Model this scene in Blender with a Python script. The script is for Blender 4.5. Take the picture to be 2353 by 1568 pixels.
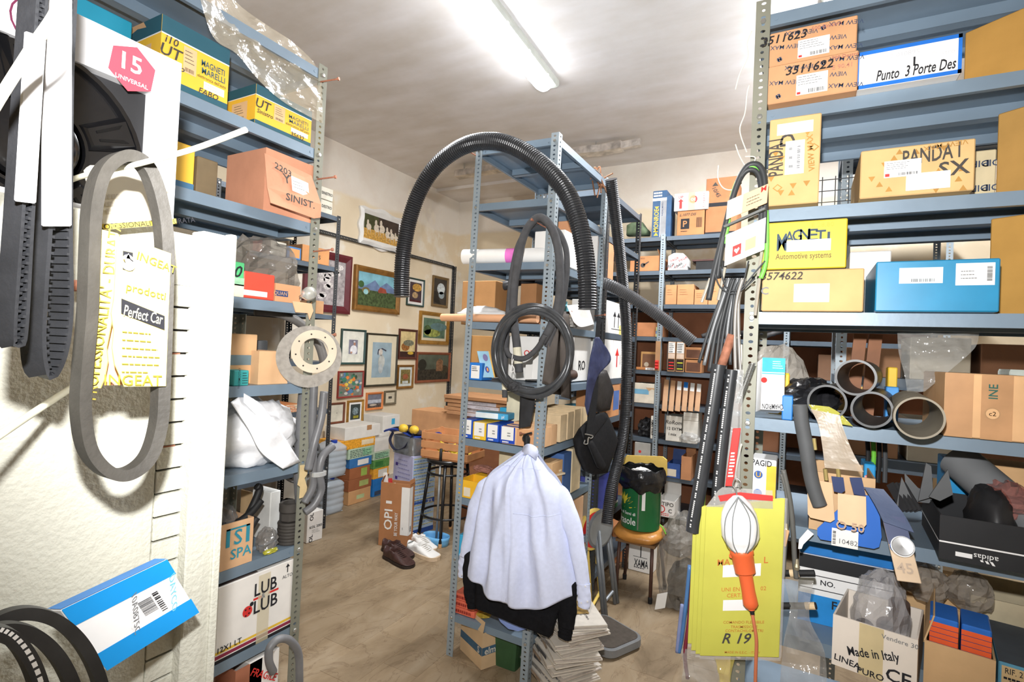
import bpy, bmesh, math, random
from mathutils import Vector, Matrix, noise
for o in list(bpy.data.objects): bpy.data.objects.remove(o)
S = bpy.context.scene
COL = S.collection
R_ = math.radians
# ---------------------------------------------------------------- camera
IW, IH = 2353, 1568
VL = Vector((1845 - IW/2, 832 - IH/2)); VR = Vector((-1050 - IW/2, 700 - IH/2))   # vanishing points of the room's two directions
FL = math.sqrt(-(VL.dot(VR)))
AY = Vector((VL.x, VL.y, FL)).normalized(); AX = -Vector((VR.x, VR.y, FL)).normalized(); AZ = AX.cross(AY)
CAM = Vector((0, 0, 1.5))
cam = bpy.data.objects.new('camera', bpy.data.cameras.new('camera')); COL.objects.link(cam)
cam.data.sensor_width = 36; cam.data.lens = FL/IW*36; cam.data.clip_start = .02
cam.matrix_world = Matrix(((AX[0], -AX[1], -AX[2], CAM[0]), (AY[0], -AY[1], -AY[2], CAM[1]), (AZ[0], -AZ[1], -AZ[2], CAM[2]), (0, 0, 0, 1)))
S.camera = cam
# ---------------------------------------------------------------- light
w = bpy.data.worlds.new('world'); S.world = w; w.use_nodes = True
w.node_tree.nodes['Background'].inputs[0].default_value = (.9, .92, 1, 1); w.node_tree.nodes['Background'].inputs[1].default_value = .05
S.view_settings.view_transform = 'Standard'; S.view_settings.look = 'None'; S.view_settings.gamma = 1
S.view_settings.exposure = 0.16
def lamp(name, kind, loc, power, color=(1, 1, 1), **k):
    d = bpy.data.lights.new(name, kind); d.energy = power; d.color = color
    for a, b in k.items(): setattr(d, a, b)
    o = bpy.data.objects.new(name, d); o.location = loc; COL.objects.link(o); return o
fl = lamp('camera_flash', 'SPOT', (-.03, -.02, 1.71), 215, (1, .99, .98), spot_size=R_(132), spot_blend=1.0, shadow_soft_size=.022)
fl.rotation_euler = Vector((-.43, .877, .14)).to_track_quat('-Z', 'Y').to_euler()
# fluorescent ceiling lamps: one seen, one added out of sight to brighten the back
LAMPW = 26


# ---------------------------------------------------------------- helpers
def ray(px, py):
    v = Vector((px - IW/2, py - IH/2, FL)); return Vector((AX.dot(v), AY.dot(v), AZ.dot(v)))
def onx(px, py, x): r = ray(px, py); return CAM + r*((x - CAM.x)/r.x)
def ony(px, py, y): r = ray(px, py); return CAM + r*((y - CAM.y)/r.y)
def onz(px, py, z): r = ray(px, py); return CAM + r*((z - CAM.z)/r.z)
def lin(c): return tuple((v/255/12.92 if v/255 <= .04045 else ((v/255 + .055)/1.055)**2.4) for v in c) + (1,)
MC = {}
def M(rgb, rough=.7, metal=0, var=.1, scale=14, bump=0, alpha=1, spec=.4, bscale=60, dirt=None, coat=0, emit=0):
    """procedural material: base colour with noise variation, optional bump"""
    key = (tuple(rgb), rough, metal, var, scale, bump, alpha, spec, bscale, dirt, coat, emit)
    if key in MC: return MC[key]
    m = bpy.data.materials.new('m_%d_%d_%d' % tuple(int(c) for c in rgb)); m.use_nodes = True; nt = m.node_tree; N = nt.nodes; L = nt.links
    p = N['Principled BSDF']; p.inputs['Roughness'].default_value = rough; p.inputs['Metallic'].default_value = metal
    p.inputs['Specular IOR Level'].default_value = spec; p.inputs['Alpha'].default_value = alpha
    p.inputs['Coat Weight'].default_value = coat
    tc = N.new('ShaderNodeTexCoord'); nz = N.new('ShaderNodeTexNoise'); nz.inputs['Scale'].default_value = scale; nz.inputs['Detail'].default_value = 4
    L.new(tc.outputs['Object'], nz.inputs['Vector'])
    cr = N.new('ShaderNodeValToRGB'); a = lin(rgb)
    lo = tuple(max(0, v*(1 - 1.6*var)) for v in a[:3]) + (1,); hi = tuple(min(1, v*(1 + 1.2*var) + .02*var) for v in a[:3]) + (1,)
    cr.color_ramp.elements[0].position = .3; cr.color_ramp.elements[1].position = .7
    cr.color_ramp.elements[0].color = lo; cr.color_ramp.elements[1].color = hi
    L.new(nz.outputs['Fac'], cr.inputs['Fac']); out = cr.outputs['Color']
    if dirt:
        n2 = N.new('ShaderNodeTexNoise'); n2.inputs['Scale'].default_value = dirt[3]; n2.inputs['Detail'].default_value = 6; L.new(tc.outputs['Object'], n2.inputs['Vector'])
        r2 = N.new('ShaderNodeValToRGB'); r2.color_ramp.elements[0].position = dirt[4]; r2.color_ramp.elements[1].position = min(1, dirt[4] + .12); L.new(n2.outputs['Fac'], r2.inputs['Fac'])
        mx = N.new('ShaderNodeMixRGB'); mx.inputs[2].default_value = lin(dirt[:3]); L.new(r2.outputs['Color'], mx.inputs[0]); L.new(out, mx.inputs[1]); out = mx.outputs[0]
    L.new(out, p.inputs['Base Color'])
    if emit: p.inputs['Emission Color'].default_value = a; p.inputs['Emission Strength'].default_value = emit
    if bump:
        n3 = N.new('ShaderNodeTexNoise'); n3.inputs['Scale'].default_value = bscale; n3.inputs['Detail'].default_value = 3; L.new(tc.outputs['Object'], n3.inputs['Vector'])
        b = N.new('ShaderNodeBump'); b.inputs['Strength'].default_value = bump; b.inputs['Distance'].default_value = .01; L.new(n3.outputs['Fac'], b.inputs['Height']); L.new(b.outputs[0], p.inputs['Normal'])
    MC[key] = m; return m
def PL(rgb=(205, 205, 200), alpha=.3, rough=.12, bs=25, b=.6):      # clear or tinted plastic film
    return M(rgb, rough, 0, .05, 9, b, alpha, .9, bs)
CARD = lambda r=205, g=165, b=125: M((r, g, b), .85, 0, .07, 9, .04, 1, .2, 90)
WHITE = M((236, 234, 230), .75, 0, .03); BLACK = M((24, 24, 25), .6, 0, .1); INK = M((28, 28, 34), .7, 0, .02)
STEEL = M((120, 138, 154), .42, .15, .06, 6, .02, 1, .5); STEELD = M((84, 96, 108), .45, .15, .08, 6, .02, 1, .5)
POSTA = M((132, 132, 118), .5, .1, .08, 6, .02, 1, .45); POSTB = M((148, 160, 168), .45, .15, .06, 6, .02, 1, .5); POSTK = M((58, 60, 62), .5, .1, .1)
RUST = M((168, 112, 88), .7, .3, .2, 60); ZINC = M((190, 190, 186), .3, .8, .1); RUBBER = M((44, 44, 46), .55, 0, .15, 25, .05); BROWNBOARD = M((150, 96, 66), .8, 0, .12, 5)
WD = {}
def empty(name, loc=(0, 0, 0), rot=(0, 0, 0)):
    o = bpy.data.objects.new(name, None); o.empty_display_size = .05; COL.objects.link(o); o.location = loc; o.rotation_euler = rot
    WD[o] = Matrix.Translation(loc) @ Matrix(o.rotation_euler.to_matrix()).to_4x4(); return o
def tag(o, label, cat, group=None):
    o['label'] = label; o['category'] = cat
    if group: o['group'] = group
    return o
def thing(name, label, cat, loc=(0, 0, 0), rot=(0, 0, 0), group=None):
    if not isinstance(rot, (tuple, list)): rot = (0, 0, rot)
    return tag(empty(name, loc, rot), label, cat, group)
def link(o, parent=None):
    COL.objects.link(o)
    if parent is not None: o.parent = parent; WD[o] = WD.get(parent, Matrix())
    return o
class G:
    """mesh collector"""
    def __init__(s): s.v = []; s.f = []
    def add(s, vs, fs):
        n = len(s.v); s.v += [Vector(v) for v in vs]; s.f += [tuple(i + n for i in f) for f in fs]; return s
    def box(s, a, b):
        (x0, y0, z0), (x1, y1, z1) = a, b
        return s.add([(x0, y0, z0), (x1, y0, z0), (x1, y1, z0), (x0, y1, z0), (x0, y0, z1), (x1, y0, z1), (x1, y1, z1), (x0, y1, z1)],
                     [(3, 2, 1, 0), (4, 5, 6, 7), (0, 1, 5, 4), (1, 2, 6, 5), (2, 3, 7, 6), (3, 0, 4, 7)])
    def mbox(s, m, a, b):
        n = len(s.v); s.box(a, b)
        for i in range(n, len(s.v)): s.v[i] = m @ s.v[i]
        return s
    def bar(s, p, q, w, h, up=(0, 0, 1)):                                   # rectangular bar between two points
        p, q = Vector(p), Vector(q); d = (q - p); L = d.length; d.normalize(); u = Vector(up)
        if abs(d.dot(u)) > .98: u = Vector((0, 1, 0))
        x = d.cross(u).normalized(); y = x.cross(d)
        m = Matrix(((x[0], d[0], y[0], p[0]), (x[1], d[1], y[1], p[1]), (x[2], d[2], y[2], p[2]), (0, 0, 0, 1)))
        return s.mbox(m, (-w/2, 0, -h/2), (w/2, L, h/2))
    def sweep(s, pts, prof, closed=False, up=None, caps=True, scale=None, pclosed=True):
        pts = [Vector(p) for p in pts]; n = len(pts); m = len(prof); base = len(s.v); prev = None
        for i, p in enumerate(pts):
            a = pts[i - 1] if (i or closed) else p; b = pts[(i + 1) % n] if (i < n - 1 or closed) else p
            t = (b - a).normalized()
            if up is not None: x = Vector(up).cross(t)
            else: x = prev - t*prev.dot(t) if prev is not None else t.orthogonal()
            if x.length < 1e-6: x = t.orthogonal()
            x.normalize(); prev = x; y = t.cross(x); k = scale(i/(n - 1 if n > 1 else 1)) if scale else 1
            for (u, v) in prof: s.v.append(p + x*u*k + y*v*k)
        N = n if closed else n - 1
        for i in range(N):
            for j in range(m if pclosed else m - 1):
                a = base + i*m + j; b = base + i*m + (j + 1) % m; c = base + ((i + 1) % n)*m + (j + 1) % m; d = base + ((i + 1) % n)*m + j
                s.f.append((a, b, c, d))
        if caps and not closed and pclosed:
            s.f.append(tuple(base + j for j in reversed(range(m)))); s.f.append(tuple(base + (n - 1)*m + j for j in range(m)))
        return s
    def tube(s, pts, r, seg=10, closed=False, caps=True, scale=None):
        return s.sweep(pts, [(r*math.cos(2*math.pi*k/seg), r*math.sin(2*math.pi*k/seg)) for k in range(seg)], closed, None, caps, scale)
    def lathe(s, prof, seg=24, m=None, caps=True, a0=0, a1=2*math.pi):
        m = m or Matrix(); base = len(s.v); n = len(prof); full = abs(a1 - a0 - 2*math.pi) < 1e-6; K = seg if full else seg + 1
        for k in range(K):
            t = a0 + (a1 - a0)*k/seg
            for (r, z) in prof: s.v.append(m @ Vector((r*math.cos(t), r*math.sin(t), z)))
        for k in range(seg):
            for j in range(n - 1):
                a = base + k*n + j; b = base + ((k + 1) % K)*n + j; s.f.append((a, b, b + 1, a + 1))
        if caps and full:
            if prof[0][0] > 1e-5: s.f.append(tuple(base + k*n for k in reversed(range(seg))))
            if prof[-1][0] > 1e-5: s.f.append(tuple(base + k*n + n - 1 for k in range(seg)))
        return s
    def prism(s, poly, d, m=None):                                          # polygon in XZ of m, extruded d along +Y
        m = m or Matrix(); n = len(poly); vs = [m @ Vector((x, 0, z)) for x, z in poly] + [m @ Vector((x, d, z)) for x, z in poly]
        return s.add(vs, [tuple(range(n)), tuple(reversed(range(n, 2*n)))] + [((i + 1) % n, i, n + i, n + (i + 1) % n) for i in range(n)])
    def grid(s, fn, nu, nv, closed_u=False):
        base = len(s.v)
        for j in range(nv + 1):
            for i in range(nu if closed_u else nu + 1): s.v.append(Vector(fn(i/nu, j/nv)))
        K = nu if closed_u else nu + 1
        for j in range(nv):
            for i in range(nu): s.f.append((base + j*K + i, base + j*K + (i + 1) % K, base + (j + 1)*K + (i + 1) % K, base + (j + 1)*K + i))
        return s
    def mesh(s, name, bevel=0, seg=1, smooth=False):
        me = bpy.data.meshes.new(name); me.from_pydata([tuple(v) for v in s.v], [], s.f)
        bm = bmesh.new(); bm.from_mesh(me)
        bmesh.ops.recalc_face_normals(bm, faces=bm.faces)
        if bevel: bmesh.ops.bevel(bm, geom=[e for e in bm.edges if len(e.link_faces) == 2 and e.calc_face_angle(0) > .5], offset=bevel, segments=seg, affect='EDGES', profile=.6, clamp_overlap=True)
        bm.to_mesh(me); bm.free()
        if smooth:
            for p in me.polygons: p.use_smooth = True
        return me
    def build(s, name, mat, parent=None, world=False, bevel=0, seg=1, smooth=False, label=None, solid=0):
        if world and parent is not None:
            mi = WD[parent].inverted(); s.v = [mi @ v for v in s.v]
        me = s.mesh(name, bevel, seg, smooth); me.materials.append(mat)
        o = link(bpy.data.objects.new(name, me), parent)
        if solid:
            md = o.modifiers.new('solid', 'SOLIDIFY'); md.thickness = solid; md.offset = 0
        if smooth == 'auto':
            md = o.modifiers.new('edges', 'EDGE_SPLIT'); md.split_angle = R_(38)
        if label: o['label'] = label
        return o
    def solo(s, name, mat, label, cat, group=None, **k):                    # a thing that is one mesh, origin at its base
        lo = [min(v[i] for v in s.v) for i in range(3)]; hi = [max(v[i] for v in s.v) for i in range(3)]
        c = Vector(((lo[0] + hi[0])/2, (lo[1] + hi[1])/2, lo[2])); s.v = [v - c for v in s.v]
        o = s.build(name, mat, None, **k); o.location = c; WD[o] = Matrix.Translation(c); return tag(o, label, cat, group)
def struct(o): o['kind'] = 'structure'; return o
def spline(P, n=8, closed=False):
    P = [Vector(p) for p in P]; out = []; N = len(P)
    for i in range(N if closed else N - 1):
        g = lambda k: P[k % N] if closed else P[max(0, min(N - 1, k))]
        a, b, c, d = g(i - 1), g(i), g(i + 1), g(i + 2)
        for j in range(n):
            t = j/n; out.append(.5*((2*b) + (c - a)*t + (2*a - 5*b + 4*c - d)*t*t + (3*b - a - 3*c + d)*t**3))
    if not closed: out.append(P[-1])
    return out
def resample(P, step):
    out = [P[0]]; acc = 0
    for a, b in zip(P, P[1:]):
        L = (b - a).length; t = step - acc
        while t <= L and L > 0: out.append(a.lerp(b, t/L)); t += step
        acc = (acc + L) % step if L else acc
        acc = L - (t - step) if L else acc
    return out
# ---- lettering
FONTC = {}
def text_mesh(s, shear=0, bold=.012):
    shear_, shear = shear, (shear, bold)
    if (s, shear) in FONTC: return FONTC[(s, shear)]
    cu = bpy.data.curves.new('t', 'FONT'); cu.body = s; cu.resolution_u = 2; cu.size = 1; cu.shear = shear_; cu.offset = bold
    ob = bpy.data.objects.new('t', cu); me = bpy.data.meshes.new_from_object(ob); bpy.data.objects.remove(ob)
    vs = [v.co.copy() for v in me.vertices]; fs = [tuple(p.vertices) for p in me.polygons]; bpy.data.meshes.remove(me)
    x0 = min(v.x for v in vs); x1 = max(v.x for v in vs)
    FONTC[(s, shear)] = ([Vector((v.x - (x0 + x1)/2, v.y - .34, 0)) for v in vs], fs, x1 - x0); return FONTC[(s, shear)]
class Face:
    """a flat face: corner o, edges U (right), V (up), outward normal N; decals and lettering sit on it"""
    def __init__(s, o, U, V, parent, N=None):
        s.o, s.U, s.V, s.p = Vector(o), Vector(U), Vector(V), parent; s.w, s.h = s.U.length, s.V.length
        s.u, s.vv = s.U.normalized(), s.V.normalized(); s.N = Vector(N) if N else s.u.cross(s.vv).normalized(); s.D = []
    def host(s, u, v):                                                      # the label or band that a print sits on
        for (a, b, c, d, o) in reversed(s.D):
            if a <= u <= c and b <= v <= d: return o
        return s.p
    def at(s, u, v, e=.0008): return s.o + s.U*u + s.V*v + s.N*e
    def dec(s, u0, v0, u1, v1, mat, name='label', e=.0008, rot=0):
        g = G(); c = s.at((u0 + u1)/2, (v0 + v1)/2, e); a = s.u*((u1 - u0)*s.w/2); b = s.vv*((v1 - v0)*s.h/2)
        if rot: r = Matrix.Rotation(R_(rot), 3, s.N); a = r @ a; b = r @ b
        g.add([c - a - b, c + a - b, c + a + b, c - a + b], [(0, 1, 2, 3)]); o = g.build(name, mat, s.p)
        if s.p.parent is None and any(k in name for k in ('label', 'panel', 'sticker', 'band', 'block')): s.D.append((u0, v0, u1, v1, o))
        return o
    def poly(s, pts, mat, name='print', e=.001):
        return G().add([s.at(u, v, e) for u, v in pts], [tuple(range(len(pts)))]).build(name, mat, s.p)
    def disc(s, u, v, r, mat, name='print', e=.001, k=20, ry=None):
        c = s.at(u, v, e); return G().add([c + s.u*r*math.cos(2*math.pi*i/k) + s.vv*(ry or r)*math.sin(2*math.pi*i/k) for i in range(k)], [tuple(range(k))]).build(name, mat, s.p)
    def txt(s, t, u, v, size, mat=None, rot=0, wid=None, e=.0016, shear=0, name='lettering', par=None):
        vs, fs, tw = text_mesh(t, shear, .014 if size > .0125 else .002); k = size/.69; kx = wid/tw if wid else k
        r = Matrix.Rotation(R_(rot), 3, s.N) if rot else Matrix.Identity(3); c = s.at(u, v, e); a, b = r @ s.u, r @ s.vv
        return G().add([c + a*(p.x*kx) + b*(p.y*k) for p in vs], fs).build(name, mat or INK, par or s.host(u, v))
    def bars(s, u0, v0, u1, v1, mat=None, n=16, seed=1, name='barcode', vert=False, e=.0016):
        rd = random.Random(seed); g = G(); t = 0
        for i in range(n):
            a = (i + rd.uniform(0, .2))/n; b = a + rd.uniform(.25, .7)/n
            q = [(u0 + (u1 - u0)*a, v0), (u0 + (u1 - u0)*b, v0), (u0 + (u1 - u0)*b, v1), (u0 + (u1 - u0)*a, v1)] if not vert else [(u0, v0 + (v1 - v0)*a), (u1, v0 + (v1 - v0)*a), (u1, v0 + (v1 - v0)*b), (u0, v0 + (v1 - v0)*b)]
            g.add([s.at(x, y, e) for x, y in q], [(0, 1, 2, 3)])
        return g.build(name, mat or INK, s.host((u0 + u1)/2, (v0 + v1)/2))
    def lines(s, u0, v0, u1, v1, n, mat=None, seed=3, fill=.45, name='small_print', e=.0016):       # rows of print too small to read
        rd = random.Random(seed); g = G()
        for i in range(n):
            va = v1 - (v1 - v0)*(i + .5 - fill/2)/n; vb = va - (v1 - v0)*fill/n; x = u0
            end = u0 + (u1 - u0)*rd.uniform(.6, 1)
            while x < end:
                l = (u1 - u0)*rd.uniform(.05, .16); y = min(end, x + l)
                g.add([s.at(x, vb, e), s.at(y, vb, e), s.at(y, va, e), s.at(x, va, e)], [(0, 1, 2, 3)]); x = y + (u1 - u0)*.025
        return g.build(name, mat or INK, s.host((u0 + u1)/2, (v0 + v1)/2))
class Box:
    """carton whose local x runs along its front, y away from the viewer, z up"""
    def __init__(s, name, label, cat, loc, rot, w, h, d, mat, group=None, open_=False, flaps=None, th=.004, bevel=.0025, inner=None):
        s.t = thing(name, label, cat, loc, rot, group); s.w, s.h, s.d = w, h, d; g = G()
        if open_:
            g.box((0, 0, 0), (w, d, th)); g.box((0, 0, th), (w, th, h)); g.box((0, d - th, th), (w, d, h)); g.box((0, th, th), (th, d - th, h)); g.box((w - th, th, th), (w, d - th, h)); bevel = 0
        else: g.box((0, 0, 0), (w, d, h))
        s.body = g.build('body', mat, s.t, bevel=min(bevel, min(w, h, d)*.2))
        for (side, ang, ln) in flaps or ():            # hinged flaps of an open carton: side, degrees from upright outwards, length
            a = R_(ang); c, z = math.cos(a)*ln, math.sin(a)*ln; q = .0015
            P = {'f': ((0, 0, h), (w, 0, h), (0, -z, c)), 'b': ((w, d, h), (0, d, h), (0, z, c)), 'l': ((0, d, h), (0, 0, h), (-z, 0, c)), 'r': ((w, 0, h), (w, d, h), (z, 0, c))}[side]
            a_, b_, e_ = map(Vector, P); in_ = (b_ - a_)*.02
            G().add([a_, b_, b_ + e_ - in_, a_ + e_ + in_], [(0, 1, 2, 3)]).build('flap', mat, s.t, solid=.003)
        w_, h_, d_ = w, h, d
        s.f = Face((0, 0, 0), (w, 0, 0), (0, 0, h), s.t); s.r = Face((w, 0, 0), (0, d, 0), (0, 0, h), s.t)
        s.l = Face((0, d, 0), (0, -d, 0), (0, 0, h), s.t); s.tp = Face((0, 0, h), (w, 0, 0), (0, d, 0), s.t); s.bt = Face((0, d, 0), (w, 0, 0), (0, -d, 0), s.t)
UNITS = []
def fit_unit(ax, plane, lo, hi, zb, zt, onshelf):
    """keep a carton between the posts of its shelving unit and under the next shelf"""
    for (uax, front, u0, u1, levels, sgn, lean) in UNITS:
        k = lean*zb if uax == 'y' else 0; f = front + (lean*zb if uax == 'x' else 0); dep = (plane - f)*sgn
        if uax == ax and -.2 < dep < .45 and u0 - .06 < (lo + hi)/2 < u1 + .06:
            e = .004 if dep >= .002 else .041
            lo, hi = max(lo, u0 + k + e), min(hi, u1 + k - e)
            if onshelf and dep > -.15:
                up = [z for z in levels if z > zb + .05]
                if up: zt = min(zt, min(up) - .037)
            break
    return lo, hi, zt
def boxpx(ax, plane, rect, base, depth, mat, name, label, cat, yaw=0, pitch=0, top=None, **k):
    """a carton whose front face covers the pixel rectangle on the vertical plane ax=plane and stands at height base"""
    x0, y0, x1, y1 = rect; ym = (y0 + y1)/2; xm = (x0 + x1)/2
    F = ony if ax == 'y' else onx; a = F(x0, ym, plane); b = F(x1, ym, plane)
    zt = F(xm, y0, plane).z if top is None else top
    zb = F(xm, y1, plane).z if base is None else base
    lo, hi = (a.x, b.x) if ax == 'y' else (a.y, b.y)
    if not yaw: lo, hi, zt = fit_unit(ax, plane, lo, hi, zb, zt, base is not None)
    wd = hi - lo; ang = 0 if ax == 'y' else math.pi/2
    if ax == 'y': a.x = lo
    else: a.y = lo
    return Box(name, label, cat, (a.x, a.y, zb + .0005), (R_(pitch), 0, ang + R_(yaw)), wd, zt - zb, depth, mat, **k)
def crumple(c, r, seed=0, amp=.25, seg=22, fr=2.2, sharp=1.6, flat=True):
    """lumpy film or cloth blob: ellipsoid folded by noise, flat bottom; fills x +-r.x, y +-r.y, z 0..1.8 r.z above c"""
    g = G(); c = Vector(c); r = Vector(r); off = Vector((seed*7.3, seed*3.1, seed*1.7))
    def fn(u, v):
        t, p = u*2*math.pi, (v - .5)*math.pi; d = Vector((math.cos(p)*math.cos(t), math.cos(p)*math.sin(t), math.sin(p)))
        k = 1 + amp*(1 - 2*abs(noise.noise(d*fr + off)))*sharp*.6 + amp*.5*noise.noise(d*fr*2.7 + off)
        return d*max(.3, k)
    g.grid(fn, seg, seg*2//3, closed_u=True)
    for v in g.v: v.z = max(v.z, -.82)
    for i in range(3):
        lo = min(v[i] for v in g.v); hi = max(v[i] for v in g.v); a, b = (c[i] - r[i], c[i] + r[i]) if i < 2 else (c[2] + .0005, c[2] + 1.8*r[2])
        for v in g.v: v[i] = a + (v[i] - lo)/(hi - lo)*(b - a)
    return g
def boxfloor(ll, lr, z, top, depth, mat, name, label, cat, **k):
    """carton standing at height z, front bottom edge between two pixels, top given by the pixel above the left corner"""
    a, b = onz(*ll, z), onz(*lr, z); d = b - a; zt = ony(top[0], top[1], a.y).z
    return Box(name, label, cat, (a.x, a.y, z + .0005), math.atan2(d.y, d.x), d.length, zt - z, depth, mat, **k)
# ================================================================ the room
XW, YB, YN, ZC = -3.9, 5.07, 5.56, 3.365
def nodes_mat(name):
    m = bpy.data.materials.new(name); m.use_nodes = True; nt = m.node_tree; p = nt.nodes['Principled BSDF']; geo = nt.nodes.new('ShaderNodeNewGeometry')
    def noise_(sc, det=5, rough=.55, vec=None, dist=0):
        n = nt.nodes.new('ShaderNodeTexNoise'); n.inputs['Scale'].default_value = sc; n.inputs['Detail'].default_value = det; n.inputs['Roughness'].default_value = rough; n.inputs['Distortion'].default_value = dist
        nt.links.new(vec or geo.outputs['Position'], n.inputs['Vector']); return n.outputs['Fac']
    def ramp(fac, stops):
        r = nt.nodes.new('ShaderNodeValToRGB'); e = r.color_ramp.elements
        while len(e) < len(stops): e.new(.5)
        for k, (pos, c) in enumerate(stops): e[k].position = pos; e[k].color = lin(c) if len(c) == 3 else c
        nt.links.new(fac, r.inputs['Fac']); return r.outputs['Color']
    def mix(fac, a, b, mode='MIX'):
        x = nt.nodes.new('ShaderNodeMixRGB'); x.blend_type = mode
        for i, v in enumerate((fac, a, b)):
            if hasattr(v, 'links'): nt.links.new(v, x.inputs[i])
            else: x.inputs[i].default_value = v if i else (v if not hasattr(v, '__len__') else v[0])
        return x.outputs[0]
    def mapping(scale, rot=(0, 0, 0)):
        q = nt.nodes.new('ShaderNodeMapping'); q.inputs['Scale'].default_value = scale; q.inputs['Rotation'].default_value = rot; nt.links.new(geo.outputs['Position'], q.inputs['Vector']); return q.outputs[0]
    def bump(fac, st, d=.01):
        b = nt.nodes.new('ShaderNodeBump'); b.inputs['Strength'].default_value = st; b.inputs['Distance'].default_value = d; nt.links.new(fac, b.inputs['Height']); nt.links.new(b.outputs[0], p.inputs['Normal'])
    return m, nt, p, geo, noise_, ramp, mix, mapping, bump
# plaster walls: cream distemper with a whiter band under the ceiling, patched places
m, nt, p, geo, nz, ramp, mix, mapp, bump = nodes_mat('wall_plaster')
sx = nt.nodes.new('ShaderNodeSeparateXYZ'); nt.links.new(geo.outputs['Position'], sx.inputs[0])
zz = nt.nodes.new('ShaderNodeMath'); zz.operation = 'ADD'; nt.links.new(sx.outputs['Z'], zz.inputs[0])
q = nt.nodes.new('ShaderNodeMath'); q.operation = 'MULTIPLY'; q.inputs[1].default_value = .22; nt.links.new(nz(1.3, 3), q.inputs[0]); nt.links.new(q.outputs[0], zz.inputs[1])
sc = nt.nodes.new('ShaderNodeMapRange'); sc.inputs[1].default_value = 3.0; sc.inputs[2].default_value = 3.035; nt.links.new(zz.outputs[0], sc.inputs[0])
cream = ramp(nz(2.2, 4), [(.35, (222, 204, 174)), (.6, (228, 212, 184))]); pale = ramp(nz(3, 5), [(.4, (225, 214, 200)), (.62, (232, 224, 212))])
c = mix(sc.outputs[0], cream, pale)
pt = ramp(nz(1.1, 6, .6), [(.56, (0, 0, 0)), (.6, (255, 255, 255))]); c = mix(pt, c, ramp(nz(9), [(.3, (228, 215, 192)), (.7, (236, 228, 214))]))
nt.links.new(c, p.inputs['Base Color']); p.inputs['Roughness'].default_value = .9; bump(nz(30, 6), .25, .006); WALL = m
# ceiling: grey-white paint with long brushed streaks
m, nt, p, geo, nz, ramp, mix, mapp, bump = nodes_mat('ceiling_paint')
c = mix(.45, ramp(nz(1.0, 3, .5, mapp((1.6, 5.5, 1), (0, 0, .2))), [(.32, (220, 212, 202)), (.68, (244, 240, 240))]), ramp(nz(3.2, 4, .6), [(.3, (218, 211, 203)), (.7, (241, 237, 235))]))
nt.links.new(c, p.inputs['Base Color']); p.inputs['Roughness'].default_value = .9; bump(nz(45, 5), .12, .004); CEIL = m
# floor: worn brown-beige marble slabs with veins
m, nt, p, geo, nz, ramp, mix, mapp, bump = nodes_mat('floor_marble')
oi = nt.nodes.new('ShaderNodeObjectInfo')
v = mapp((1.6, .75, 1), (0, 0, -.25))
c = ramp(nz(3.2, 8, .62, v, .6), [(.28, (114, 95, 71)), (.5, (148, 128, 101)), (.75, (167, 150, 126))])
vein = ramp(nz(2.6, 9, .6, v, 1.6), [(.485, (255, 255, 255)), (.5, (0, 0, 0)), (.515, (255, 255, 255))]); vm = nt.nodes.new('ShaderNodeInvert'); nt.links.new(vein, vm.inputs[1])
vk = nt.nodes.new('ShaderNodeMath'); vk.operation = 'MULTIPLY'; vk.inputs[1].default_value = .42; nt.links.new(vm.outputs[0], vk.inputs[0]); c = mix(vk.outputs[0], c, lin((92, 68, 44)))
spk = ramp(nz(38, 3, .7), [(.67, (0, 0, 0)), (.71, (255, 255, 255))]); sk = nt.nodes.new('ShaderNodeMath'); sk.operation = 'MULTIPLY'; sk.inputs[1].default_value = .5; nt.links.new(spk, sk.inputs[0]); c = mix(sk.outputs[0], c, lin((84, 68, 50)))
tone = nt.nodes.new('ShaderNodeMapRange'); tone.inputs[3].default_value = .88; tone.inputs[4].default_value = 1.06; nt.links.new(oi.outputs['Random'], tone.inputs[0])
c = mix(1.0, c, tone.outputs[0], 'MULTIPLY')
nt.links.new(c, p.inputs['Base Color']); p.inputs['Roughness'].default_value = .55; bump(nz(20, 6), .15, .004); FLOOR = m
def wallbox(name, a, b, mat): return struct(G().box(a, b).build(name, mat))
fo = wallbox('floor', (XW - .1, -2.6, -.12), (3.2, YN + .1, -.0025), FLOOR)
wallbox('ceiling', (XW - .1, -2.6, ZC), (3.2, YN + .1, ZC + .1), CEIL)
wallbox('wall_left', (XW - .1, -2.6, -.02), (XW, YN + .1, ZC + .02), WALL)
wallbox('wall_back', (-2.35, YB, -.02), (3.2, YN + .1, ZC + .02), WALL)
wallbox('wall_niche', (XW - .1, YN, -.02), (-2.3, YN + .1, ZC + .02), WALL)
wallbox('trim_1', (XW, YB, ZC - .035), (-2.35, YN, ZC + .01), CEIL)          # shallow beam over the recess
wallbox('wall_right', (3.1, -2.6, -.02), (3.2, YN, ZC + .02), WALL)
wallbox('wall_front', (XW, -2.6, -.02), (3.2, -2.5, ZC + .02), WALL)
struct(G().box((XW, 2.0, 0), (XW + .012, YN, .075)).build('baseboard_left', M((196, 186, 172), .6, 0, .1)))
sl = [G().box((0, 0, -.02), (.397, .197, -.001)).mesh('slab', bevel=.0012), ]
sl[0].materials.append(FLOOR)
k = 0
for ix in range(18):
    for iy in range(12):
        x = XW + .02 + ix*.2; y = 1.35 + iy*.4 + (.2 if ix % 2 else 0)
        if y > YB - .2 or (x > -.4 and y > 3.2) or (x < -2 and y < 1.6): continue
        o = bpy.data.objects.new('floor_slab', sl[0]); COL.objects.link(o); o.parent = fo; o.rotation_euler = (0, 0, math.pi/2); o.location = (x + .2, y, 0)
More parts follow.
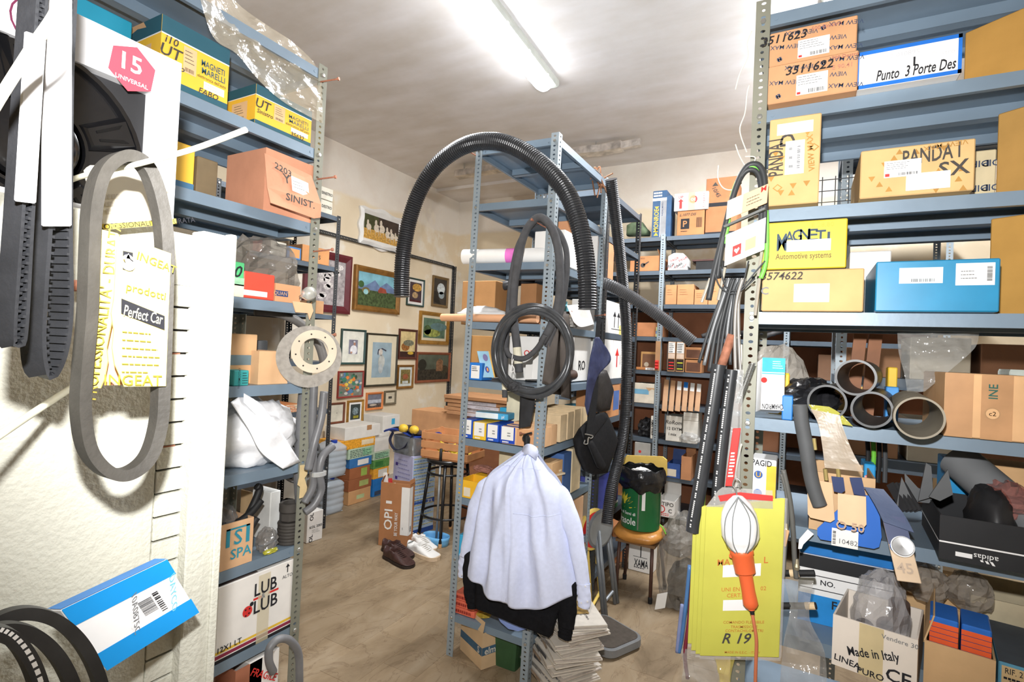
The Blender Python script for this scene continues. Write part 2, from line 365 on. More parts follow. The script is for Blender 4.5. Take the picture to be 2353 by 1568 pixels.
# ---------------------------------------------------------------- ceiling lamps
def ceiling_lamp(loc, label, ln=1.5, rz=0):
    t = thing('ceiling_lamp', label, 'lamp', loc, rz, 'fluorescent ceiling lamps')
    g = G(); pr = [(-.075, 0), (-.078, -.03), (-.068, -.045), (.068, -.045), (.078, -.03), (.075, 0)]
    g.sweep([(0, -ln/2 - .03, 0), (0, ln/2 + .03, 0)], [(-a, b) for a, b in pr], up=(0, 0, 1)); g.build('housing', M((176, 178, 170), .5, 0, .05), t)
    g = G()
    def fn(u, v):
        y = -ln/2 + ln*u; e = min(1, (ln/2 - abs(y))/.06 + .15); e = math.sqrt(max(0, e)); a = math.pi*v
        return (math.cos(a)*.064*e, y, -.044 - math.sin(a)*.058*e)
    g.grid(fn, 40, 10); g.build('diffuser', M((246, 250, 255), .5, 0, .0, 14, 0, 1, .4, 60, None, 0, LAMPE), t, smooth=True)
    la = lamp('tube_light', 'AREA', (0, 0, -.106), LAMPW, (.97, .985, 1), shape='RECTANGLE', size=.11, size_y=ln*.94); la.parent = t
    for s in (-1, 1):
        for k in range(5):
            y = -ln*.4 + ln*.2*k; G().box((s*.066 - .006, y - .012, -.06), (s*.066 + .006, y + .012, -.03)).build('clip', M((214, 216, 210), .5), t)
LAMPE = 24.0; LAMPW = 75
ceiling_lamp((-1.575, 2.53, ZC - .0), 'long white fluorescent lamp glowing on the ceiling over the middle shelf', rz=R_(3))
LAMPE = 90.0; LAMPW = 40
ceiling_lamp((.1, 3.5, ZC), 'added unseen lamp on the ceiling between the right and the back shelving')  # added lamp hidden by the right shelving, brightens the far room
# ================================================================ slotted-angle shelving
PM = {}
def post_mesh(h, mat, fw=.038):
    key = (round(h, 3), mat.name)
    if key in PM: return PM[key]
    g = G(); p = .02; n = int(h/p)
    for axis in (0, 1):
        for off in (0, .0018):
            for i in range(n):
                z0, z1 = i*p, (i + 1)*p if i < n - 1 else h; zc = (z0 + z1)/2; rx = .0068 if i % 2 else .0048; rz = .0046; c = fw*.52
                pts = [(0, z0), (fw, z0), (fw, z1), (0, z1)] + [(c + rx*math.cos(-math.pi*.75 + a*math.pi/4), zc + rz*math.sin(-math.pi*.75 + a*math.pi/4)) for a in range(8)]
                vs = [((a, off, z) if axis == 0 else (off, a, z)) for a, z in pts]
                g.add(vs, [(0, 1, 6, 5, 4), (1, 2, 8, 7, 6), (2, 3, 10, 9, 8), (3, 0, 4, 11, 10)])
    g.box((fw - .0004, 0, 0), (fw, .0018, h)); g.box((0, fw - .0004, 0), (.0018, fw, h))
    me = bpy.data.meshes.new('upright'); me.from_pydata([tuple(v) for v in g.v], [], g.f); me.materials.append(mat); PM[key] = me; return me
SM = {}
def tray_mesh(w, d, mat, lip=.034, rib=True):
    key = (round(w, 3), round(d, 3), mat.name, rib)
    if key in SM: return SM[key]
    g = G(); t = .0015
    g.box((0, 0, -t), (w, d, 0))
    g.box((0, 0, -lip), (w, t, -t)); g.box((0, d - t, -lip), (w, d, -t)); g.box((0, 0, -lip), (t, d, -t)); g.box((w - t, 0, -lip), (w, d, -t))
    r = .014; g.box((t, t, -lip), (w - t, r, -lip + t)); g.box((t, d - r, -lip), (w - t, d - t, -lip + t)); g.box((t, r, -lip), (r, d - r, -lip + t)); g.box((w - r, r, -lip), (w - t, d - r, -lip + t))
    if rib: g.box((.02, d*.5 - .018, -lip), (w - .02, d*.5 + .018, -lip + t)); g.box((.02, d*.5 - .018, -lip), (w - .02, d*.5 - .0165, -t)); g.box((.02, d*.5 + .0165, -lip), (w - .02, d*.5 + .018, -t))
    for x in (.05, w - .05):
        for k in range(1): g.lathe([(.0045, 0), (.0045, .001)], 8, Matrix.Translation((x, -.0005, -lip/2)) @ Matrix.Rotation(R_(90), 4, 'X'))
    me = g.mesh('shelf'); me.materials.append(mat); SM[key] = me; return me
BOLT = None
def shelf_unit(label, loc, rot, w, d, h, levels, mp, ms, hole=True, skip=(), rib=True, bolts=(0, 1), group=None, lvh=None):
    global BOLT
    t = thing('shelving_unit', label, 'shelf', loc, rot, group)
    for i, (x, y) in enumerate(((0, 0), (w, 0), (w, d), (0, d))):
        if i in skip: continue
        o = link(bpy.data.objects.new('upright', post_mesh(h, mp)), t); o.location = (x, y, 0); o.rotation_euler = (0, 0, i*math.pi/2)
        if i in bolts:
            if BOLT is None:
                BOLT = G().lathe([(.0075, 0), (.0075, .003), (.006, .006), (.0, .0065)], 8, Matrix.Rotation(R_(90), 4, 'X')).mesh('bolt'); BOLT.materials.append(ZINC)
            for z in levels:
                b = link(bpy.data.objects.new('bolt', BOLT), t); b.location = (x + (.02 if i == 0 else -.02), -.0005, z - .017)
    for z in levels:
        o = link(bpy.data.objects.new('shelf', tray_mesh(w - .005, d - .005, ms, rib=rib)), t); o.location = (.0025, .0025, z)
    return t
# left unit A: front faces +X ; local x -> +Y, local y -> -X
XA, YA = -1.518, 1.312
AZL = [2.45, 2.167, 1.905, 1.62, 1.346, 1.072, .784, .505, .225]
shelf_unit('blue-grey slotted shelving unit behind the grey metal cabinet, full of yellow cartons and bags', (XA, .38, 0), math.pi/2, YA - .38, .42, 2.47, AZL, POSTA, STEEL)
# back-to-back dark unit E by the picture wall
EZ = [2.49, 2.085, 1.7, 1.33, .95, .5, .12]
XE, YE = -3.3, 3.06
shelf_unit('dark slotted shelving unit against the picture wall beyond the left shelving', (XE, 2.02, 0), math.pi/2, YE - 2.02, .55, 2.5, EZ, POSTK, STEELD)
# middle unit B, its short end faces the viewer, leaning slightly
XB0, XB1, YB0, YB1 = -1.472, -1.03, 2.163, 2.86
BZ = [2.47, 2.196, 1.906, 1.622, 1.34, 1.057, .771, .486, .203]
LEAN = R_(.85)
shelf_unit('tall blue-grey shelving unit in the middle of the room, hung with hoses and a shirt', (XB0, YB0, 0), (0, LEAN, 0), XB1 - XB0, YB1 - YB0, 2.49, BZ, POSTB, STEEL)
B2Z = [2.47, 2.196, 1.9, 1.62, 1.34, 1.1, .8, .5, .2]
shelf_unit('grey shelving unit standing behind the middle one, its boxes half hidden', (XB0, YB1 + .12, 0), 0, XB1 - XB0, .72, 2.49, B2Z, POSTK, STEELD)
# right unit C faces the viewer
XC0, YC = -.15, 1.63
CZ = [2.475, 2.202, 1.92, 1.634, 1.339, 1.06, .768, .48, .2]
shelf_unit('long blue-grey shelving unit on the right packed with car part cartons', (XC0, YC, 0), 0, .98, .41, 2.52, CZ, POSTA, STEEL)
# dim unit behind C, seen through it
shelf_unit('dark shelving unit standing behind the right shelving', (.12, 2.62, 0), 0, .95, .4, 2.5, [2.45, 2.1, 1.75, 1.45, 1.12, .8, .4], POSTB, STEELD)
# far unit D on the back wall
XD, YD = -1.04, 4.5
DZ = [2.5, 2.212, 1.927, 1.654, 1.37, 1.09, .798, .5, .2]
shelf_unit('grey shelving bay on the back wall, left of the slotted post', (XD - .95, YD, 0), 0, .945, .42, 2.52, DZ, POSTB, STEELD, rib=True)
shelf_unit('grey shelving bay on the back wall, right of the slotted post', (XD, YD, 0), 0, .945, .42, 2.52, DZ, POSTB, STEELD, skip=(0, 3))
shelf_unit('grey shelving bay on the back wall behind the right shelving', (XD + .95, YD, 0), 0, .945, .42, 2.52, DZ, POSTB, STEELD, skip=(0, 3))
tag(G().box((XD - .95, YD + .44, .05), (XD + 1.9, YD + .455, 1.97)).build('backing_board', BROWNBOARD), 'reddish brown hardboard sheet behind the back wall shelves', 'board')
UNITS += [('x', XA, .38, YA, AZL, -1, 0), ('x', XE, 2.02, YE, EZ, -1, 0), ('y', YB0, XB0, XB1, BZ, 1, .0148), ('y', YC, XC0, XC0 + .98, CZ, 1, 0), ('y', YD, XD - .95, XD - .005, DZ, 1, 0), ('y', YD, XD, XD + .945, DZ, 1, 0), ('x', XB1, YB0, YB1, BZ, -1, .0148), ('x', XB1, YB1 + .12, YB1 + .84, B2Z, -1, 0)]
# ================================================================ more helpers
def P(ax, px, plane): return {'x': onx, 'y': ony, 'z': onz}[ax](px[0], px[1], plane)
def plate(name, label, cat, pts, th, mat, group=None, bevel=.0012, part='body', parent=None):
    """flat thing from three world points (lower left, lower right, upper left), thickness th away from the viewer"""
    a, b, c = map(Vector, pts); U, V = b - a, c - a; N = U.cross(V).normalized()
    t = parent or thing(name, label, cat, a, 0, group); o = Vector((0, 0, 0)) if parent is None else a - WD[parent].translation
    g = G(); q = [o, o + U, o + U + V, o + V]; g.add(q + [v - N*th for v in q], [(0, 1, 2, 3), (7, 6, 5, 4), (1, 0, 4, 5), (2, 1, 5, 6), (3, 2, 6, 7), (0, 3, 7, 4)])
    ob = g.build(part, mat, t, bevel=bevel); f = Face(o, U, V, t); f.body = ob; return t, f
def polyplate(pts, th, name, mat, parent=None, world=True, toward=None):
    """polygon of world points given thickness away from the viewer"""
    pts = [Vector(p) for p in pts]; N = Vector((0, 0, 0))
    for i in range(len(pts)): N += pts[i].cross(pts[(i + 1) % len(pts)])
    N.normalize(); n = len(pts)
    if N.dot(CAM - pts[0]) < 0: N = -N
    g = G().add(pts + [p - N*th for p in pts], [tuple(range(n)), tuple(reversed(range(n, 2*n)))] + [(i, (i + 1) % n, n + (i + 1) % n, n + i) for i in range(n)])
    return g.build(name, mat, parent, world=world) if parent is not None else g
def film(Lp, Rp, amp=.02, nu=14, nv=24, seed=0, fr=9):
    """wrinkled sheet lofted between two world polylines"""
    Lp, Rp = spline(Lp, 6), spline(Rp, 6); g = G(); off = Vector((seed*3.7, seed*1.9, seed*5.3))
    def at(Q, v): x = v*(len(Q) - 1); i = min(int(x), len(Q) - 2); return Q[i].lerp(Q[i + 1], x - i)
    def fn(u, v):
        a, b = at(Lp, v), at(Rp, v); p = a.lerp(b, u); d = (CAM - p).normalized()
        return p + d*(amp*(1 - 2*abs(noise.noise(p*fr + off))) + amp*.4*noise.noise(p*fr*3 + off))
    return g.grid(fn, nu, nv)
def pix(ax, plane, L): return [P(ax, p, plane) for p in L]
def vbelt(pts, w, th, up=(1, 0, 0), n=8, closed=True): return G().sweep(spline(pts, n, closed), [(-th/2, -w*.5), (th/2, -w*.38), (th/2, w*.38), (-th/2, w*.5)], closed, up)
CORR = lambda k=7.5: None
def corrugated(pts, r, pitch=.0085, dep=.12, seg=16):
    q = resample(spline(pts, 10), pitch/4); sc = [1, 1 - dep*.35, 1 - dep, 1 - dep*.35]; g = G(); n = len(q)
    return g.tube(q, r, seg, scale=lambda t: sc[int(round(t*(n - 1))) % 4])
TEAL = M((60, 120, 140), .6, 0, .04); YEL = M((240, 190, 60), .6, 0, .03); LABELW = M((238, 236, 232), .6, 0, .02); TANLAB = M((222, 186, 140), .7, 0, .05); MTEAL = M((40, 88, 104), .6, 0, .03)
REDP = M((214, 52, 48), .5, 0, .03); BLUEP = M((40, 120, 205), .45, 0, .03); CYAN = M((60, 170, 215), .45, 0, .03); NAVY = M((40, 62, 110), .6, 0, .05); ORANGE = M((236, 108, 44), .45, 0, .04)
GREY = M((120, 122, 124), .6, 0, .06); DGREY = M((66, 68, 70), .6, 0, .08); PALE = M((224, 212, 190), .75, 0, .04); SCRIB = M((70, 66, 62), .8, 0, .05); BLUEINK = M((52, 74, 112), .7, 0, .03)
# ================================================================ grey metal cabinet at the left
CABM = M((202, 201, 188), .5, 0, .05, 5, .25, 1, .45, 140, (120, 96, 70, 9, .73)); XK = -.80
t = thing('metal_cabinet', 'pale grey enamelled metal cabinet with slotted side in the left foreground', 'cabinet', (-1.13, .06, 0))
def W(g, n, m, par=None, **k): return g.build(n, m, par or t, world=True, **k)
yk1 = .527; ys = onx(442, 1000, XK).y; yl = onx(364, 1000, XK - .02).y; AW = .13
W(G().box((-1.46, -.7, .0), (XK - .02, yl, 1.655)).box((-1.46, yl, 0), (XK - .035, yk1, 1.65)), 'body', CABM, bevel=.003)
W(G().box((XK - .03, ys, 0), (XK, yk1, 1.657)).box((XK - .012, yk1 - .012, 0), (XK + .005, yk1, 1.66)), 'corner_post', CABM, bevel=.002)
W(G().box((XK - .0348, yl - .001, 0), (XK - .030, ys + .001, 1.65)), 'slot_shade_sheet', M((40, 36, 32), .8))  # dark sheet behind the plates, paints the shade in the slots
W(G().box((XK - .03, yl, 1.5725), (XK - .02, ys + .001, 1.65)), 'upper_panel', CABM)
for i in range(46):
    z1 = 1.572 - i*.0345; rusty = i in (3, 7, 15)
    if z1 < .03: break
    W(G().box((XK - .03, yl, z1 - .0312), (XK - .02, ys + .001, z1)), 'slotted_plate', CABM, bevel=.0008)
    if rusty: W(G().box((XK - .0298, yl, z1), (XK - .022, ys - .012, z1 + .0022)), 'rusty_edge', RUST)
# wheel trim carton on top of the cabinet
XW1 = -.955
yr = onx(405, 330, XW1).y; zt = onx(425, 150, XW1).z; yl_ = yr - .44; zb = 1.657
GREYC = M((206, 206, 208), .5, 0, .03)
t = thing('wheel_trim_carton', 'white display carton with a black plastic wheel trim, on top of the grey cabinet', 'box', (XW1, yl_, zb), math.pi/2)
w_, h_, d_ = yr - yl_, zt - zb, .09
G().box((0, .02, 0), (w_, d_, h_)).build('tray', M((26, 26, 28), .6), t)
for nm, a, b in (('frame', (0, 0, h_ - .07), (w_, .02, h_)), ('frame', (w_ - .042, 0, 0), (w_, .02, h_ - .07)), ('frame', (0, 0, 0), (w_ - .042, .02, .03)), ('side', (w_, 0, 0), (w_ + .002, d_, h_))): G().box(a, b).build(nm, GREYC, t)
F = Face((0, 0, 0), (w_, 0, 0), (0, 0, h_), t)
hexa = [(math.sin(R_(60*i + 8)), math.cos(R_(60*i + 8))) for i in range(6)]
cu, cv = 1 - .073/w_, 1 - .034/h_
F.poly([(cu + .036*x/w_, cv - .012/h_ + .038*y/h_) for x, y in hexa], M((214, 70, 84), .4, 0, .04), 'badge'); F.txt('15', cu - .003, cv - .004/h_, .026, LABELW); F.txt('"', cu + .03/w_, cv + .005/h_, .016, LABELW); F.txt('UNIVERSAL', cu, cv - .032/h_, .0065, LABELW)
cu = 1 - .188/w_; F.disc(cu, 1 - .04/h_, .036, M((96, 30, 60), .5), 'logo_ring'); F.disc(cu, 1 - .04/h_, .0335, M((232, 230, 224), .5), 'logo', e=.0015); F.txt('P', cu + .012/w_, 1 - .032/h_, .03, DGREY, e=.002)
for i in range(6): F.poly([(1 - .021/w_ + .008*x/w_, .1 + i*.115 + .008*y/h_) for x, y in hexa], M((244, 244, 244), .5), 'hexagon_print')
g = G(); mm = Matrix.Translation((w_ - .19, .012, .105)) @ Matrix.Rotation(R_(90), 4, 'X')
GLB = M((14, 14, 16), .12, 0, .1, 14, 0, 1, .8)
G().lathe([(0, .012), (.045, .014), (.055, .01), (.058, 0), (.062, 0), (.064, .006), (.068, .006), (.07, 0)], 40, mm).build('hub', GLB, t, smooth='auto')
for k in range(5):
    a = R_(72*k + 24); q = mm @ Matrix.Rotation(a, 4, 'Z'); g = G()
    g.add([q @ Vector(v) for v in ((.068, -.018, 0), (.138, -.028, -.004), (.138, .028, -.004), (.068, .018, 0), (.075, -.012, .008), (.132, -.019, .01), (.132, .019, .01), (.075, .012, .008))], [(4, 5, 6, 7), (0, 1, 5, 4), (1, 2, 6, 5), (2, 3, 7, 6), (3, 0, 4, 7)]); g.build('spoke', GLB, t)
    for s in (-1, 1): G().add([q @ Vector(v) for v in ((.085, s*.004, .0098), (.118, s*.008, .0106), (.125, s*.014, .0106), (.085, s*.008, .0098))], [(0, 1, 2, 3)]).build('spoke_slot', M((4, 4, 5), .3), t)
G().lathe([(.134, -.006), (.137, .006), (.143, .007), (.146, -.004)], 44, mm).build('rim', GLB, t, smooth='auto')
# ---- hooks and belts hanging in front of the cabinet
WIRE = M((238, 236, 214), .4, 0, .03)
def hook(label, pts, r=.0032): return G().tube(spline(pts, 6), r, 8).solo('hook_rod', WIRE, label, 'hook', 'wire hooks on the cabinet', smooth=True)
p0 = onx(300, 385, XK - .02); p0.x = XK - .03; hook('white wire hook pointing right above the yellow belt sleeve', [onx(150, 418, XK - .018), onx(200, 402, XK + .03), onx(287, 384, XK + .10), onx(345, 370, XK + .135), onx(450, 341, XK + .19), onx(566, 298, XK + .25)])
hook('white wire hook at the upper left corner of the picture', [onx(-60, 330, -.60), onx(0, 225, -.56), onx(70, 115, -.53), onx(130, 25, -.5), onx(150, -60, -.48)], .004)
hook('grey wire hook slanting below the toothed belts', [onx(175, 885, XK - .005), onx(90, 940, -.74), onx(-60, 1040, -.66)], .004)
BELT = M((68, 65, 60), .6, 0, .14, 20, .1, 1, .4, 120); BELTK = M((40, 41, 44), .5, 0, .15, 20, .1, 1, .4, 120)
def belt(label, pts, w, th, mat, par=None, up=(1, 0, 0), n=10):
    t = thing('drive_belt', label, 'belt', min(pts, key=lambda p: p.z), 0, 'drive belts on the cabinet'); vbelt(pts, w, th, up, n).build('belt', mat, t, world=True, smooth='auto'); return t
bp = [(287, 360), (238, 392), (214, 470), (207, 580), (202, 720), (190, 860), (187, 950), (203, 1035), (245, 1083), (292, 1088), (338, 1050), (362, 975), (368, 880), (374, 700), (376, 560), (362, 460), (333, 385)]
tb = belt('worn grey V-belt with a torn yellow cardboard sleeve, hanging on the white hook', pix('x', XK + .11, bp), .024, .0125, BELT)
SLV = M((238, 222, 128), .7, 0, .05, 8); x_ = XK + .124; IN = Vector
fr = [(270, 538), (393, 583), (388, 700), (381, 888), (286, 889), (272, 856), (264, 838), (258, 800), (262, 760), (256, 720), (262, 690), (266, 620)]
lf = [(222, 525), (269, 536), (266, 640), (258, 700), (256, 740), (244, 800), (247, 830), (240, 870), (230, 893), (180, 882), (190, 820), (204, 740), (212, 660), (218, 590)]
sv = polyplate(pix('x', x_, fr), .0018, 'sleeve', SLV, tb); polyplate([onx(p[0], p[1], x_ - .022*(270 - p[0])/60) for p in lf], .0018, 'sleeve_side', SLV, tb)
polyplate([onx(p[0], p[1], x_ - .022) for p in ((236, 640), (300, 650), (290, 885), (240, 886))], .0015, 'sleeve_lining', M((226, 168, 140), .8), tb)
def pxf(ax, plane, ll, lr, ul, par):
    o = WD[par].translation; a, b, c = (P(ax, q, plane) - o for q in (ll, lr, ul)); return Face(a, b - a, c - a, par)
F = pxf('x', x_ + .0012, (262, 890), (384, 890), (266, 560), tb); YI = M((150, 132, 40), .7, 0, .05)
F.dec(.12, .83, .3, .96, INK, 'logo_block'); F.disc(.21, .87, .007, LABELW, e=.002); F.disc(.205, .905, .0055, LABELW, e=.002); F.poly([(.17, .91), (.25, .91), (.21, .95)], LABELW, e=.002)
F.txt('INGEAT', .76, .92, .009, YI, rot=-12); F.txt('prodotti', .56, .7, .009, YI, rot=-7)
F.add = None; F.poly([(.1, .625), (.92, .535), (.92, .43), (.1, .52)], INK, 'brand_panel', e=.0012); F.txt('Perfect Car', .51, .525, .0125, M((246, 240, 196), .6), rot=-8, e=.0022, wid=F.w*.74)
F.lines(.12, .08, .9, .42, 6, YI, fill=.13); F.txt('INGEAT', .35, .05, .012, YI)
F2 = Face(onx(208, 885, x_ - .018) - WD[tb].translation, onx(236, 885, x_ - .012) - onx(208, 885, x_ - .018), onx(240, 540, x_ - .01) - onx(208, 885, x_ - .018), tb); F2.txt("PROFESSIONALITA' - DURATA", .5, .5, .011, YI, rot=85, e=.003, wid=.2)
# white packet behind it
tp, F = plate('belt_packet', 'white and yellow belt packet behind the white hook rod', 'packet', (onx(232, 526, XK + .012), onx(405, 512, XK + .012), onx(202, 378, XK + .002)), .018, M((240, 234, 216), .6, 0, .03), bevel=.004)
F.dec(0, -.02, 1, .07, M((226, 196, 70), .6), 'yellow_band'); F.txt("PROFESSIONALITA' - DURATA", .6, .025, .007, INK, wid=.13); F.lines(.1, .2, .5, .55, 3, M((214, 206, 190), .6), fill=.6)
# toothed belts far left
def rib(pts, w, th, mat, label, sleeve=None):
    t = thing('toothed_belt', label, 'belt', min(pts, key=lambda p: p.z), 0, 'toothed belts hanging far left'); Q = spline(pts, 10, True); Q2 = resample(Q + [Q[0]], .004)
    G().sweep(Q2, [(-th/2, -w/2), (th/2, -w/2), (th/2, w/2), (-th/2, w/2)], True, (1, .35, 0)).build('belt', mat, t, world=True, smooth='auto')
    g = G(); n = len(Q2); ctr = sum(Q2, Vector())/n
    for i in range(0, n - 1, 2):
        d = (Q2[i + 1] - Q2[i]).normalized(); up = Vector((1, .35, 0)).normalized(); x = up.cross(d).normalized()
        if x.dot(ctr - Q2[i]) < 0: x = -x
        c = Q2[i] + x*(th/2 + .0012); m = Matrix(((d.x, up.x, x.x, c.x), (d.y, up.y, x.y, c.y), (d.z, up.z, x.z, c.z), (0, 0, 0, 1))); g.mbox(m, (-.0013, -w/2, -.0014), (.0013, w/2, .0012))
    o = g.build('teeth', mat, t, world=True); o['kind'] = 'stuff'; return t
t2 = rib(pix('x', -.655, [(150, -120), (140, 200), (138, 540), (140, 700), (130, 800), (104, 862), (84, 850), (76, 780), (82, 650), (92, 500), (104, 200), (118, -120)]), .026, .004, BELTK, 'grey toothed belt with teeth inside the loop, at the left edge')
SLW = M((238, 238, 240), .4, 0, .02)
plate('', '', '', (onx(98, 520, -.634), onx(166, 520, -.634), onx(98, -60, -.634)), .004, SLW, parent=t2, part='flash_white_sleeve')  # white sleeve added to paint the belt top bleached by the flash
t1 = rib(pix('x', -.62, [(92, -120), (75, 200), (56, 480), (40, 760), (26, 790), (14, 760), (34, 470), (52, 200), (76, -120)]), .02, .003, BELTK, 'flat black belt hanging at the very left edge of the picture')
plate('', '', '', (onx(34, 462, -.603), onx(84, 468, -.603), onx(58, 70, -.603)), .003, SLW, parent=t1, part='flash_white_sleeve')
tag(G().tube(spline(pix('x', XK + .03, [(-40, 640), (60, 650), (150, 655), (215, 660)]), 5), .007, 8).solo('copper_rod', RUST, 'copper coloured rod behind the toothed belts', 'rod', smooth=True), 'copper coloured rod behind the toothed belts', 'rod')
# blue and white belt box with black belts round it
td, F = plate('belt_box', 'blue and white belt box sticking out at the lower left, upside down', 'box', (onx(245, 1542, -.70), onx(457, 1408, -.735), onx(140, 1402, -.70)), .02, M((244, 244, 244), .5, 0, .02), bevel=.002)
BB = M((22, 150, 226), .4, 0, .03)
F.dec(0, 0, 1, .27, BB, 'blue_band'); F.dec(0, .74, 1, 1, BB, 'blue_band'); F.txt('DAYCO', .87, .5, .0095, M((120, 200, 226), .5), rot=90 + 180); F.bars(.52, .4, .66, .62, M((110, 112, 116), .6), 12, 4, vert=True); F.bars(.68, .33, .74, .66, INK, 10, 7, vert=True); F.txt('10A0875C', .46, .5, .008, GREY, rot=-90)
TPf = Face(F.at(0, 1, 0), F.U, -F.N*.02, td); TPf.dec(0, 0, 1, 1, M((40, 128, 206), .4), 'blue_side')
for k, (cx, cy, rx, ry, w, x) in enumerate(((60, 1660, 182, 252, .014, -.66), (20, 1690, 165, 245, .014, -.63), (-12, 1705, 118, 252, .018, -.60))):
    pts = [onx(cx + rx*math.cos(a), cy + ry*math.sin(a), x) for a in [2*math.pi*i/16 for i in range(16)]]
    t = belt(('black V-belt passing behind the blue belt box', 'middle one of the black V-belts at the lower left', 'black V-belt with white print at the lower left corner')[k], pts, w, .011, M((38, 37, 36), .5, 0, .2, 20, .05, 1, .4))
    if k == 2:
        g = G()
        for i in range(20):
            a = R_(-95 + i*5); p = onx(cx + (rx + 3)*math.cos(a), cy + (ry + 3)*math.sin(a), x + .0095); q = onx(cx + (rx + 3)*math.cos(a + .06), cy + (ry + 3)*math.sin(a + .06), x + .0095); r = (p - CAM)*.012
            n = (q - p).cross(CAM - p).normalized()*.0028; g.add([p - n, q - n, q + n*.2, p + n*.2], [(0, 1, 2, 3)])
        g.build('white_print', LABELW, t, world=True)
# ================================================================ what stands on the left shelving
PX = XA - .004
# yellow and teal cartons, upper shelf
def mm_box(rect, base, depth, label, hand, plane=PX):
    b = boxpx('x', plane, rect, base, depth, YEL, 'carton', label, 'box', group='yellow and teal parts cartons', open_=True, th=.005)
    for F in (b.f, b.l): F.dec(0, .74, 1, 1.0, MTEAL, 'teal_band'); F.dec(0, 0, 1, .1, MTEAL, 'teal_band'); F.dec(0, .725, 1, .745, LABELW, 'white_line', e=.001)
    f = b.f; W_ = f.w
    f.txt('MAGNETI', .75, .575, f.h*.095, MTEAL, wid=W_*.36); f.txt('MARELLI', .76, .455, f.h*.095, MTEAL, wid=W_*.36); f.txt("elettronica dell'auto", .74, .355, .009, INK, wid=W_*.44)
    f.dec(.31, .3, .5, .7, TANLAB, 'label'); f.lines(.33, .44, .48, .66, 4, SCRIB, fill=.2); f.bars(.34, .32, .47, .38); f.dec(.62, .18, .94, .3, LABELW, 'label'); f.lines(.64, .2, .9, .28, 2, M((226, 190, 180), .7))
    for i, (s, u, v, z) in enumerate(hand): f.txt(s, u, v, z, SCRIB, shear=.2)
    b.l.dec(.55, .12, .85, .62, TANLAB, 'label'); b.l.lines(.6, .3, .8, .56, 4, SCRIB, fill=.2); b.l.bars(.6, .15, .8, .24); return b
b = mm_box((367, 72, 527, 220), 2.167, .3, 'large yellow and teal parts carton beside the wheel trim box', (('i10', .14, .67, .02), ('UT', .15, .5, .03), ('Destro', .16, .33, .016), ('FABO', .7, .13, .016)))
b.l.poly([(.05, .82), (.35, .84), (.6, .93), (.75, .9), (.7, 1.0), (.05, 1.0)], CARD(), 'torn_patch')
b = mm_box((586, 224, 717, 290), 2.167, .26, 'smaller yellow and teal parts carton under the plastic film', (('UT', .13, .54, .028), ('Sinistro', .16, .34, .013), ('35632', .74, .13, .015)))
# film over it
Lf = [onx(455, -20, XA + .03), onx(490, 85, XA + .035), onx(545, 125, XA + .03), onx(600, 190, XA + .03), onx(660, 240, XA + .03), onx(742, 284, XA + .025)]
Rf = [onx(520, -20, XA - .05), onx(560, 20, XA - .06), onx(620, 62, XA - .06), onx(670, 95, XA - .05), onx(722, 145, XA - .03), onx(740, 200, XA + .012)]
film(Lf, Rf, .022, 16, 30, 3, 11).solo('plastic_film', PL((214, 202, 178), .34, .12, 30), 'crumpled clear plastic bag draped over the yellow carton under the ceiling', 'plastic bag', smooth=False)
b = boxpx('x', PX - .05, (95, 0, 306, 62), None, .3, M((26, 134, 164), .5, 0, .03), 'carton', 'turquoise carton with a yellow stripe at the top left', 'box'); b.f.dec(0, 0, 1, .14, M((226, 190, 60), .5), 'yellow_stripe')
zb_ = b.t.location.z; b2 = Box('carton', 'blue carton under the turquoise one at the top left', 'box', (XA - .06, b.t.location.y + .02, 2.1675), math.pi/2, b.w - .06, zb_ - 2.168, .28, M((52, 104, 140), .5, 0, .04)); b2.f.txt('Oil', .8, .5, .03, LABELW, rot=90)
# shelf 1.905
b = boxpx('x', XA - .06, (400, 330, 447, 440), 1.905, .3, YEL, 'carton', 'yellow carton with a blue base, mostly behind the wheel trim box', 'box'); b.f.dec(0, 0, 1, .22, M((70, 116, 150), .6), 'blue_base'); b.l.dec(0, 0, 1, .22, M((70, 116, 150), .6), 'blue_base')
CB = CARD(208, 148, 118)
b = boxpx('x', XA - .004, (608, 360, 722, 470), 1.905, .2, CB, 'carton', 'reddish cardboard carton with its marked flap hanging open, left shelving', 'box', open_=True)
fpts = [onx(608, 352, XA + .006), onx(716, 404, XA + .012), onx(738, 470, XA + .05), onx(737, 500, XA + .052), onx(722, 502, XA + .052), onx(622, 466, XA + .045), onx(614, 430, XA + .03)]
polyplate(fpts, .003, 'flap', CB, b.t)
o = b.t.location; mi = WD[b.t].inverted(); q = [mi @ v for v in (onx(628, 468, XA + .0485), onx(736, 502, XA + .0555), onx(613, 360, XA + .011))]
F = Face(q[0], q[1] - q[0], q[2] - q[0], b.t); F.txt('SINIST.', .56, .24, .024, SCRIB, shear=.2, wid=F.w*.62, e=.006); F.txt('2203', .3, .84, .022, SCRIB, rot=-12); F.txt('Y', .35, .66, .03, SCRIB); F.dec(.45, .42, .82, .76, LABELW, 'label', rot=-4); F.lines(.48, .5, .76, .7, 3, SCRIB, fill=.15)
crumple((o.x - .09, o.y + b.w*.5, o.z + .004), (.08, b.w*.42, .05), 4, .2).solo('plastic_bag', PL((70, 70, 72), .6), 'dark plastic bag inside the reddish carton', 'plastic bag')
b = boxpx('x', XA - .22, (650, 366, 700, 415), 1.905, .1, M((228, 226, 222), .6), 'carton', 'white carton with navy print at the back of the left shelving', 'box'); b.f.lines(.05, .05, .95, .95, 4, NAVY, fill=.6)
b = boxpx('x', XA - .1, (452, 365, 500, 452), 1.905, .2, M((126, 110, 84), .8), 'carton', 'dusty brown carton deep on the second left shelf', 'box')
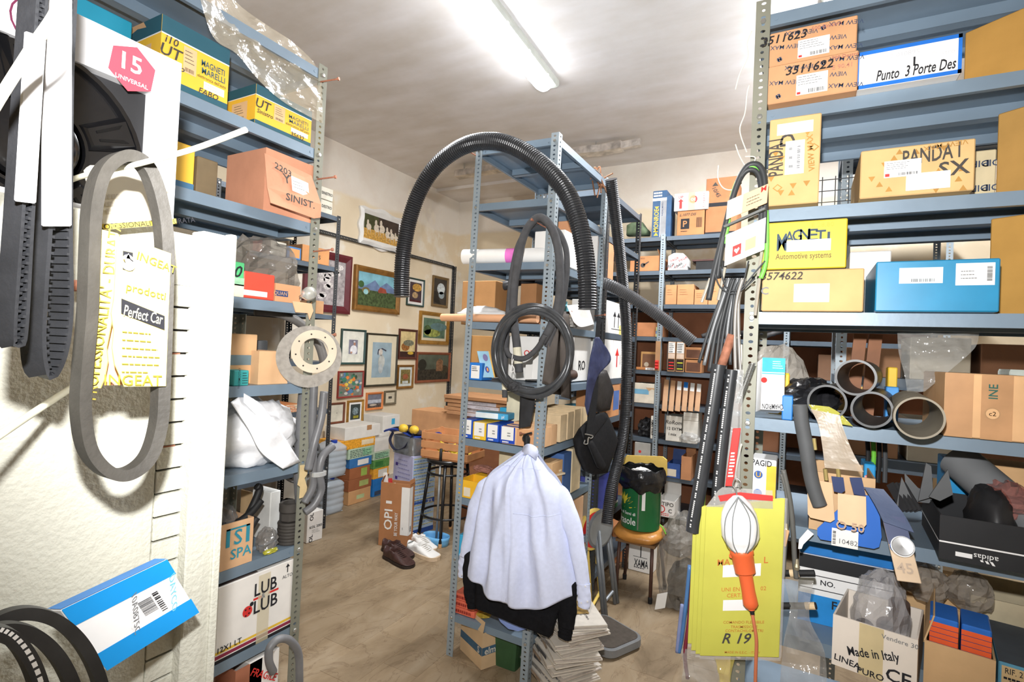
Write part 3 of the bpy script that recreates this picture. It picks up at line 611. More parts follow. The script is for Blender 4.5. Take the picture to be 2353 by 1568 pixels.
# shelf 1.62
crumple((XA - .17, onx(595, 620, XA - .17).y, 1.62), (.15, .13, .13), 7, .28, 26).solo('plastic_bag', PL((150, 142, 132), .55), 'grey plastic bag bulging behind the green and red boxes', 'plastic bag')
b = boxpx('x', XA - .004, (505, 600, 561, 686), 1.62, .12, M((84, 190, 122), .5, 0, .03), 'carton', 'green box with a black scribbled number, left shelving', 'box'); b.f.dec(0, 0, 1, .36, PALE, 'pale_base'); b.f.dec(0, .32, 1, .55, M((150, 200, 160), .5, 0, .2, 50), 'tape'); b.f.txt('50', .55, .72, .035, INK, shear=.3)
b = boxpx('x', XA - .004, (560, 628, 631, 690), 1.62, .1, M((226, 74, 54), .4, 0, .03, 14, 0, 1, .6), 'carton', 'red box with a white strip beside the green box', 'box'); b.f.dec(.0, .1, .76, .3, LABELW, 'white_strip')
b = boxpx('x', XA - .004, (632, 655, 690, 700), 1.62, .12, CARD(206, 152, 112), 'carton', 'small open brown carton holding a lamp bulb, left shelving', 'box', open_=True); b.f.dec(0, .3, .5, .62, NAVY, 'brand_panel'); b.f.txt('QUANT', .25, .46, .012, CARD())
o = b.t.location; t_ = b.t
polyplate([onx(p[0], p[1], XA + .03) for p in ((672, 692), (716, 698), (720, 715), (712, 735), (708, 720), (680, 718))], .003, 'flap', CARD(226, 178, 140), t_)
G().lathe([(0, 0), (.006, .0), (.008, .012), (.02, .03), (.023, .045), (.018, .06), (0, .066)], 18, Matrix.Translation(onx(690, 683, XA + .04)) @ Matrix.Rotation(R_(75), 4, 'Y')).solo('lamp_bulb', M((214, 214, 206), .15, .5, .1), 'round glass lamp bulb lying in the small brown carton', 'bulb', smooth=True)
# shelf 1.346
b = boxpx('x', XA - .06, (520, 768, 590, 876), 1.346, .2, CARD(214, 172, 128), 'carton', 'tan carton with a grey-blue stripe, left shelving', 'box'); b.f.dec(0, .38, 1, .58, M((112, 132, 140), .7), 'stripe')
b = boxpx('x', XA - .02, (594, 808, 662, 884), 1.346, .24, CARD(216, 174, 132), 'carton', 'plain tan carton with an open top next to the striped one', 'box', open_=True)
b = boxpx('x', XA - .004, (537, 852, 572, 884), 1.346, .06, M((58, 160, 160), .5), 'carton', 'tiny teal thermostat box in front of the tan cartons', 'box'); b.f.txt('THERMOSTAT', .35, .5, .007, INK, rot=90); b.f.lines(.55, .1, .95, .9, 5, INK, fill=.3)
b = boxpx('x', XA - .1, (518, 852, 536, 884), 1.346, .06, M((70, 84, 92), .5), 'carton', 'dark little box left of the teal one', 'box')
for i, (pp, r, lab) in enumerate((([(585, 716), (640, 722), (690, 745), (730, 790), (745, 840)], .014, 'grey rubber hose curving over the striped carton to the post'), ([(640, 716), (690, 740), (735, 790), (752, 850)], .012, 'second rubber hose curving over the left shelving'))):
    G().tube(spline([onx(x, y, XA - .16 + .02*i + .11*k/4) for k, (x, y) in enumerate(pp)], 8), r, 12).solo('rubber_hose', M((92, 88, 84), .6, 0, .15), lab, 'hose', smooth=True)
G().lathe([(.018, 0), (.018, .05), (.026, .052), (.026, .14), (.02, .142)], 18, Matrix.Translation((XA - .2, onx(597, 790, XA - .2).y, 1.347))).solo('rubber_sleeve', DGREY, 'upright dark rubber sleeve behind the tan cartons', 'hose', smooth='auto')
# shelf 1.072 : white bag
WB = M((240, 240, 242), .35, 0, .03, 9, .5, 1, .5, 18)
t = thing('white_bag', 'big white plastic shopping bag slumped on the left shelving', 'plastic bag', (XA - .12, 1.0, 1.072))
crumple((XA - .13, onx(590, 1000, XA - .1).y, 1.073), (.135, .17, .125), 12, .24, 34, 1.8).build('body', WB, t, world=True, smooth=True)
film([onx(560, 905, XA - .02), onx(600, 935, XA + .0), onx(640, 985, XA + .02), onx(690, 1062, XA + .012)], [onx(530, 925, XA - .0), onx(570, 985, XA + .03), onx(600, 1040, XA + .035), onx(650, 1078, XA + .03)], .02, 12, 20, 5, 12).build('loose_sheet', WB, t, world=True, smooth=True, solid=.0015)
film([onx(560, 904, XA - .0), onx(600, 930, XA + .01), onx(628, 968, XA + .02)], [onx(560, 925, XA + .02), onx(595, 960, XA + .025), onx(612, 972, XA + .025)], .008, 6, 10, 8, 16).build('handle', WB, t, world=True, smooth=True, solid=.0015)
# shelf .784
b = boxpx('x', XA - .004, (470, 1205, 580, 1310), .784, .2, CARD(214, 172, 132), 'carton', 'open tan carton printed with a turquoise S logo, left shelving', 'box', open_=True)
tq = M((50, 140, 160), .6)
for a in ((.42, .84, .92, .88), (.42, .48, .5, .88), (.84, .48, .92, .88)): b.f.dec(*a, tq, 'logo_frame')
b.f.txt('S', .67, .66, .045, tq); b.f.txt('SPA', .75, .3, .03, tq)
crumple((XA - .11, b.t.location.y + b.w*.5, .79), (.085, .085, .12), 21, .22, 28).solo('plastic_bag', PL((150, 150, 150), .42), 'clear plastic bag of black hoses in the open tan carton', 'plastic bag')
for i, q in enumerate(([(520, 1225), (560, 1200), (595, 1130), (590, 1118)], [(505, 1210), (540, 1205), (575, 1180), (600, 1150)], [(530, 1240), (565, 1225), (590, 1190)])):
    G().tube(spline([onx(x, y, XA - .05 + .01*i) for x, y in q], 7), .012, 10).solo('black_hose', BLACK, ('steep', 'middle', 'short')[i] + ' black hose sticking out of the open tan carton', 'hose', smooth=True)
crumple((XA - .04, onx(612, 1235, XA - .04).y, .785), (.035, .036, .045), 23, .3).solo('plastic_bag', PL((140, 136, 132), .55), 'small clear bag of black parts between carton and rubber rings', 'plastic bag')
crumple((XA - .01, onx(622, 1256, XA - .01).y, .785), (.012, .03, .009), 25, .3).solo('yellow_bag', PL((190, 186, 60), .8), 'scrap of yellow plastic under the small clear bag', 'plastic bag')
c = onx(664, 1230, XA - .045); RB = M((64, 60, 56), .7, 0, .12, 25, .1)
for i in range(7): G().lathe([(.025, 0), (.038, 0), (.040, .003), (.040, .007), (.038, .0105), (.025, .0105)], 30, Matrix.Translation((c.x + .002*(i % 2), c.y, .785 + i*.0108)), caps=False).solo('rubber_ring', RB, 'flat black rubber ring in the stack, number %s from the shelf' % ('one', 'two', 'three', 'four', 'five', 'six', 'seven')[i], 'ring', 'stacked rubber rings', smooth='auto')
for i, (z0, r, h) in enumerate(((.862, .034, .03), (.893, .037, .032))): G().lathe([(.02, 0), (r - .004, 0), (r, .004), (r, h - .004), (r - .004, h), (r*.66, h), (r*.66, h - .012), (.02, h - .014)], 8 if i == 0 else 24, Matrix.Translation((c.x, c.y, z0)), caps=False).solo('rubber_bushing', RB, ('eight-sided rubber bushing on top of the ring stack', 'round rubber bushing crowning the ring stack')[i], 'bushing', smooth='auto')
b = boxpx('x', XA - .2, (612, 1138, 640, 1190), .784, .15, CARD(190, 160, 120), 'carton', 'small tan carton behind the rubber rings', 'box')
b = boxpx('x', XA - .1, (622, 1130, 645, 1165), .784, .1, M((214, 214, 210), .6), 'carton', 'white box corner behind the rubber rings', 'box')
# shelf .505
LW = M((236, 232, 226), .6, 0, .03)
b = boxpx('x', XA - .004, (500, 1320, 672, 1448), .505, .24, LW, 'carton', 'white oil carton with black lettering, a ladybird and coloured stripes', 'box')
f = b.f; f.txt('LUB', .6, .77, .04, INK, wid=f.w*.3); f.txt('LUB', .61, .53, .04, INK, wid=f.w*.32); f.txt('&', .57, .65, .016, GREY); f.dec(.44, .63, .55, .66, REDP, 'red_dash'); f.dec(.64, .64, .78, .67, REDP, 'red_dash')
f.disc(.37, .52, .017, REDP, 'ladybird'); f.disc(.42, .6, .007, INK, 'ladybird_head', e=.0014)
for (du, dv) in ((-.025, .03), (.02, -.03), (-.02, -.05), (.025, .03)): f.disc(.37 + du, .52 + dv, .003, INK, 'spot', e=.0016, k=8)
f.txt('ALTO', .9, .79, .011); f.poly([(.9, .97), (.87, .92), (.93, .92)], INK, 'arrow'); f.dec(.893, .84, .907, .93, INK, 'arrow_shaft'); f.txt('12X1 LT', .17, .17, .016); f.dec(0, .12, .98, .155, M((226, 186, 60), .5), 'yellow_stripe'); f.dec(0, .06, .98, .105, M((140, 44, 70), .5), 'wine_stripe'); f.dec(0, 0, .98, .045, INK, 'black_stripe'); f.dec(.5, 0, .66, .95, M((226, 214, 180), .3, 0, .03, 14, 0, .5), 'tape', e=.0011)
tp = b.tp; tp.poly([(0, .02), (.5, .02), (.62, .98), (0, .98)], M((96, 84, 80), .6, 0, .5, 12), 'picture_print'); tp.disc(.32, .5, .045, M((206, 150, 130), .6), 'picture_print', e=.0014, ry=.06); tp.disc(.66, .5, .05, M((60, 48, 44), .6), 'picture_print', e=.0014, ry=.06); tp.disc(.7, .5, .035, M((206, 160, 140), .6), 'picture_print', e=.0018)
# bottom shelf and floor
b = boxpx('x', XA - .004, (572, 1508, 640, 1600), .225, .2, LW, 'carton', 'white fragile carton on the lowest visible left shelf', 'box'); b.f.txt('FRAGILE', .5, .72, .022, REDP, rot=-35)
b = boxpx('x', XA - .004, (540, 1530, 600, 1620), .225, .1, CARD(170, 110, 84), 'carton', 'brown carton in front of the fragile carton', 'box', open_=True)
c = onx(505, 1545, XA + .03); G().lathe([(0, .075), (.05, .07), (.085, .05), (.1, .02), (.1, -.06), (.08, -.1)], 28, Matrix.Translation((XA - .13, c.y, .225 + .101))).solo('orange_container', ORANGE, 'orange plastic container at the bottom of the left shelving', 'container', smooth=True)
G().tube(spline([onx(x, y, XA + .07) for x, y in ((628, 1545), (618, 1520), (620, 1490), (640, 1470), (665, 1472), (685, 1500), (688, 1560), (688, 1700))], 8), .0125, 14).solo('bent_pipe', M((120, 120, 122), .45, .1, .1), 'grey bent rubber pipe like a walking-stick handle, bottom of the left shelving', 'pipe', smooth=True)
# ---- on the far upright of the left shelving: spikes, gasket rings, hoses
def spike(p, d, label, L=.07):
    d = Vector(d).normalized(); q = Vector((0, 0, 1)).rotation_difference(d).to_matrix().to_4x4(); return G().lathe([(0, -.01), (.0028, -.01), (.0028, L - .006), (.006, L - .006), (.006, L), (0, L)], 10, Matrix.Translation(p) @ q).solo('nail', RUST, label, 'nail', 'rusty bolts serving as hooks')
for (px, py, lab) in ((737, 188, 'near the ceiling'), (730, 412, 'beside the reddish carton'), (723, 578, 'above the brown bulb carton')): spike(onx(px, py, XA), (1, .35, .12), 'rusty bolt sticking out of the left post ' + lab)
sp = onx(714, 772, XA); spike(sp, (1, .5, .1), 'rusty bolt carrying the two gasket rings', .09)
GK = M((150, 144, 136), .8, 0, .12, 60, .1)
def ring(cpx, plane, ro, ri, tilt, label, mat, holes=0):
    c = onx(cpx[0], cpx[1], plane); t = thing('gasket_ring', label, 'gasket', c - Vector((0, 0, ro)), 0, 'gasket rings on the left post')
    m = Matrix.Translation(c) @ Matrix.Rotation(R_(tilt), 4, 'Z') @ Matrix.Rotation(R_(90), 4, 'Y')
    G().lathe([(ri, 0), (ro, 0), (ro, .004), (ri, .004), (ri, 0)], 44, m, caps=False).build('ring', mat, t, world=True)
    for k in range(holes):
        a = 2*math.pi*k/holes + .2; G().lathe([(.003, .0045), (0, .0045)], 8, m @ Matrix.Translation(((ro + ri)/2*math.cos(a), (ro + ri)/2*math.sin(a), 0)), caps=False).build('bolt_hole', M((60, 52, 46), .8), t, world=True)
ring((711, 820), XA + .045, .105, .064, -38, 'large grey fibre gasket ring hung on the left post', GK)
ring((722, 808), XA + .062, .073, .045, -38, 'pale gasket ring with bolt holes in front of the grey one', M((206, 190, 168), .8, 0, .06), 8)
RH = M((104, 104, 106), .42, 0, .12, 18, .04, 1, .5)
def rh(label, pts, r, dx=0.0): return G().tube(spline(pts, 8), r, 14).solo('radiator_hose', RH, label, 'hose', 'radiator hoses on the left post', smooth=True)
rh('thick grey hose hanging straight down behind the left post', [onx(700, 870, XA - .04), onx(692, 960, XA - .04), onx(686, 1080, XA - .04), onx(690, 1160, XA - .04)], .017)
rh('shiny grey hose in front of the wheel trim, bending left at its foot', [onx(722, 880, XA + .05), onx(718, 980, XA + .05), onx(720, 1080, XA + .05), onx(718, 1120, XA + .05), onx(700, 1155, XA + .04)], .0135)
rh('hose crossing diagonally below the gasket rings', [onx(745, 900, XA + .07), onx(738, 960, XA + .07), onx(722, 1020, XA + .075), onx(708, 1080, XA + .07)], .0135)
rh('hose whose end points up to the right beside the water canisters', [onx(765, 1025, XA + .06), onx(742, 1048, XA + .06), onx(733, 1085, XA + .06), onx(738, 1125, XA + .06), onx(722, 1160, XA + .055), onx(700, 1178, XA + .045)], .0135)
G().lathe([(.015, 0), (.018, .002), (.018, .016), (.015, .018)], 14, Matrix.Translation(onx(733, 1095, XA + .06)) @ Matrix.Scale(1.6, 4, (0, 1, 0)), caps=False).solo('clear_clip', PL((190, 190, 188), .7), 'clear plastic clip round two radiator hoses', 'clip')
polyplate([onx(p[0], p[1], XA + .03) for p in ((690, 1070), (710, 1068), (706, 1090), (700, 1100), (706, 1120), (702, 1142), (688, 1146), (690, 1120), (684, 1115), (688, 1098))], .002, 'paper', M((226, 200, 150), .8)).solo('paper_scrap', M((226, 200, 150), .8, 0, .1), 'torn yellowish paper stuck on the left post', 'paper')
# ================================================================ picture wall
FX = XW + .002
def picture(rect, label, fmat, fw, th=.022, mat_=None, mw=0, canvas=None, ornate=False):
    x0, y0, x1, y1 = rect; ym, xm = (y0 + y1)/2, (x0 + x1)/2; a, b = onx(x0, ym, FX + th).y, onx(x1, ym, FX + th).y; zt, zb = onx(xm, y0, FX + th).z, onx(xm, y1, FX + th).z
    t = thing('framed_picture', label, 'picture', (FX, a, zb), math.pi/2, 'framed pictures on the left wall'); w, h = b - a, zt - zb
    g = G()
    if ornate:
        n = 15; out = []
        for side in range(4):
            for i in range(n):
                s = i/n; k = .022*max(0, math.sin(math.pi*s))**1.2*(1.3 if side % 2 == 0 else .5) + .012*math.cos(2*math.pi*s*2); out.append(((s*w, -k), (w + k, s*h), (w - s*w, h + k), (-k, h - s*h))[side])
        inn = []
        for side in range(4):
            for i in range(n): s = i/n; inn.append(((fw + s*(w - 2*fw), fw), (w - fw, fw + s*(h - 2*fw)), (w - fw - s*(w - 2*fw), h - fw), (fw, h - fw - s*(h - 2*fw)))[side])
        m = len(out); mid = [((o[0] + i[0])/2, (o[1] + i[1])/2) for o, i in zip(out, inn)]
        vs = [(x, 0, z) for x, z in out] + [(x, -th*.7, z) for x, z in out] + [(x, -th*1.5, z) for x, z in mid] + [(x, -th*.6, z) for x, z in inn]
        g.add(vs, [(r*m + i, r*m + (i + 1) % m, (r + 1)*m + (i + 1) % m, (r + 1)*m + i) for r in range(3) for i in range(m)]); g.build('frame', fmat, t, smooth='auto')
    else:
        pr = [(0, 0), (0, -th), (fw*.35, -th*1.15), (fw, -th*.6), (fw, 0)]
        for nm, o, ux, uz, L in (('frame_bar', (0, 0), (1, 0), (0, 1), w), ('frame_bar', (w, 0), (0, 1), (-1, 0), h), ('frame_bar', (w, h), (-1, 0), (0, -1), w), ('frame_bar', (0, h), (0, -1), (1, 0), h)):
            gg = G(); vs = []
            for e in (0, 1):
                for (q, y) in pr: s = (q if e == 0 else L - q); vs.append((o[0] + ux[0]*s + uz[0]*q, y, o[1] + ux[1]*s + uz[1]*q))
            k = len(pr); gg.add(vs, [(i, (i + 1) % k, k + (i + 1) % k, k + i) for i in range(k)] + [tuple(range(k)), tuple(range(k, 2*k))]); gg.build(nm, fmat, t)
    G().box((fw*.8, -th*.45, fw*.8), (w - fw*.8, -.002, h - fw*.8)).build('mat' if mat_ else 'canvas', mat_ or canvas, t)
    q = fw*.9 + mw; F = Face((q, -th*.46, q), (w - 2*q, 0, 0), (0, 0, h - 2*q), t)
    if mat_: F.dec(0, 0, 1, 1, canvas, 'canvas', e=.0006)
    return F
def C_(*c, v=.15, s=20): return M(c, .6, 0, v, s)
GOLD = M((176, 132, 62), .35, .5, .15); GOLDD = M((140, 98, 44), .45, .3, .15); WOOD = M((112, 62, 40), .45, 0, .12); WHITEF = M((232, 230, 226), .45, 0, .03)
GRN = M((44, 70, 66), .5, 0, .08); CREAM = M((216, 204, 176), .8, 0, .03); KFR = M((52, 48, 34), .45, 0, .1)
def blob(F, u, v, ru, rv, m, name='painted_shape', e=.0016): F.disc(u, v, ru*F.w, m, name, e, 14, rv*F.h)
F = picture((829, 489, 926, 569), 'white ornate frame with a picture of galloping horses, up on the left wall', WHITEF, .055, .03, canvas=C_(70, 72, 40), ornate=True)
F.dec(0, 0, 1, .42, C_(196, 150, 70, v=.3, s=60), 'painted_ground', e=.0012); F.dec(.4, .5, 1, 1, C_(62, 48, 40), 'painted_shade', e=.0012)
for i, (u, v, k) in enumerate(((.14, .5, 1), (.36, .52, 1.2), (.5, .55, 1.25), (.68, .4, 1.1), (.8, .38, 1.1), (.93, .36, .8))):
    hm = C_(214, 200, 180, v=.2, s=80); blob(F, u, v, .07*k, .13*k, hm); blob(F, u - .03, v + .17*k, .028*k, .1*k, hm, e=.002)
    for d in (-.04, .035): F.poly([(u + d*k, v - .05), (u + d*k + .02, v - .05), (u + d*k + .012, v - .3*k)], hm, 'painted_shape', e=.0018)
F = picture((700, 578, 808, 718), 'burgundy frame with a pale grey lace-like print behind the dark post', M((96, 34, 42), .4, 0, .1), .07, .03, canvas=C_(168, 160, 160, v=.25, s=30)); F.dec(-.03, -.03, 1.03, 1.03, GOLD, 'gilt_slip', e=.0002); F.dec(0, 0, 1, 1, C_(168, 160, 160, v=.25, s=30), 'print', e=.0008)
for i in range(14): rd = random.Random(i); blob(F, rd.uniform(.15, .85), rd.uniform(.1, .9), .1, .06, C_(216, 210, 206, v=.3, s=90))
F = picture((816, 618, 921, 718), 'gilt frame with a painted river, bridge, red house and blue hills', GOLDD, .055, .035, canvas=C_(150, 190, 196)); F.dec(-.035, -.05, 1.035, 1.05, WHITEF, 'white_slip', e=.0001); F.dec(0, 0, 1, 1, C_(120, 172, 186, v=.2, s=8), 'canvas', e=.0007)
F.poly([(0, .55), (.2, .6), (.42, .8), (.55, .62), (.72, .78), (1, .58), (1, .4), (0, .4)], C_(104, 124, 158), 'painted_hills', e=.001); F.dec(0, 0, 1, .48, C_(66, 82, 44, v=.4, s=40), 'painted_meadow', e=.0013)
F.poly([(.2, 0), (.6, 0), (.34, .22), (.3, .42), (.16, .44), (.2, .2)], C_(70, 140, 130, v=.3, s=30), 'painted_river'); F.poly([(.55, .36), (.95, .02), (.7, .0), (.5, .3)], C_(170, 110, 80), 'painted_path'); F.poly([(.5, .5), (.56, .62), (.7, .58), (.74, .46), (.52, .44)], C_(150, 70, 52), 'painted_house', e=.002); blob(F, .2, .46, .1, .09, C_(120, 104, 60), e=.0018); blob(F, .2, .42, .06, .08, C_(150, 196, 200), e=.0022); blob(F, .08, .62, .07, .1, C_(60, 92, 48), e=.002)
F = picture((937, 640, 976, 704), 'dark green frame with a golden still life beside the corrugated hose', GRN, .018, .02, WHITEF, .03, C_(70, 52, 60)); blob(F, .6, .75, .4, .2, C_(196, 150, 70, v=.4, s=50)); blob(F, .45, .35, .25, .16, C_(180, 150, 110, v=.3, s=50)); F.dec(0, 0, 1, .1, C_(84, 30, 34), 'painted_shape')
F = picture((995, 636, 1031, 706), 'narrow brown frame with a white vase on a dark ground, near the room corner', M((120, 96, 60), .45, 0, .1), .03, .022, canvas=C_(62, 56, 50)); blob(F, .55, .62, .3, .22, C_(206, 214, 216, v=.2, s=40)); blob(F, .6, .38, .22, .14, C_(150, 164, 170)); F.poly([(0, .1), (.6, .0), (.2, .5), (0, .5)], C_(36, 32, 28), e=.002)
F = picture((966, 718, 1033, 792), 'gold frame with a misty green landscape, left of the middle shelving', GOLD, .045, .03, CREAM, .035, C_(92, 120, 100, v=.25, s=12)); blob(F, .4, .25, .38, .2, C_(150, 158, 80, v=.35, s=30)); blob(F, .7, .6, .4, .2, C_(96, 126, 128)); blob(F, .18, .4, .16, .25, C_(70, 92, 52, v=.4, s=40))
F = picture((785, 757, 841, 838), 'green frame with a photograph of a seated person in white', GRN, .02, .022, M((222, 220, 206), .8), .085, C_(128, 126, 140)); blob(F, .55, .3, .4, .32, C_(226, 224, 226)); blob(F, .62, .72, .12, .13, C_(176, 130, 108), e=.002); blob(F, .6, .86, .12, .06, C_(226, 224, 224), e=.0022); blob(F, .3, .1, .12, .07, C_(190, 146, 122), e=.002)
F = picture((842, 767, 914, 888), 'tall dark frame with a pale blue figure sketch', KFR, .02, .022, CREAM, .075, C_(150, 170, 180, v=.12, s=8)); F.poly([(.28, .8), (.5, .84), (.72, .78), (.7, .74), (.5, .8), (.32, .76), (.3, .62), (.25, .68)], C_(60, 62, 76), 'painted_hair'); blob(F, .42, .72, .1, .1, C_(206, 196, 184)); blob(F, .48, .45, .17, .2, C_(184, 186, 180)); blob(F, .45, .25, .12, .14, C_(176, 182, 182), e=.0018)
F = picture((918, 757, 959, 826), 'brown frame with a fruit basket still life', M((84, 40, 28), .45, 0, .1), .025, .022, canvas=C_(212, 190, 136)); F.dec(0, 0, 1, .22, C_(58, 32, 26), 'painted_table'); blob(F, .35, .4, .27, .16, C_(150, 96, 44, v=.3, s=50), e=.002); blob(F, .7, .16, .2, .06, C_(206, 170, 60), e=.002); blob(F, .55, .55, .35, .12, C_(116, 116, 96, v=.4, s=60), e=.0022)
F = picture((958, 810, 1035, 879), 'reddish wooden frame with a dark landscape and a small tower', M((136, 76, 50), .45, 0, .1), .03, .025, canvas=C_(82, 88, 74, v=.2, s=8)); F.dec(0, 0, 1, .42, C_(44, 38, 28, v=.5, s=40), 'painted_trees'); blob(F, .14, .6, .13, .22, C_(34, 34, 26)); F.poly([(.58, .35), (.58, .72), (.68, .85), (.8, .76), (.8, .35)], C_(134, 96, 66, v=.3, s=50), 'painted_tower', e=.002); blob(F, .85, .4, .14, .18, C_(58, 50, 32, v=.4, s=60), e=.0018)
F = picture((778, 853, 836, 914), 'thin red frame with a many-coloured abstract painting', M((150, 52, 46), .45, 0, .1), .014, .02, canvas=C_(130, 132, 120))
rd = random.Random(5)
for i in range(46): blob(F, rd.uniform(.06, .94), rd.uniform(.06, .94), rd.uniform(.03, .1), rd.uniform(.03, .1), C_(*rd.choice(((200, 60, 44), (70, 130, 104), (226, 190, 80), (90, 130, 170), (206, 206, 196), (226, 130, 60), (60, 80, 60))), v=.2), e=.0012 + i*1e-5)
F = picture((915, 839, 951, 893), 'small gilt frame with a tiny village house picture', GOLDD, .025, .022, M((206, 212, 208), .8), .03, C_(126, 110, 60, v=.4, s=60)); blob(F, .5, .5, .3, .2, C_(150, 86, 56)); F.dec(.2, .02, .8, .2, C_(206, 210, 206), 'painted_shape')
F = picture((843, 902, 881, 942), 'orange-brown frame with a grey lake view', M((206, 124, 68), .5, 0, .1), .022, .02, canvas=C_(110, 112, 124)); F.dec(0, .35, 1, .6, C_(176, 180, 190, v=.2, s=40), 'painted_water'); F.dec(0, 0, 1, .3, C_(84, 72, 66, v=.4, s=60), 'painted_shore'); blob(F, .4, .22, .25, .08, C_(190, 176, 160), e=.002)
F = picture((885, 898, 911, 930), 'small grey-brown frame with a tiny square print', M((110, 100, 80), .45, 0, .1), .02, .02, M((206, 194, 170), .8), .045, C_(80, 76, 66))
F = picture((758, 926, 793, 974), 'wooden frame with a tiny print in a wide cream mount, low on the wall', WOOD, .02, .02, M((214, 208, 190), .8), .085, C_(110, 106, 96))
F = picture((800, 920, 836, 974), 'gold frame with a dark print of a tree and a yellow field', GOLD, .022, .022, WHITEF, .022, C_(52, 62, 60)); blob(F, .5, .55, .32, .25, C_(120, 136, 140, v=.4, s=60)); F.dec(.3, .08, .85, .25, C_(150, 140, 40, v=.3, s=60), 'painted_field')
t = thing('angle_iron_rail', 'dark slotted angle iron fixed along the left wall and down by the corner', 'rail', (XW, 5.5, 0))
o = link(bpy.data.objects.new('vertical_rail', post_mesh(2.5, POSTK)), t); o.rotation_euler = (0, 0, -math.pi/2); o.location = (.003, .0, 0)
o = link(bpy.data.objects.new('horizontal_rail', post_mesh(2.4, POSTK)), t); o.rotation_euler = (R_(90), 0, 0); o.location = (.003, .0, 2.47)
# ================================================================ dark unit by the wall
PE = XE - .004
for i, (r, z, d, m, lab) in enumerate((((581, 548, 603, 573), 2.085, .2, M((126, 56, 44), .7, 0, .3, 40), 'dark red patterned carton on the dark wall unit'), ((603, 552, 622, 580), 2.085, .2, M((72, 62, 62), .6), 'dark carton beside the red patterned one'), ((622, 556, 658, 587), 2.085, .2, M((196, 190, 176), .6), 'pale grey carton on the dark wall unit'), ((659, 568, 692, 592), 2.085, .18, M((70, 120, 172), .6), 'blue box with an orange front on the dark wall unit'), ((694, 568, 757, 610), 2.085, .25, CARD(196, 140, 92), 'brown carton at the post end of the dark wall unit'),
    ((638, 541, 676, 556), 2.225, .2, M((190, 176, 150), .6), 'flat carton lying on the pale grey one'), ((737, 446, 765, 468), 2.595, .2, M((206, 200, 184), .6), 'upper hand-marked white box on top of the dark wall unit'), ((737, 468, 764, 492), 2.49, .2, M((206, 200, 184), .6), 'lower hand-marked white box on top of the dark wall unit'), ((726, 692, 744, 722), 1.7, .2, CARD(190, 146, 106), 'tan carton on the third shelf of the dark wall unit'), ((650, 690, 690, 722), 1.7, .2, CARD(170, 130, 96), 'brown carton deep in the dark wall unit'), ((606, 932, 690, 968), .95, .25, CARD(186, 118, 72), 'orange-brown carton with a striped label, dark wall unit'))):
    if i == 5: b = boxpx('x', PE - .02, r, 2.225, d, m, 'carton', lab, 'box', top=2.29)
    else: b = boxpx('x', PE, r, z, d, m, 'carton', lab, 'box', top=(2.59 if i == 7 else 2.69 if i == 6 else None))
    if i == 3: b.f.dec(.2, .12, .9, .85, CARD(214, 150, 96), 'label')
    if i == 2: b.f.txt('LIBRA', .4, .72, .014)
    if i == 6: b.f.txt('SINISTRO', .5, .5, .022, wid=b.w*.9)
    if i == 7: b.f.txt('DESTRO', .5, .5, .022, wid=b.w*.85)
    if i == 4: b.f.txt('15', .6, .4, .03, SCRIB)
    if i == 10: b.f.dec(.58, .05, .98, .95, M((226, 206, 176), .7, 0, .3, 60), 'label'); b.f.lines(.6, .1, .95, .9, 4, ORANGE, fill=.4)
b = boxfloor((704, 1250), (740, 1238), 0, (704, 1180), .08, LW, 'carton', 'white carton with black letters on the floor by the dark post', 'box'); b.f.txt('OL', .25, .85, .03, INK, rot=90); b.f.txt('KOL 2003', .55, .5, .018, DGREY, wid=b.w*.8); b.f.txt('OL', .25, .12, .03, INK, rot=90); b.f.lines(.3, .28, .9, .42, 3, GREY, fill=.2)
b.t.location.x -= .0
crumple((-3.42, 2.75, .12), (.12, .16, .09), 31, .3).solo('black_bag', M((26, 26, 28), .4, 0, .1, 14, .4), 'black crumpled bag on the lowest dark shelf', 'bag')
def wheel_trim(c, r, label, nx=1):
    t = thing('wheel_trim', label, 'wheel trim', c - Vector((0, 0, r)), 0, 'silver wheel trims'); m = Matrix.Translation(c) @ Matrix.Rotation(R_(82), 4, 'Y'); SV = M((150, 152, 154), .3, .6, .1)
    G().lathe([(r*.88, 0), (r*.9, .012), (r*.97, .016), (r, .004)], 40, m, caps=False).build('rim', SV, t, world=True, smooth='auto'); G().lathe([(0, .02), (r*.2, .018), (r*.26, .008)], 24, m).build('hub', SV, t, world=True, smooth=True); G().lathe([(0, -.004), (r*.9, -.004)], 32, m, caps=False).build('backplate', BLACK, t, world=True)
    for k in range(16):
        q = m @ Matrix.Rotation(2*math.pi*k/16, 4, 'Z'); G().add([q @ Vector(v) for v in ((r*.22, -.012, .012), (r*.92, -.02, .006), (r*.92, .02, .006), (r*.22, .012, .012), (r*.24, 0, .02), (r*.9, 0, .016))], [(0, 1, 5, 4), (4, 5, 2, 3)]).build('spoke', SV, t, world=True)
wheel_trim(onx(688, 1050, XE - .06) + Vector((0, 0, .0)), .2, 'silver wheel trim with many spokes standing on the dark wall unit'); 
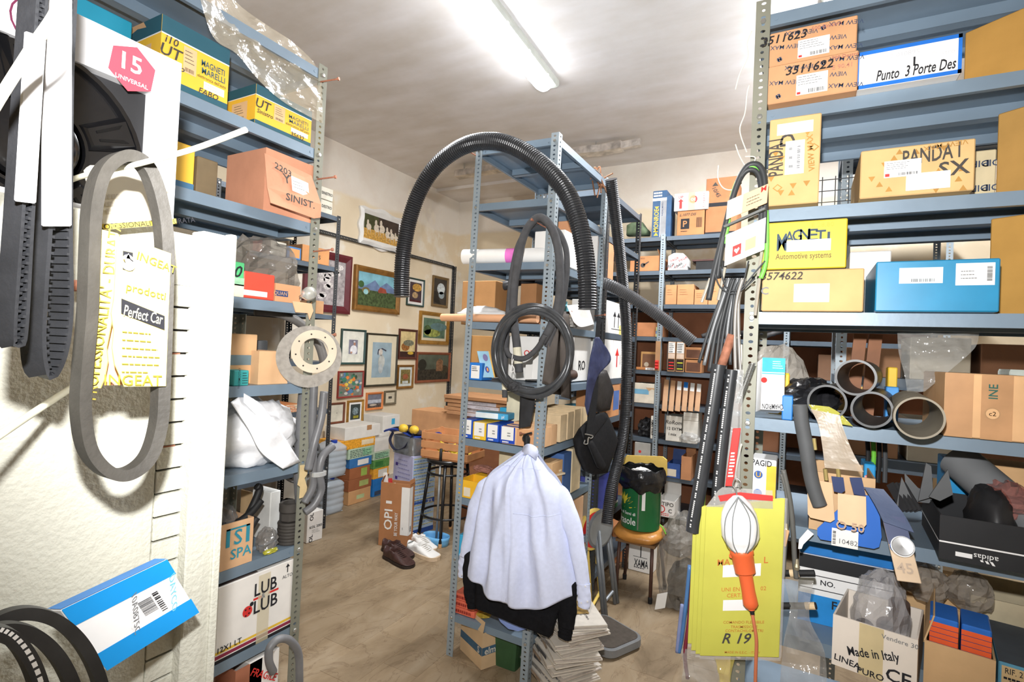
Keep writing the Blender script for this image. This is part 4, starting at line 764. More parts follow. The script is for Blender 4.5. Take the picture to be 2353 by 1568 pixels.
# ================================================================ along the picture wall, on the floor
JM = M((206, 216, 224), .3, 0, .04, 9, .1, .62, .5, 20)
def jug(y, z, label):
    t = thing('water_canister', label, 'canister', (-3.62, y, z), 0, 'stacked water canisters'); w, d, h = .115, .12, .30; g = G()
    def fn(u, v):
        a = u*2*math.pi; k = .82 + .18*min(1, v/.06) if v < .5 else (1 if v < .8 else 1 - .62*((v - .8)/.2)**1.6); n = 4; ca, sa = math.cos(a), math.sin(a); q = (abs(ca)**n + abs(sa)**n)**(-1/n); rib = 1 - .03*(abs(((v*6) % 1) - .5) < .12)
        return (w*ca*q*k*rib, d*sa*q*k*rib, h*v)
    g.grid(fn, 32, 30, True); g.build('body', JM, t, smooth=True); G().box((-w*.82, -d*.82, 0), (w*.82, d*.82, .004)).build('base', JM, t); G().lathe([(.026, h - .012), (.028, h - .01), (.028, h + .012), (0, h + .014)], 18, Matrix.Translation((.04, 0, 0))).build('cap', M((40, 70, 170), .4), t)
    G().tube(spline([(-.06, 0, h - .03), (-.05, 0, h + .004), (0, 0, h + .006), (.03, 0, h - .012)], 5), .011, 8).build('handle', JM, t, smooth=True)
jug(3.36, .0, 'lower translucent water canister by the picture wall'); jug(3.37, .315, 'upper translucent water canister on top of the lower one')
PS = -3.585
def stk(items, plane, ang=0):
    z = 0
    for (x0, x1, h, m, lab, deco) in items:
        a, b = onx(x0, 1100, plane).y, onx(x1, 1100, plane).y; bx_ = Box('carton', lab, 'box', (plane, a, z + .0005), math.pi/2 + R_(ang), b - a, h - .001, .26, m, group='grocery boxes by the picture wall'); z += h
        bx_.f.dec(*deco[0], deco[1], 'label'); 
        if len(deco) > 2: bx_.f.lines(.06, .1, .94, .9, deco[2][0], deco[2][1], fill=.35, seed=len(lab))
PW_ = M((226, 222, 214), .6, 0, .04)
stk(((803, 853, .125, CARD(196, 150, 104), 'tan box at the bottom of the front grocery stack', ((.35, .3, .7, .6), M((176, 190, 140), .6))), (802, 854, .105, CARD(150, 92, 60), 'brown box second from below in the front grocery stack', ((.45, .25, .85, .75), M((160, 170, 100), .6))), (803, 849, .105, CARD(156, 96, 62), 'brown box with a green-yellow label in the front grocery stack', ((.55, .15, .85, .85), M((150, 176, 80), .6))), (802, 852, .085, M((52, 112, 172), .5), 'blue and white box in the front grocery stack', ((.35, .2, .85, .8), PW_)), (798, 856, .095, M((176, 196, 170), .6, 0, .1, 30), 'pale green printed box in the front grocery stack', ((.55, .15, .9, .85), M((140, 190, 150), .6), (5, GRN))), (776, 858, .085, M((236, 164, 50), .5, 0, .2, 60), 'orange patterned box in the front grocery stack', ((.6, .25, .95, .8), M((236, 216, 180), .6))), (788, 868, .115, PW_, 'white carton with a brown handle hole topping the front grocery stack', ((.6, .6, .74, 1.0), CARD(176, 130, 90)))), PS)
stk(((858, 884, .17, M((36, 116, 190), .5), 'blue plastic crate under the rear grocery stack', ((.15, .05, .85, .3), M((60, 70, 90), .6))), (858, 892, .1, M((240, 170, 60), .5, 0, .15, 50), 'orange and white box in the rear grocery stack', ((.3, .1, .9, .85), PW_)), (857, 893, .085, M((96, 150, 80), .5, 0, .2, 50), 'green box in the rear grocery stack', ((.1, .2, .6, .8), M((60, 120, 60), .5))), (856, 893, .08, M((186, 206, 180), .5, 0, .1, 50), 'pale green box in the rear grocery stack', ((.1, .2, .9, .8), M((150, 196, 160), .5), (4, GRN))), (858, 890, .17, PW_, 'plain white carton in the rear grocery stack', ((.05, .8, .95, .85), M((206, 200, 190), .6))), (874, 912, .17, PW_, 'white carton with a blue mark topping the rear grocery stack', ((.5, .45, .7, .8), CYAN))), PS - .02)
# OPI-type tall carton, blue and yellow carton
b = boxfloor((869, 1253), (936, 1262), 0, (877, 1108), .09, CARD(176, 122, 82), 'carton', 'tall brown carton with white lettering standing in front of the stool', 'box', open_=True, flaps=(('l', -25, .05), ('r', -10, .03)))
f = b.f; f.txt('OPI', .3, .42, .062, LABELW, rot=90, wid=.15); f.dec(.2, .67, .4, .715, LABELW, 'dot'); f.txt('BE YOUR WAY', .57, .36, .024, LABELW, rot=90, wid=.17); f.dec(.72, .2, 1.0, .95, LABELW, 'white_strip'); b.r.dec(0, .2, .6, .95, LABELW, 'white_strip'); f.txt('OPI', .8, .3, .008, INK, rot=90); b.r.bars(.2, .25, .5, .34, vert=True); f.dec(.29, .2, .31, .2, LABELW, 'mark')
o = b.t.location
for i, (u, v, hh, m, lab) in enumerate(((.08, .03, .5, LW, 'white paper roll sticking out of the tall brown carton'), (.11, .05, .46, M((196, 50, 50), .5), 'red edged card sticking out of the tall brown carton'), (.14, .04, .43, M((240, 238, 234), .5), 'white card sticking out of the tall brown carton'))):
    m_ = WD[b.t] @ Matrix.Translation((u, v, .03)) @ Matrix.Rotation(R_(-8), 4, 'Y'); G().mbox(m_, (-.014, 0, 0), (.014, .006 + .01*(i == 0), hh)).solo('paper_roll', m, lab, 'card')
b = boxfloor((897, 1215), (941, 1233), 0, (899, 1038), .24, M((190, 190, 222), .5, 0, .05), 'carton', 'tall lavender and blue-yellow grid carton behind the tall brown one', 'box')
gb = M((176, 196, 216), .5, 0, .05)
b.r.dec(.02, .02, .98, .98, gb, 'grid_panel'); b.r.dec(0, .36, 1, .43, M((44, 78, 150), .5), 'blue_band', e=.0012); b.r.dec(0, 0, 1, .06, M((44, 78, 150), .5), 'blue_band', e=.0012); b.r.txt('STS', .8, .395, .022, LABELW, e=.002)
for i in range(14): v = .1 + i*.066; b.r.dec(.04, v, .96, v + .008, M((214, 196, 80), .5), 'grid_line', e=.0014)
b.r.lines(.05, .08, .95, .95, 22, M((120, 150, 190), .5), fill=.4, e=.0013); b.f.lines(.25, .3, .95, .95, 12, M((150, 150, 196), .5), fill=.2)
for v in (.5, .68, .86): b.f.dec(.12, v - .02, .24, v + .02, M((80, 60, 150), .5), 'icon')
zt = b.t.location.z + b.h; mS = WD[b.t]
m_ = mS @ Matrix.Translation((b.w/2 - .02, b.d/2, b.h + .002)); g = G().grid(lambda u, v: m_ @ Vector((math.copysign(abs(math.cos(u*6.283))**.35, math.cos(u*6.283))*.14*(1 + .02*math.sin(9*u*6.28 + v*9)), math.copysign(abs(math.sin(u*6.283))**.35, math.sin(u*6.283))*.13, .135*v)), 40, 8, True)
g.add([m_ @ Vector((.14*math.copysign(abs(math.cos(a))**.35, math.cos(a)), .13*math.copysign(abs(math.sin(a))**.35, math.sin(a)), .135)) for a in [2*math.pi*i/40 for i in range(40)]], [tuple(range(40))]); g.solo('cooler_bag', M((168, 172, 176), .3, .75, .1, 20, .5, 1, .5, 14), 'silver insulated bag on top of the grid carton', 'bag', smooth='auto')
# stool with crate
SC = Vector((-2.40, 3.44, 0)); BKM = M((20, 20, 21), .35, 0, .1, 14, 0, 1, .5); FT = M((206, 160, 110), .6)
t = thing('bar_stool', 'black metal stool with ring footrests carrying the fruit crate', 'stool', SC)
for k, a in enumerate((205, 295, 25, 115)):
    c, s_ = math.cos(R_(a)), math.sin(R_(a)); G().tube([(c*.145, s_*.145, .6), (c*.21, s_*.21, .02)], .0125, 10).build('leg', BKM, t, smooth=True); G().lathe([(.013, 0), (.014, .02), (.013, .03)], 10, Matrix.Translation((c*.212, s_*.212, 0))).build('foot', FT, t)
for z, r in ((.2, .192), (.52, .155)): G().tube([(r*math.cos(a), r*math.sin(a), z) for a in [2*math.pi*i/32 for i in range(32)]], .0085, 8, True).build('ring', BKM, t, smooth=True)
G().lathe([(0, .6), (.165, .6), (.17, .606), (.17, .622), (.165, .628), (0, .628)], 32).build('seat', BKM, t, smooth='auto')
t = thing('fruit_crate', 'slatted wooden fruit crate of bananas standing on the black stool', 'crate', (-2.56, 3.3, .629), R_(4)); CW = M((206, 146, 98), .6, 0, .1, 10); cw, cd, ch = .40, .27, .21
G().box((0, 0, 0), (cw, cd, .006)).build('bottom', CW, t)
for k in range(3):
    z = .012 + k*.068
    for a, c in (((0, -.006, z), (cw, 0, z + .052)), ((0, cd, z), (cw, cd + .006, z + .052)), ((-.006, -.006, z), (0, cd + .006, z + .052)), ((cw, -.006, z), (cw + .006, cd + .006, z + .052))): G().box(a, c).build('slat', CW, t, bevel=.001)
for x in (.0, cw - .02):
    for y in (0, cd - .02): G().box((x, y, .006), (x + .02, y + .02, ch)).build('corner_post', CW, t)
BAN = M((214, 190, 60), .5, 0, .12)
for k, (x, y, a) in enumerate(((.2, .06, 10), (.24, .1, 25), (.17, .1, -10), (.3, .09, 30), (.12, .08, -30))):
    q = WD[t] @ Matrix.Translation((x, y, .01 + .03*(k % 3) + .02)) @ Matrix.Rotation(R_(a), 4, 'Z'); G().tube([q @ Vector((.1*math.sin(v), 0, .07 - .07*math.cos(v) + .0)) for v in [(-.9 + 1.8*i/10) for i in range(11)]], .016, 8, scale=lambda u: max(.25, math.sin(math.pi*min(.97, max(.03, u)))**.4)).solo('banana', BAN, ('banana nearest the crate front', 'banana right of the middle of the crate', 'banana left of the middle of the crate', 'rightmost banana in the crate', 'leftmost banana in the crate')[k], 'banana', 'bananas in the crate', smooth=True)
# shopping bag with lemons on the cooler bag
q0 = mS @ Vector((b.w/2 - .02, b.d/2, b.h + .14)); BG = M((40, 66, 150), .4, 0, .15, 30, .3, 1, .5); 
t = thing('shopping_bag', 'flat blue shopping bag with a photo of lemons, lying on the silver bag', 'bag', q0); g = G().grid(lambda u, v: q0 + Vector((-.24 + .44*u, -.1 + .22*v + .03*u, .012 + .02*math.sin(7*u) + .012*math.sin(9*v + 3*u))), 20, 10); g.build('body', BG, t, world=True, solid=.012)
g = G().grid(lambda u, v: q0 + Vector((-.2 + .38*u, -.08 + .18*v + .03*u, .030 + .02*math.sin(7*u) + .012*math.sin(9*v + 3*u))), 20, 8); g.build('picture_side', M((58, 46, 44), .35, 0, .5, 12), t, world=True, solid=.003)
for k, dx in enumerate((-.06, .05)): G().lathe([(0, -.06), (.012, -.055), (.038, -.03), (.045, 0), (.038, .03), (.012, .052), (0, .056)], 18, Matrix.Translation(q0 + Vector((dx, -.07, .055))) @ Matrix.Rotation(R_(90), 4, 'Y') @ Matrix.Scale(.8, 4)).build('lemon_print', M((226, 186, 60), .5, 0, .1, 40), t, world=True, smooth=True)
G().sweep(spline([q0 + Vector(v) for v in ((-.14, -.1, .02), (-.13, -.145, -.04), (-.06, -.165, -.1), (.02, -.15, -.08), (.05, -.12, -.02), (.07, -.1, .03))], 6), [(-.002, -.014), (.002, -.014), (.002, .014), (-.002, .014)], up=(0, 1, 0)).build('handle', M((28, 30, 52), .6), t, world=True)
# big cartons behind the stool, flattened cartons on top
b = Box('carton', 'large brown carton on the floor behind the stool', 'box', (-2.62, 3.88, 0), 0, .62, .96, .5, CARD(150, 100, 70))
tb2 = boxpx('y', 3.84, (945, 948, 1075, 1008), None, .3, CARD(208, 156, 112), 'carton', 'light wooden-coloured carton on the large brown carton', 'box'); zz0 = tb2.t.location.z; b_h = zz0 - .002; b.t.scale = (1, 1, b_h/.96)
zf = zz0 + tb2.h
for k in range(5):
    h = .034; rd = random.Random(k); bb = Box('flat_carton', ('bottom', 'second', 'middle', 'fourth', 'top')[k] + ' flattened cardboard box in the pile behind the middle shelving', 'box', (-2.72 + rd.uniform(-.02, .02), 3.8 + rd.uniform(-.01, .01), zf + .001 + k*h), R_(rd.uniform(-2, 2)), .66, h - .003, .44, CARD(184, 136, 96), group='flattened cartons behind the middle shelving')
    if k in (0, 1, 2, 3): bb.f.dec(.3, .02, .8, .98, M((206, 200, 206), .6), 'label'); bb.f.lines(.45, .2, .78, .8, 2, GREY, fill=.25)
# dustpan
dp = onz(1002, 1250, 0); t = thing('dustpan', 'light blue long-handled dustpan beside the white trainers', 'dustpan', dp); DB = M((110, 176, 224), .45, 0, .05)
G().tube([(0, 0, .02), (.012, -.01, .6)], .009, 10).build('pole', M((150, 154, 156), .35, .5, .05), t, smooth=True); G().tube([(.012, -.01, .6), (.014, -.012, .72)], .011, 10).build('grip', BLACK, t, smooth=True)
g = G(); g.grid(lambda u, v: (math.cos(u*6.283)*.11*(.9 + .1*v)*(abs(math.cos(u*6.283))**-.25 if abs(math.cos(u*6.283)) > .3 else 1.3), math.sin(u*6.283)*.07*(.9 + .1*v), .002 + .065*v), 32, 3, True); g.build('pan', DB, t, smooth=True, solid=.003); G().lathe([(0, .003), (.085, .003), (.088, .006)], 24, Matrix.Scale(.7, 4, (0, 1, 0))).build('pan_floor', DB, t)
# shoes
def shoe(heel, toe, label, up_m, sole_m, in_m, trainer):
    a, c = onz(*heel, 0), onz(*toe, 0); d = c - a; L = .285; t = thing('shoe', label, 'shoe', a, math.atan2(d.y, d.x), 'shoes beside the tall carton')
    hw = lambda s: (.034 + .006*math.sin(min(1, s/.25)*math.pi/2) + .012*math.sin(max(0, min(1, (s - .3)/.4))*math.pi/2))*(1 if s < .8 else math.sqrt(max(0, 1 - ((s - .8)/.205)**2)))*(1 if s > .07 else .62 + .38*math.sin(s/.07*math.pi/2))
    top = lambda s: (.078 - .02*math.sin(min(1, s/.3)*math.pi) if s < .42 else .078 - .042*((s - .42)/.4)) if s < .82 else .036 - .014*((s - .82)/.18)
    def fn(u, v):
        s = min(.999, v); w = hw(s); h = top(s); z0 = .022; op = .06 < s < .44; k = abs(2*u - 1); sg = 1 if u > .5 else -1
        if op: y, z = ((w, z0 + (1 - k)/.35*(h - .012 - z0)) if k > .65 else ((w*(.78 + .22*(k - .5)/.15), h) if k > .5 else (w*.74*k/.5, max(.03, h - .045*(1 - (k/.5)**4)))))
        else: y, z = w*min(1, (k*1.15)**.8), z0 + (h - z0)*(1 - k**3)**.6
        return (s*L, sg*y, z)
    G().grid(fn, 26, 40).build('upper', up_m, t, smooth=True)
    pts = [(i/24) for i in range(25)]; out = [(s*L, -hw(min(.999, s))*1.06 - .002) for s in pts] + [(s*L, hw(min(.999, s))*1.06 + .002) for s in reversed(pts)]; n = len(out)
    G().add([(x, y, .0) for x, y in out] + [(x, y, .026 if trainer else .018) for x, y in out], [tuple(range(n)), tuple(range(n, 2*n))] + [(i, (i + 1) % n, n + (i + 1) % n, n + i) for i in range(n)]).build('sole', sole_m, t)
    G().grid(lambda u, v: (L*(.09 + .33*v), hw(.09 + .33*v)*.7*(2*u - 1), .034), 6, 8).build('lining', in_m, t)
    lm = M((196, 190, 180), .7) if trainer else M((40, 24, 22), .6)
    for k in range(5): s = .47 + k*.055; w = hw(s)*.5; G().tube(spline([(s*L, -w, top(s) - .004), (s*L + .004, 0, top(s) + .004), (s*L, w, top(s) - .004)], 4), .0022, 6).build('lace', lm, t)
    if trainer: G().grid(lambda u, v: (.002 + L*.06*v, .03*(2*u - 1), .035 + .035*v), 4, 4).build('heel_tab', M((60, 84, 76), .6), t); G().tube(spline([(.13, .02, .075), (.15, .05, .05), (.17, .06, .035), (.16, .045, .06), (.135, .02, .075)], 5), .0018, 6).build('lace_bow', lm, t)
BR = M((62, 38, 34), .42, 0, .15, 40, .2, 1, .5, 90); LN = M((120, 62, 44), .6); WS = M((228, 226, 222), .5, 0, .03); SOLE = M((214, 190, 160), .6)
shoe((882, 1262), (940, 1283), 'rear one of the brown leather shoes', BR, M((44, 34, 30), .6), LN, 0); shoe((886, 1279), (941, 1304), 'front one of the brown leather shoes', BR, M((44, 34, 30), .6), LN, 0)
shoe((943, 1246), (1002, 1273), 'rear one of the white trainers', WS, SOLE, M((170, 172, 176), .6), 1); shoe((939, 1266), (1010, 1290), 'front one of the white trainers', WS, SOLE, M((170, 172, 176), .6), 1)
# ================================================================ middle shelving: what lies on it
BY = YB0 + .006; BXR = XB1 + .02
def by(rect, z, d, m, lab, setb=0.0, **k): return boxpx('y', YB0 + .003 + setb, rect, z, d, m, k.pop('name', 'carton'), lab, k.pop('cat', 'box'), **k)
def bs(rect, z, d, m, lab, setb=0.0, **k): return boxpx('x', XB1 + .0148*z - .003 - max(0, setb), rect, z, d, m, k.pop('name', 'carton'), lab, k.pop('cat', 'box'), **k)
def cyl(a, b, r, m, name, lab, cat, seg=24, **k): return G().tube([a, b], r, seg).solo(name, m, lab, cat, smooth='auto', **k)
PAPW = M((238, 236, 232), .6, 0, .02)
z = 1.906; a = ony(1066, 590, BY + .02); e = ony(1308, 590, BY + .1); r = .036
t = thing('paper_roll', 'long white roll with a pink band lying across the middle shelving', 'roll', (a.x, a.y, z)); a.z = e.z = z + r + .003; G().tube([a, e], r, 28).build('roll', PAPW, t, world=True, smooth='auto'); G().tube([a.lerp(e, .43), a.lerp(e, .55)], r + .001, 28, caps=False).build('pink_band', M((230, 120, 200), .5), t, world=True, smooth=True)
b = by((1228, 529, 1330, 600), 1.906, .34, PAPW, 'white polystyrene box behind the white roll', .14); 
b2 = Box('carton', 'small brown carton on the white polystyrene box', 'box', (ony(1340, 520, 2.45).x, 2.42, b.t.location.z + b.h + .001), 0, .085, .07, .14, CARD(206, 150, 112))
b2.t.location.x = b.t.location.x + b.w - .09
b = by((1062, 646, 1138, 700), 1.622, .2, CARD(176, 130, 84), 'brown carton at the back of the roll shelf', .3)
b = by((1196, 652, 1232, 700), 1.622, .2, CARD(170, 124, 84), 'narrow brown carton behind the foam hoses', .4)
a, e = ony(1016, 727, BY + .035), ony(1236, 727, BY + .035); a.z = e.z = 1.622 + .0205; cyl(a, e, .019, CARD(222, 168, 128), 'cardboard_tube', 'tan cardboard tube poking out to the left of the middle shelving', 'tube')
c_ = ony(1110, 700, BY + .14); t = thing('tissue_pack', 'white and yellow packet behind the cardboard tube', 'packet', (c_.x, c_.y, 1.622)); crumple((c_.x, c_.y, 1.622), (.15, .07, .05), 41, .16, 26, 1.6).build('body', M((226, 226, 226), .4, 0, .04, 14, .3, 1, .5, 20), t, world=True, smooth=True)
F = Face((-.12, -.071, .012), (.19, 0, 0), (0, 0, .035), t); F.dec(0, 0, 1, .85, M((232, 220, 130), .5), 'yellow_print', e=.004); F.txt('Sela', .2, .45, .024, INK, shear=.2, e=.005); F.txt('si', .42, .45, .024, REDP, shear=.2, e=.005)
G().tube(spline([ony(1143, 662, BY + .4), ony(1165, 655, BY + .4), ony(1200, 645, BY + .45), ony(1225, 640, BY + .5)], 6), .026, 14).solo('dark_pipe', M((52, 52, 54), .4), 'short dark corrugated pipe end lying behind the tissue packet', 'pipe', smooth=True)
# 1.34
b = by((1075, 834, 1107, 868), 1.34, .1, BLUEP, 'small blue box with a white label, middle shelving', .0); b.f.dec(.25, .1, .85, .85, LABELW, 'label'); b.f.lines(.3, .5, .8, .8, 3); b.f.txt('P', .12, .85, .01, LABELW)
t, F = plate('open_box_lid', 'light blue open box flap with oval emblems, middle shelving', 'box', (ony(1109, 868, BY + .01), ony(1138, 868, BY + .05), ony(1096, 807, BY + .005)), .003, M((150, 196, 220), .5)); F.disc(.55, .75, .012, M((120, 110, 160), .5), ry=.018); F.disc(.5, .3, .01, M((50, 60, 150), .5), ry=.016); F.disc(.52, .3, .004, M((230, 150, 50), .5), e=.002, ry=.01); F.dec(.9, 0, 1.0, 1, M((226, 176, 80), .5), 'edge')
b = by((1072, 772, 1136, 860), 1.34, .22, CARD(190, 142, 88), 'large tan carton at the back above the blue box', .3)
b = by((1163, 773, 1236, 862), 1.34, .2, PAPW, 'white carton with red letters behind the hose coil', .25); b.f.txt('OIL', .75, .62, .03, REDP)
for i, (x0, x1, yt) in enumerate(((1205, 1222, 838), (1222, 1240, 815), (1240, 1256, 820))): t, F = plate('card_sheet', ('left', 'middle', 'right')[i] + ' one of the white cards leaning inside the hose coil', 'card', (ony(x0, 872, BY + .06 + .01*i), ony(x1, 872, BY + .06 + .01*i), ony(x0 + 3, yt, BY + .1 + .01*i)), .002, PAPW, group='white cards on the middle shelving')
b = bs((1318, 757, 1373, 868), 1.34, .2, PAPW, 'white carton with large dark letters on the right of the middle shelving', .045); b.f.txt('RO', .5, .35, .05, INK)
G().tube(spline([(XB1 - .05, 2.4, 1.375), (XB1 - .03, 2.5, 1.372), (XB1 - .02, 2.6, 1.378)], 5), .026, 12).solo('leather_roll', M((74, 52, 42), .6), 'dark brown leather roll at the right edge of the middle shelving', 'roll', smooth=True)
# 1.622 right side
crumple((XB1 - .03, 2.55, 1.623), (.03, .1, .03), 44, .25).solo('cloth_sheet', M((200, 196, 190), .7, 0, .05), 'crumpled whitish sheet on the right edge of the middle shelving', 'cloth')
film([onx(1302, 702, BXR - .01), onx(1340, 700, BXR), onx(1355, 712, BXR)], [onx(1318, 740, BXR + .04), onx(1335, 752, BXR + .05), onx(1365, 745, BXR + .04)], .008, 8, 10, 9, 14).solo('paper_sheet', M((206, 202, 196), .7, 0, .05), 'bent white paper sheet hanging off the roll shelf', 'paper', smooth=True)
for i in range(4): Box('flat_carton', ('lowest', 'second', 'third', 'top')[i] + ' thin brown board on the right of the roll shelf', 'board', (XB1 - .2, 2.3, 1.623 + i*.011), R_(i*2 - 2), .18, .009, .2, CARD(170, 116, 80), group='thin boards on the roll shelf')
G().lathe([(0, 0), (.016, 0), (.018, .004), (.018, .05), (.01, .06), (.01, .075), (0, .077)], 16, Matrix.Translation((XB1 - .07, 2.57, 1.684))).solo('small_bottle', M((120, 190, 206), .3), 'small turquoise-capped bottle beside the big hose', 'bottle', smooth='auto')
# 1.057 labelled boxes
for i, (x0, x1, yt, m, lab) in enumerate(((1061, 1085, 964, M((34, 84, 190), .45), 'leftmost blue label box on the front edge of the middle shelving'), (1086, 1116, 971, M((240, 196, 50), .45), 'yellow label box between blue ones, middle shelving'), (1117, 1146, 976, M((34, 84, 190), .45), 'blue label box right of the yellow one, middle shelving'), (1148, 1184, 981, M((30, 70, 180), .45), 'rightmost blue label box on the front edge of the middle shelving'))):
    b = by((x0, yt, x1, 1012), 1.057, .18, m, lab, group='label boxes on the middle shelving'); b.f.dec(.12, .22, .9, .98, LABELW, 'label'); b.f.lines(.5, .4, .8, .7, 2, GREY); b.f.lines(.2, .06, .8, .16, 1, LABELW, fill=.8)
b = Box('carton', 'light blue and white flat box lying on the label boxes', 'box', (ony(1080, 960, BY).x, BY + .05, 1.057 + b.h + .016), R_(8), .17, .03, .09, M((74, 170, 214), .45)); b.f.dec(0, .1, .7, .95, M((226, 236, 240), .5), 'label'); b.f.txt('pl', .85, .5, .014, LABELW); b.tp.dec(0, 0, .9, .9, M((150, 196, 216), .6), 'label')
b = by((1147, 938, 1176, 985), 1.057, .1, CYAN, 'small cyan box behind the light blue flat box', .22); b = by((1163, 902, 1196, 985), 1.057, .1, M((226, 218, 190), .6), 'cream box standing behind the label boxes', .2)
b = by((1187, 988, 1226, 1012), 1.057, .16, CARD(214, 160, 116), 'open tan tray beside the rightmost blue label box', .0, open_=True)
for i, (x0, x1, yt) in enumerate(((1241, 1252, 990), (1253, 1266, 985), (1267, 1280, 978), (1288, 1302, 955), (1305, 1318, 948), (1320, 1334, 942), (1336, 1349, 938))): b = bs((x0, yt, x1, 1000), 1.057, .2, CARD(222, 180, 138) if i < 3 else M((226, 200, 160), .7), ('nearest', 'second', 'third', 'fourth', 'fifth', 'sixth', 'farthest')[i] + ' tan drawer tray along the right edge of the middle shelving', open_=True, group='tan trays on the right edge')
crumple((XB1 - .26, 2.5, 1.057), (.05, .12, .07), 46, .3, 24).solo('plastic_bag', PL((170, 166, 158), .5), 'crumpled clear bags behind the tan trays', 'plastic bag'); b = bs((1313, 930, 1330, 960), 1.057, .05, CYAN, 'cyan box poking up behind the tan trays', .22); b = bs((1335, 915, 1346, 950), 1.057, .08, PALE, 'pale card box behind the farthest tan trays', .23)
# .771
YB_ = M((240, 184, 44), .55, 0, .05); b = by((1053, 1106, 1104, 1150), .771, .13, YB_, 'yellow open parts box on the middle shelving left of the shirt', .0, open_=True, flaps=(('r', 60, .05),)); b.f.dec(.25, .1, .55, .6, PALE, 'label')
b = by((1062, 1088, 1096, 1130), .771, .1, YB_, 'second yellow parts box behind the open one', .15)
crumple((ony(1098, 1085, BY + .17).x + .02, BY + .19, .86), (.06, .045, .018), 48, .3).solo('friction_pads', M((160, 110, 96), .8, 0, .15), 'heap of reddish friction pads on the yellow box', 'pads')
b = by((1145, 1030, 1187, 1120), .771, .2, M((206, 190, 156), .7), 'beige carton half hidden by the shirt collar', .16)
for i, (x0, x1, yt, m, lab) in enumerate(((1268, 1292, 1062, CARD(216, 176, 130), 'open tan carton of slats right of the shirt shoulder'), (1294, 1312, 1042, M((70, 104, 160), .6), 'blue and red book-like box right of the shirt'), (1314, 1334, 1030, M((224, 206, 170), .7), 'cream carton at the far right of the pad shelf'))): b = bs((x0, yt, x1, 1130), .771, .22, m, lab, .0)
for i in range(4): G().bar((XB1 - .05 - .02*i, 2.2, .9 + .012*i), (XB1 + .02 - .02*i, 2.42, .905 + .012*i), .03, .008).solo('wood_slat', M((224, 206, 176), .7), ('lowest', 'second', 'third', 'top')[i] + ' pale wooden slat beside the shirt shoulder', 'slat', 'pale slats on the middle shelving')
# .486
b = by((1052, 1232, 1080, 1272), .486, .1, CYAN, 'cyan box low on the middle shelving left of the shirt', .0); b.f.txt('pl', .5, .4, .018, LABELW)
b = bs((1300, 1110, 1336, 1170), .486, .2, M((40, 88, 156), .5), 'blue box with a white lamp drawing right of the shirt', .03); b.f.txt('A', .45, .55, .045, LABELW); b.f.disc(.45, .85, .012, LABELW)
b = bs((1300, 1152, 1340, 1190), .486, .05, CARD(216, 176, 140), 'tan flap box with a dry leaf in front of the blue lamp box', -.03)
# .203
for i in range(3): b = Box('carton', ('lower', 'middle', 'upper')[i] + ' red-orange printed packet on the lowest middle shelf', 'packet', (XB0 + .02, BY + .01, .204 + i*.033), 0, .12, .031, .16, M((226, 110, 84), .5, 0, .1, 40), group='red-orange packets'); b.f.lines(.08, .2, .9, .8, 1, M((150, 50, 40), .6), fill=.7, seed=i)
crumple((ony(1105, 1418, BY + .05).x, BY + .06, .204), (.05, .04, .015), 51, .4).solo('yellow_bag', PL((206, 176, 70), .7), 'yellow plastic scrap on the lowest middle shelf', 'plastic bag')
# floor under it
b = boxfloor((1071, 1546), (1147, 1519), 0, (1076, 1462), .2, CARD(206, 176, 138), 'carton', 'open tan carton with a blue band on the floor under the middle shelving', 'box', open_=True, flaps=(('b', -20, .05), ('l', -15, .05))); b.t.location.z = .001; b.t.location.x += .05; b.t.location.y += .05; WD[b.t] = Matrix.Translation(b.t.location) @ Matrix.Rotation(b.t.rotation_euler.z, 4, 'Z')
for F in (b.f, b.l): F.dec(0, .38, 1, .6, M((64, 96, 120), .6), 'blue_band')
b.f.txt('elma', .3, .49, .03, M((214, 206, 190), .6)); b.l.txt('S', .85, .49, .03, M((214, 206, 190), .6))
o = WD[b.t]; crumple(o @ Vector((b.w/2, b.d/2, .01)), (.06, .06, .055), 53, .3).solo('plastic_bag', PL((120, 118, 110), .6), 'clear plastic and glass bits inside the blue-banded carton', 'plastic bag')
t = thing('green_bin', 'dark green plastic bin on the floor under the middle shelving', 'bin', (XB0 + .285, YB0 + .04, 0)); GM = M((52, 84, 52), .5, 0, .1)
G().grid(lambda u, v: (math.copysign(min(1, abs(1.35*math.cos(u*6.283))), math.cos(u*6.283))*(.062 + .012*v), .1 + math.copysign(min(1, abs(1.35*math.sin(u*6.283))), math.sin(u*6.283))*(.08 + .012*v), .2*v*.9), 32, 6, True).build('body', GM, t, solid=.004); G().box((-.06, .03, .001), (.06, .17, .006)).build('bottom', GM, t)
G().tube([(.078*x, .1 + .096*y, .182) for x, y in ((-1, -1), (1, -1), (1, 1), (-1, 1))], .007, 8, True).build('rim', GM, t); G().box((-.03, .04, .006), (.045, .16, .2)).build('cardboard_inside', CARD(206, 150, 110), t)
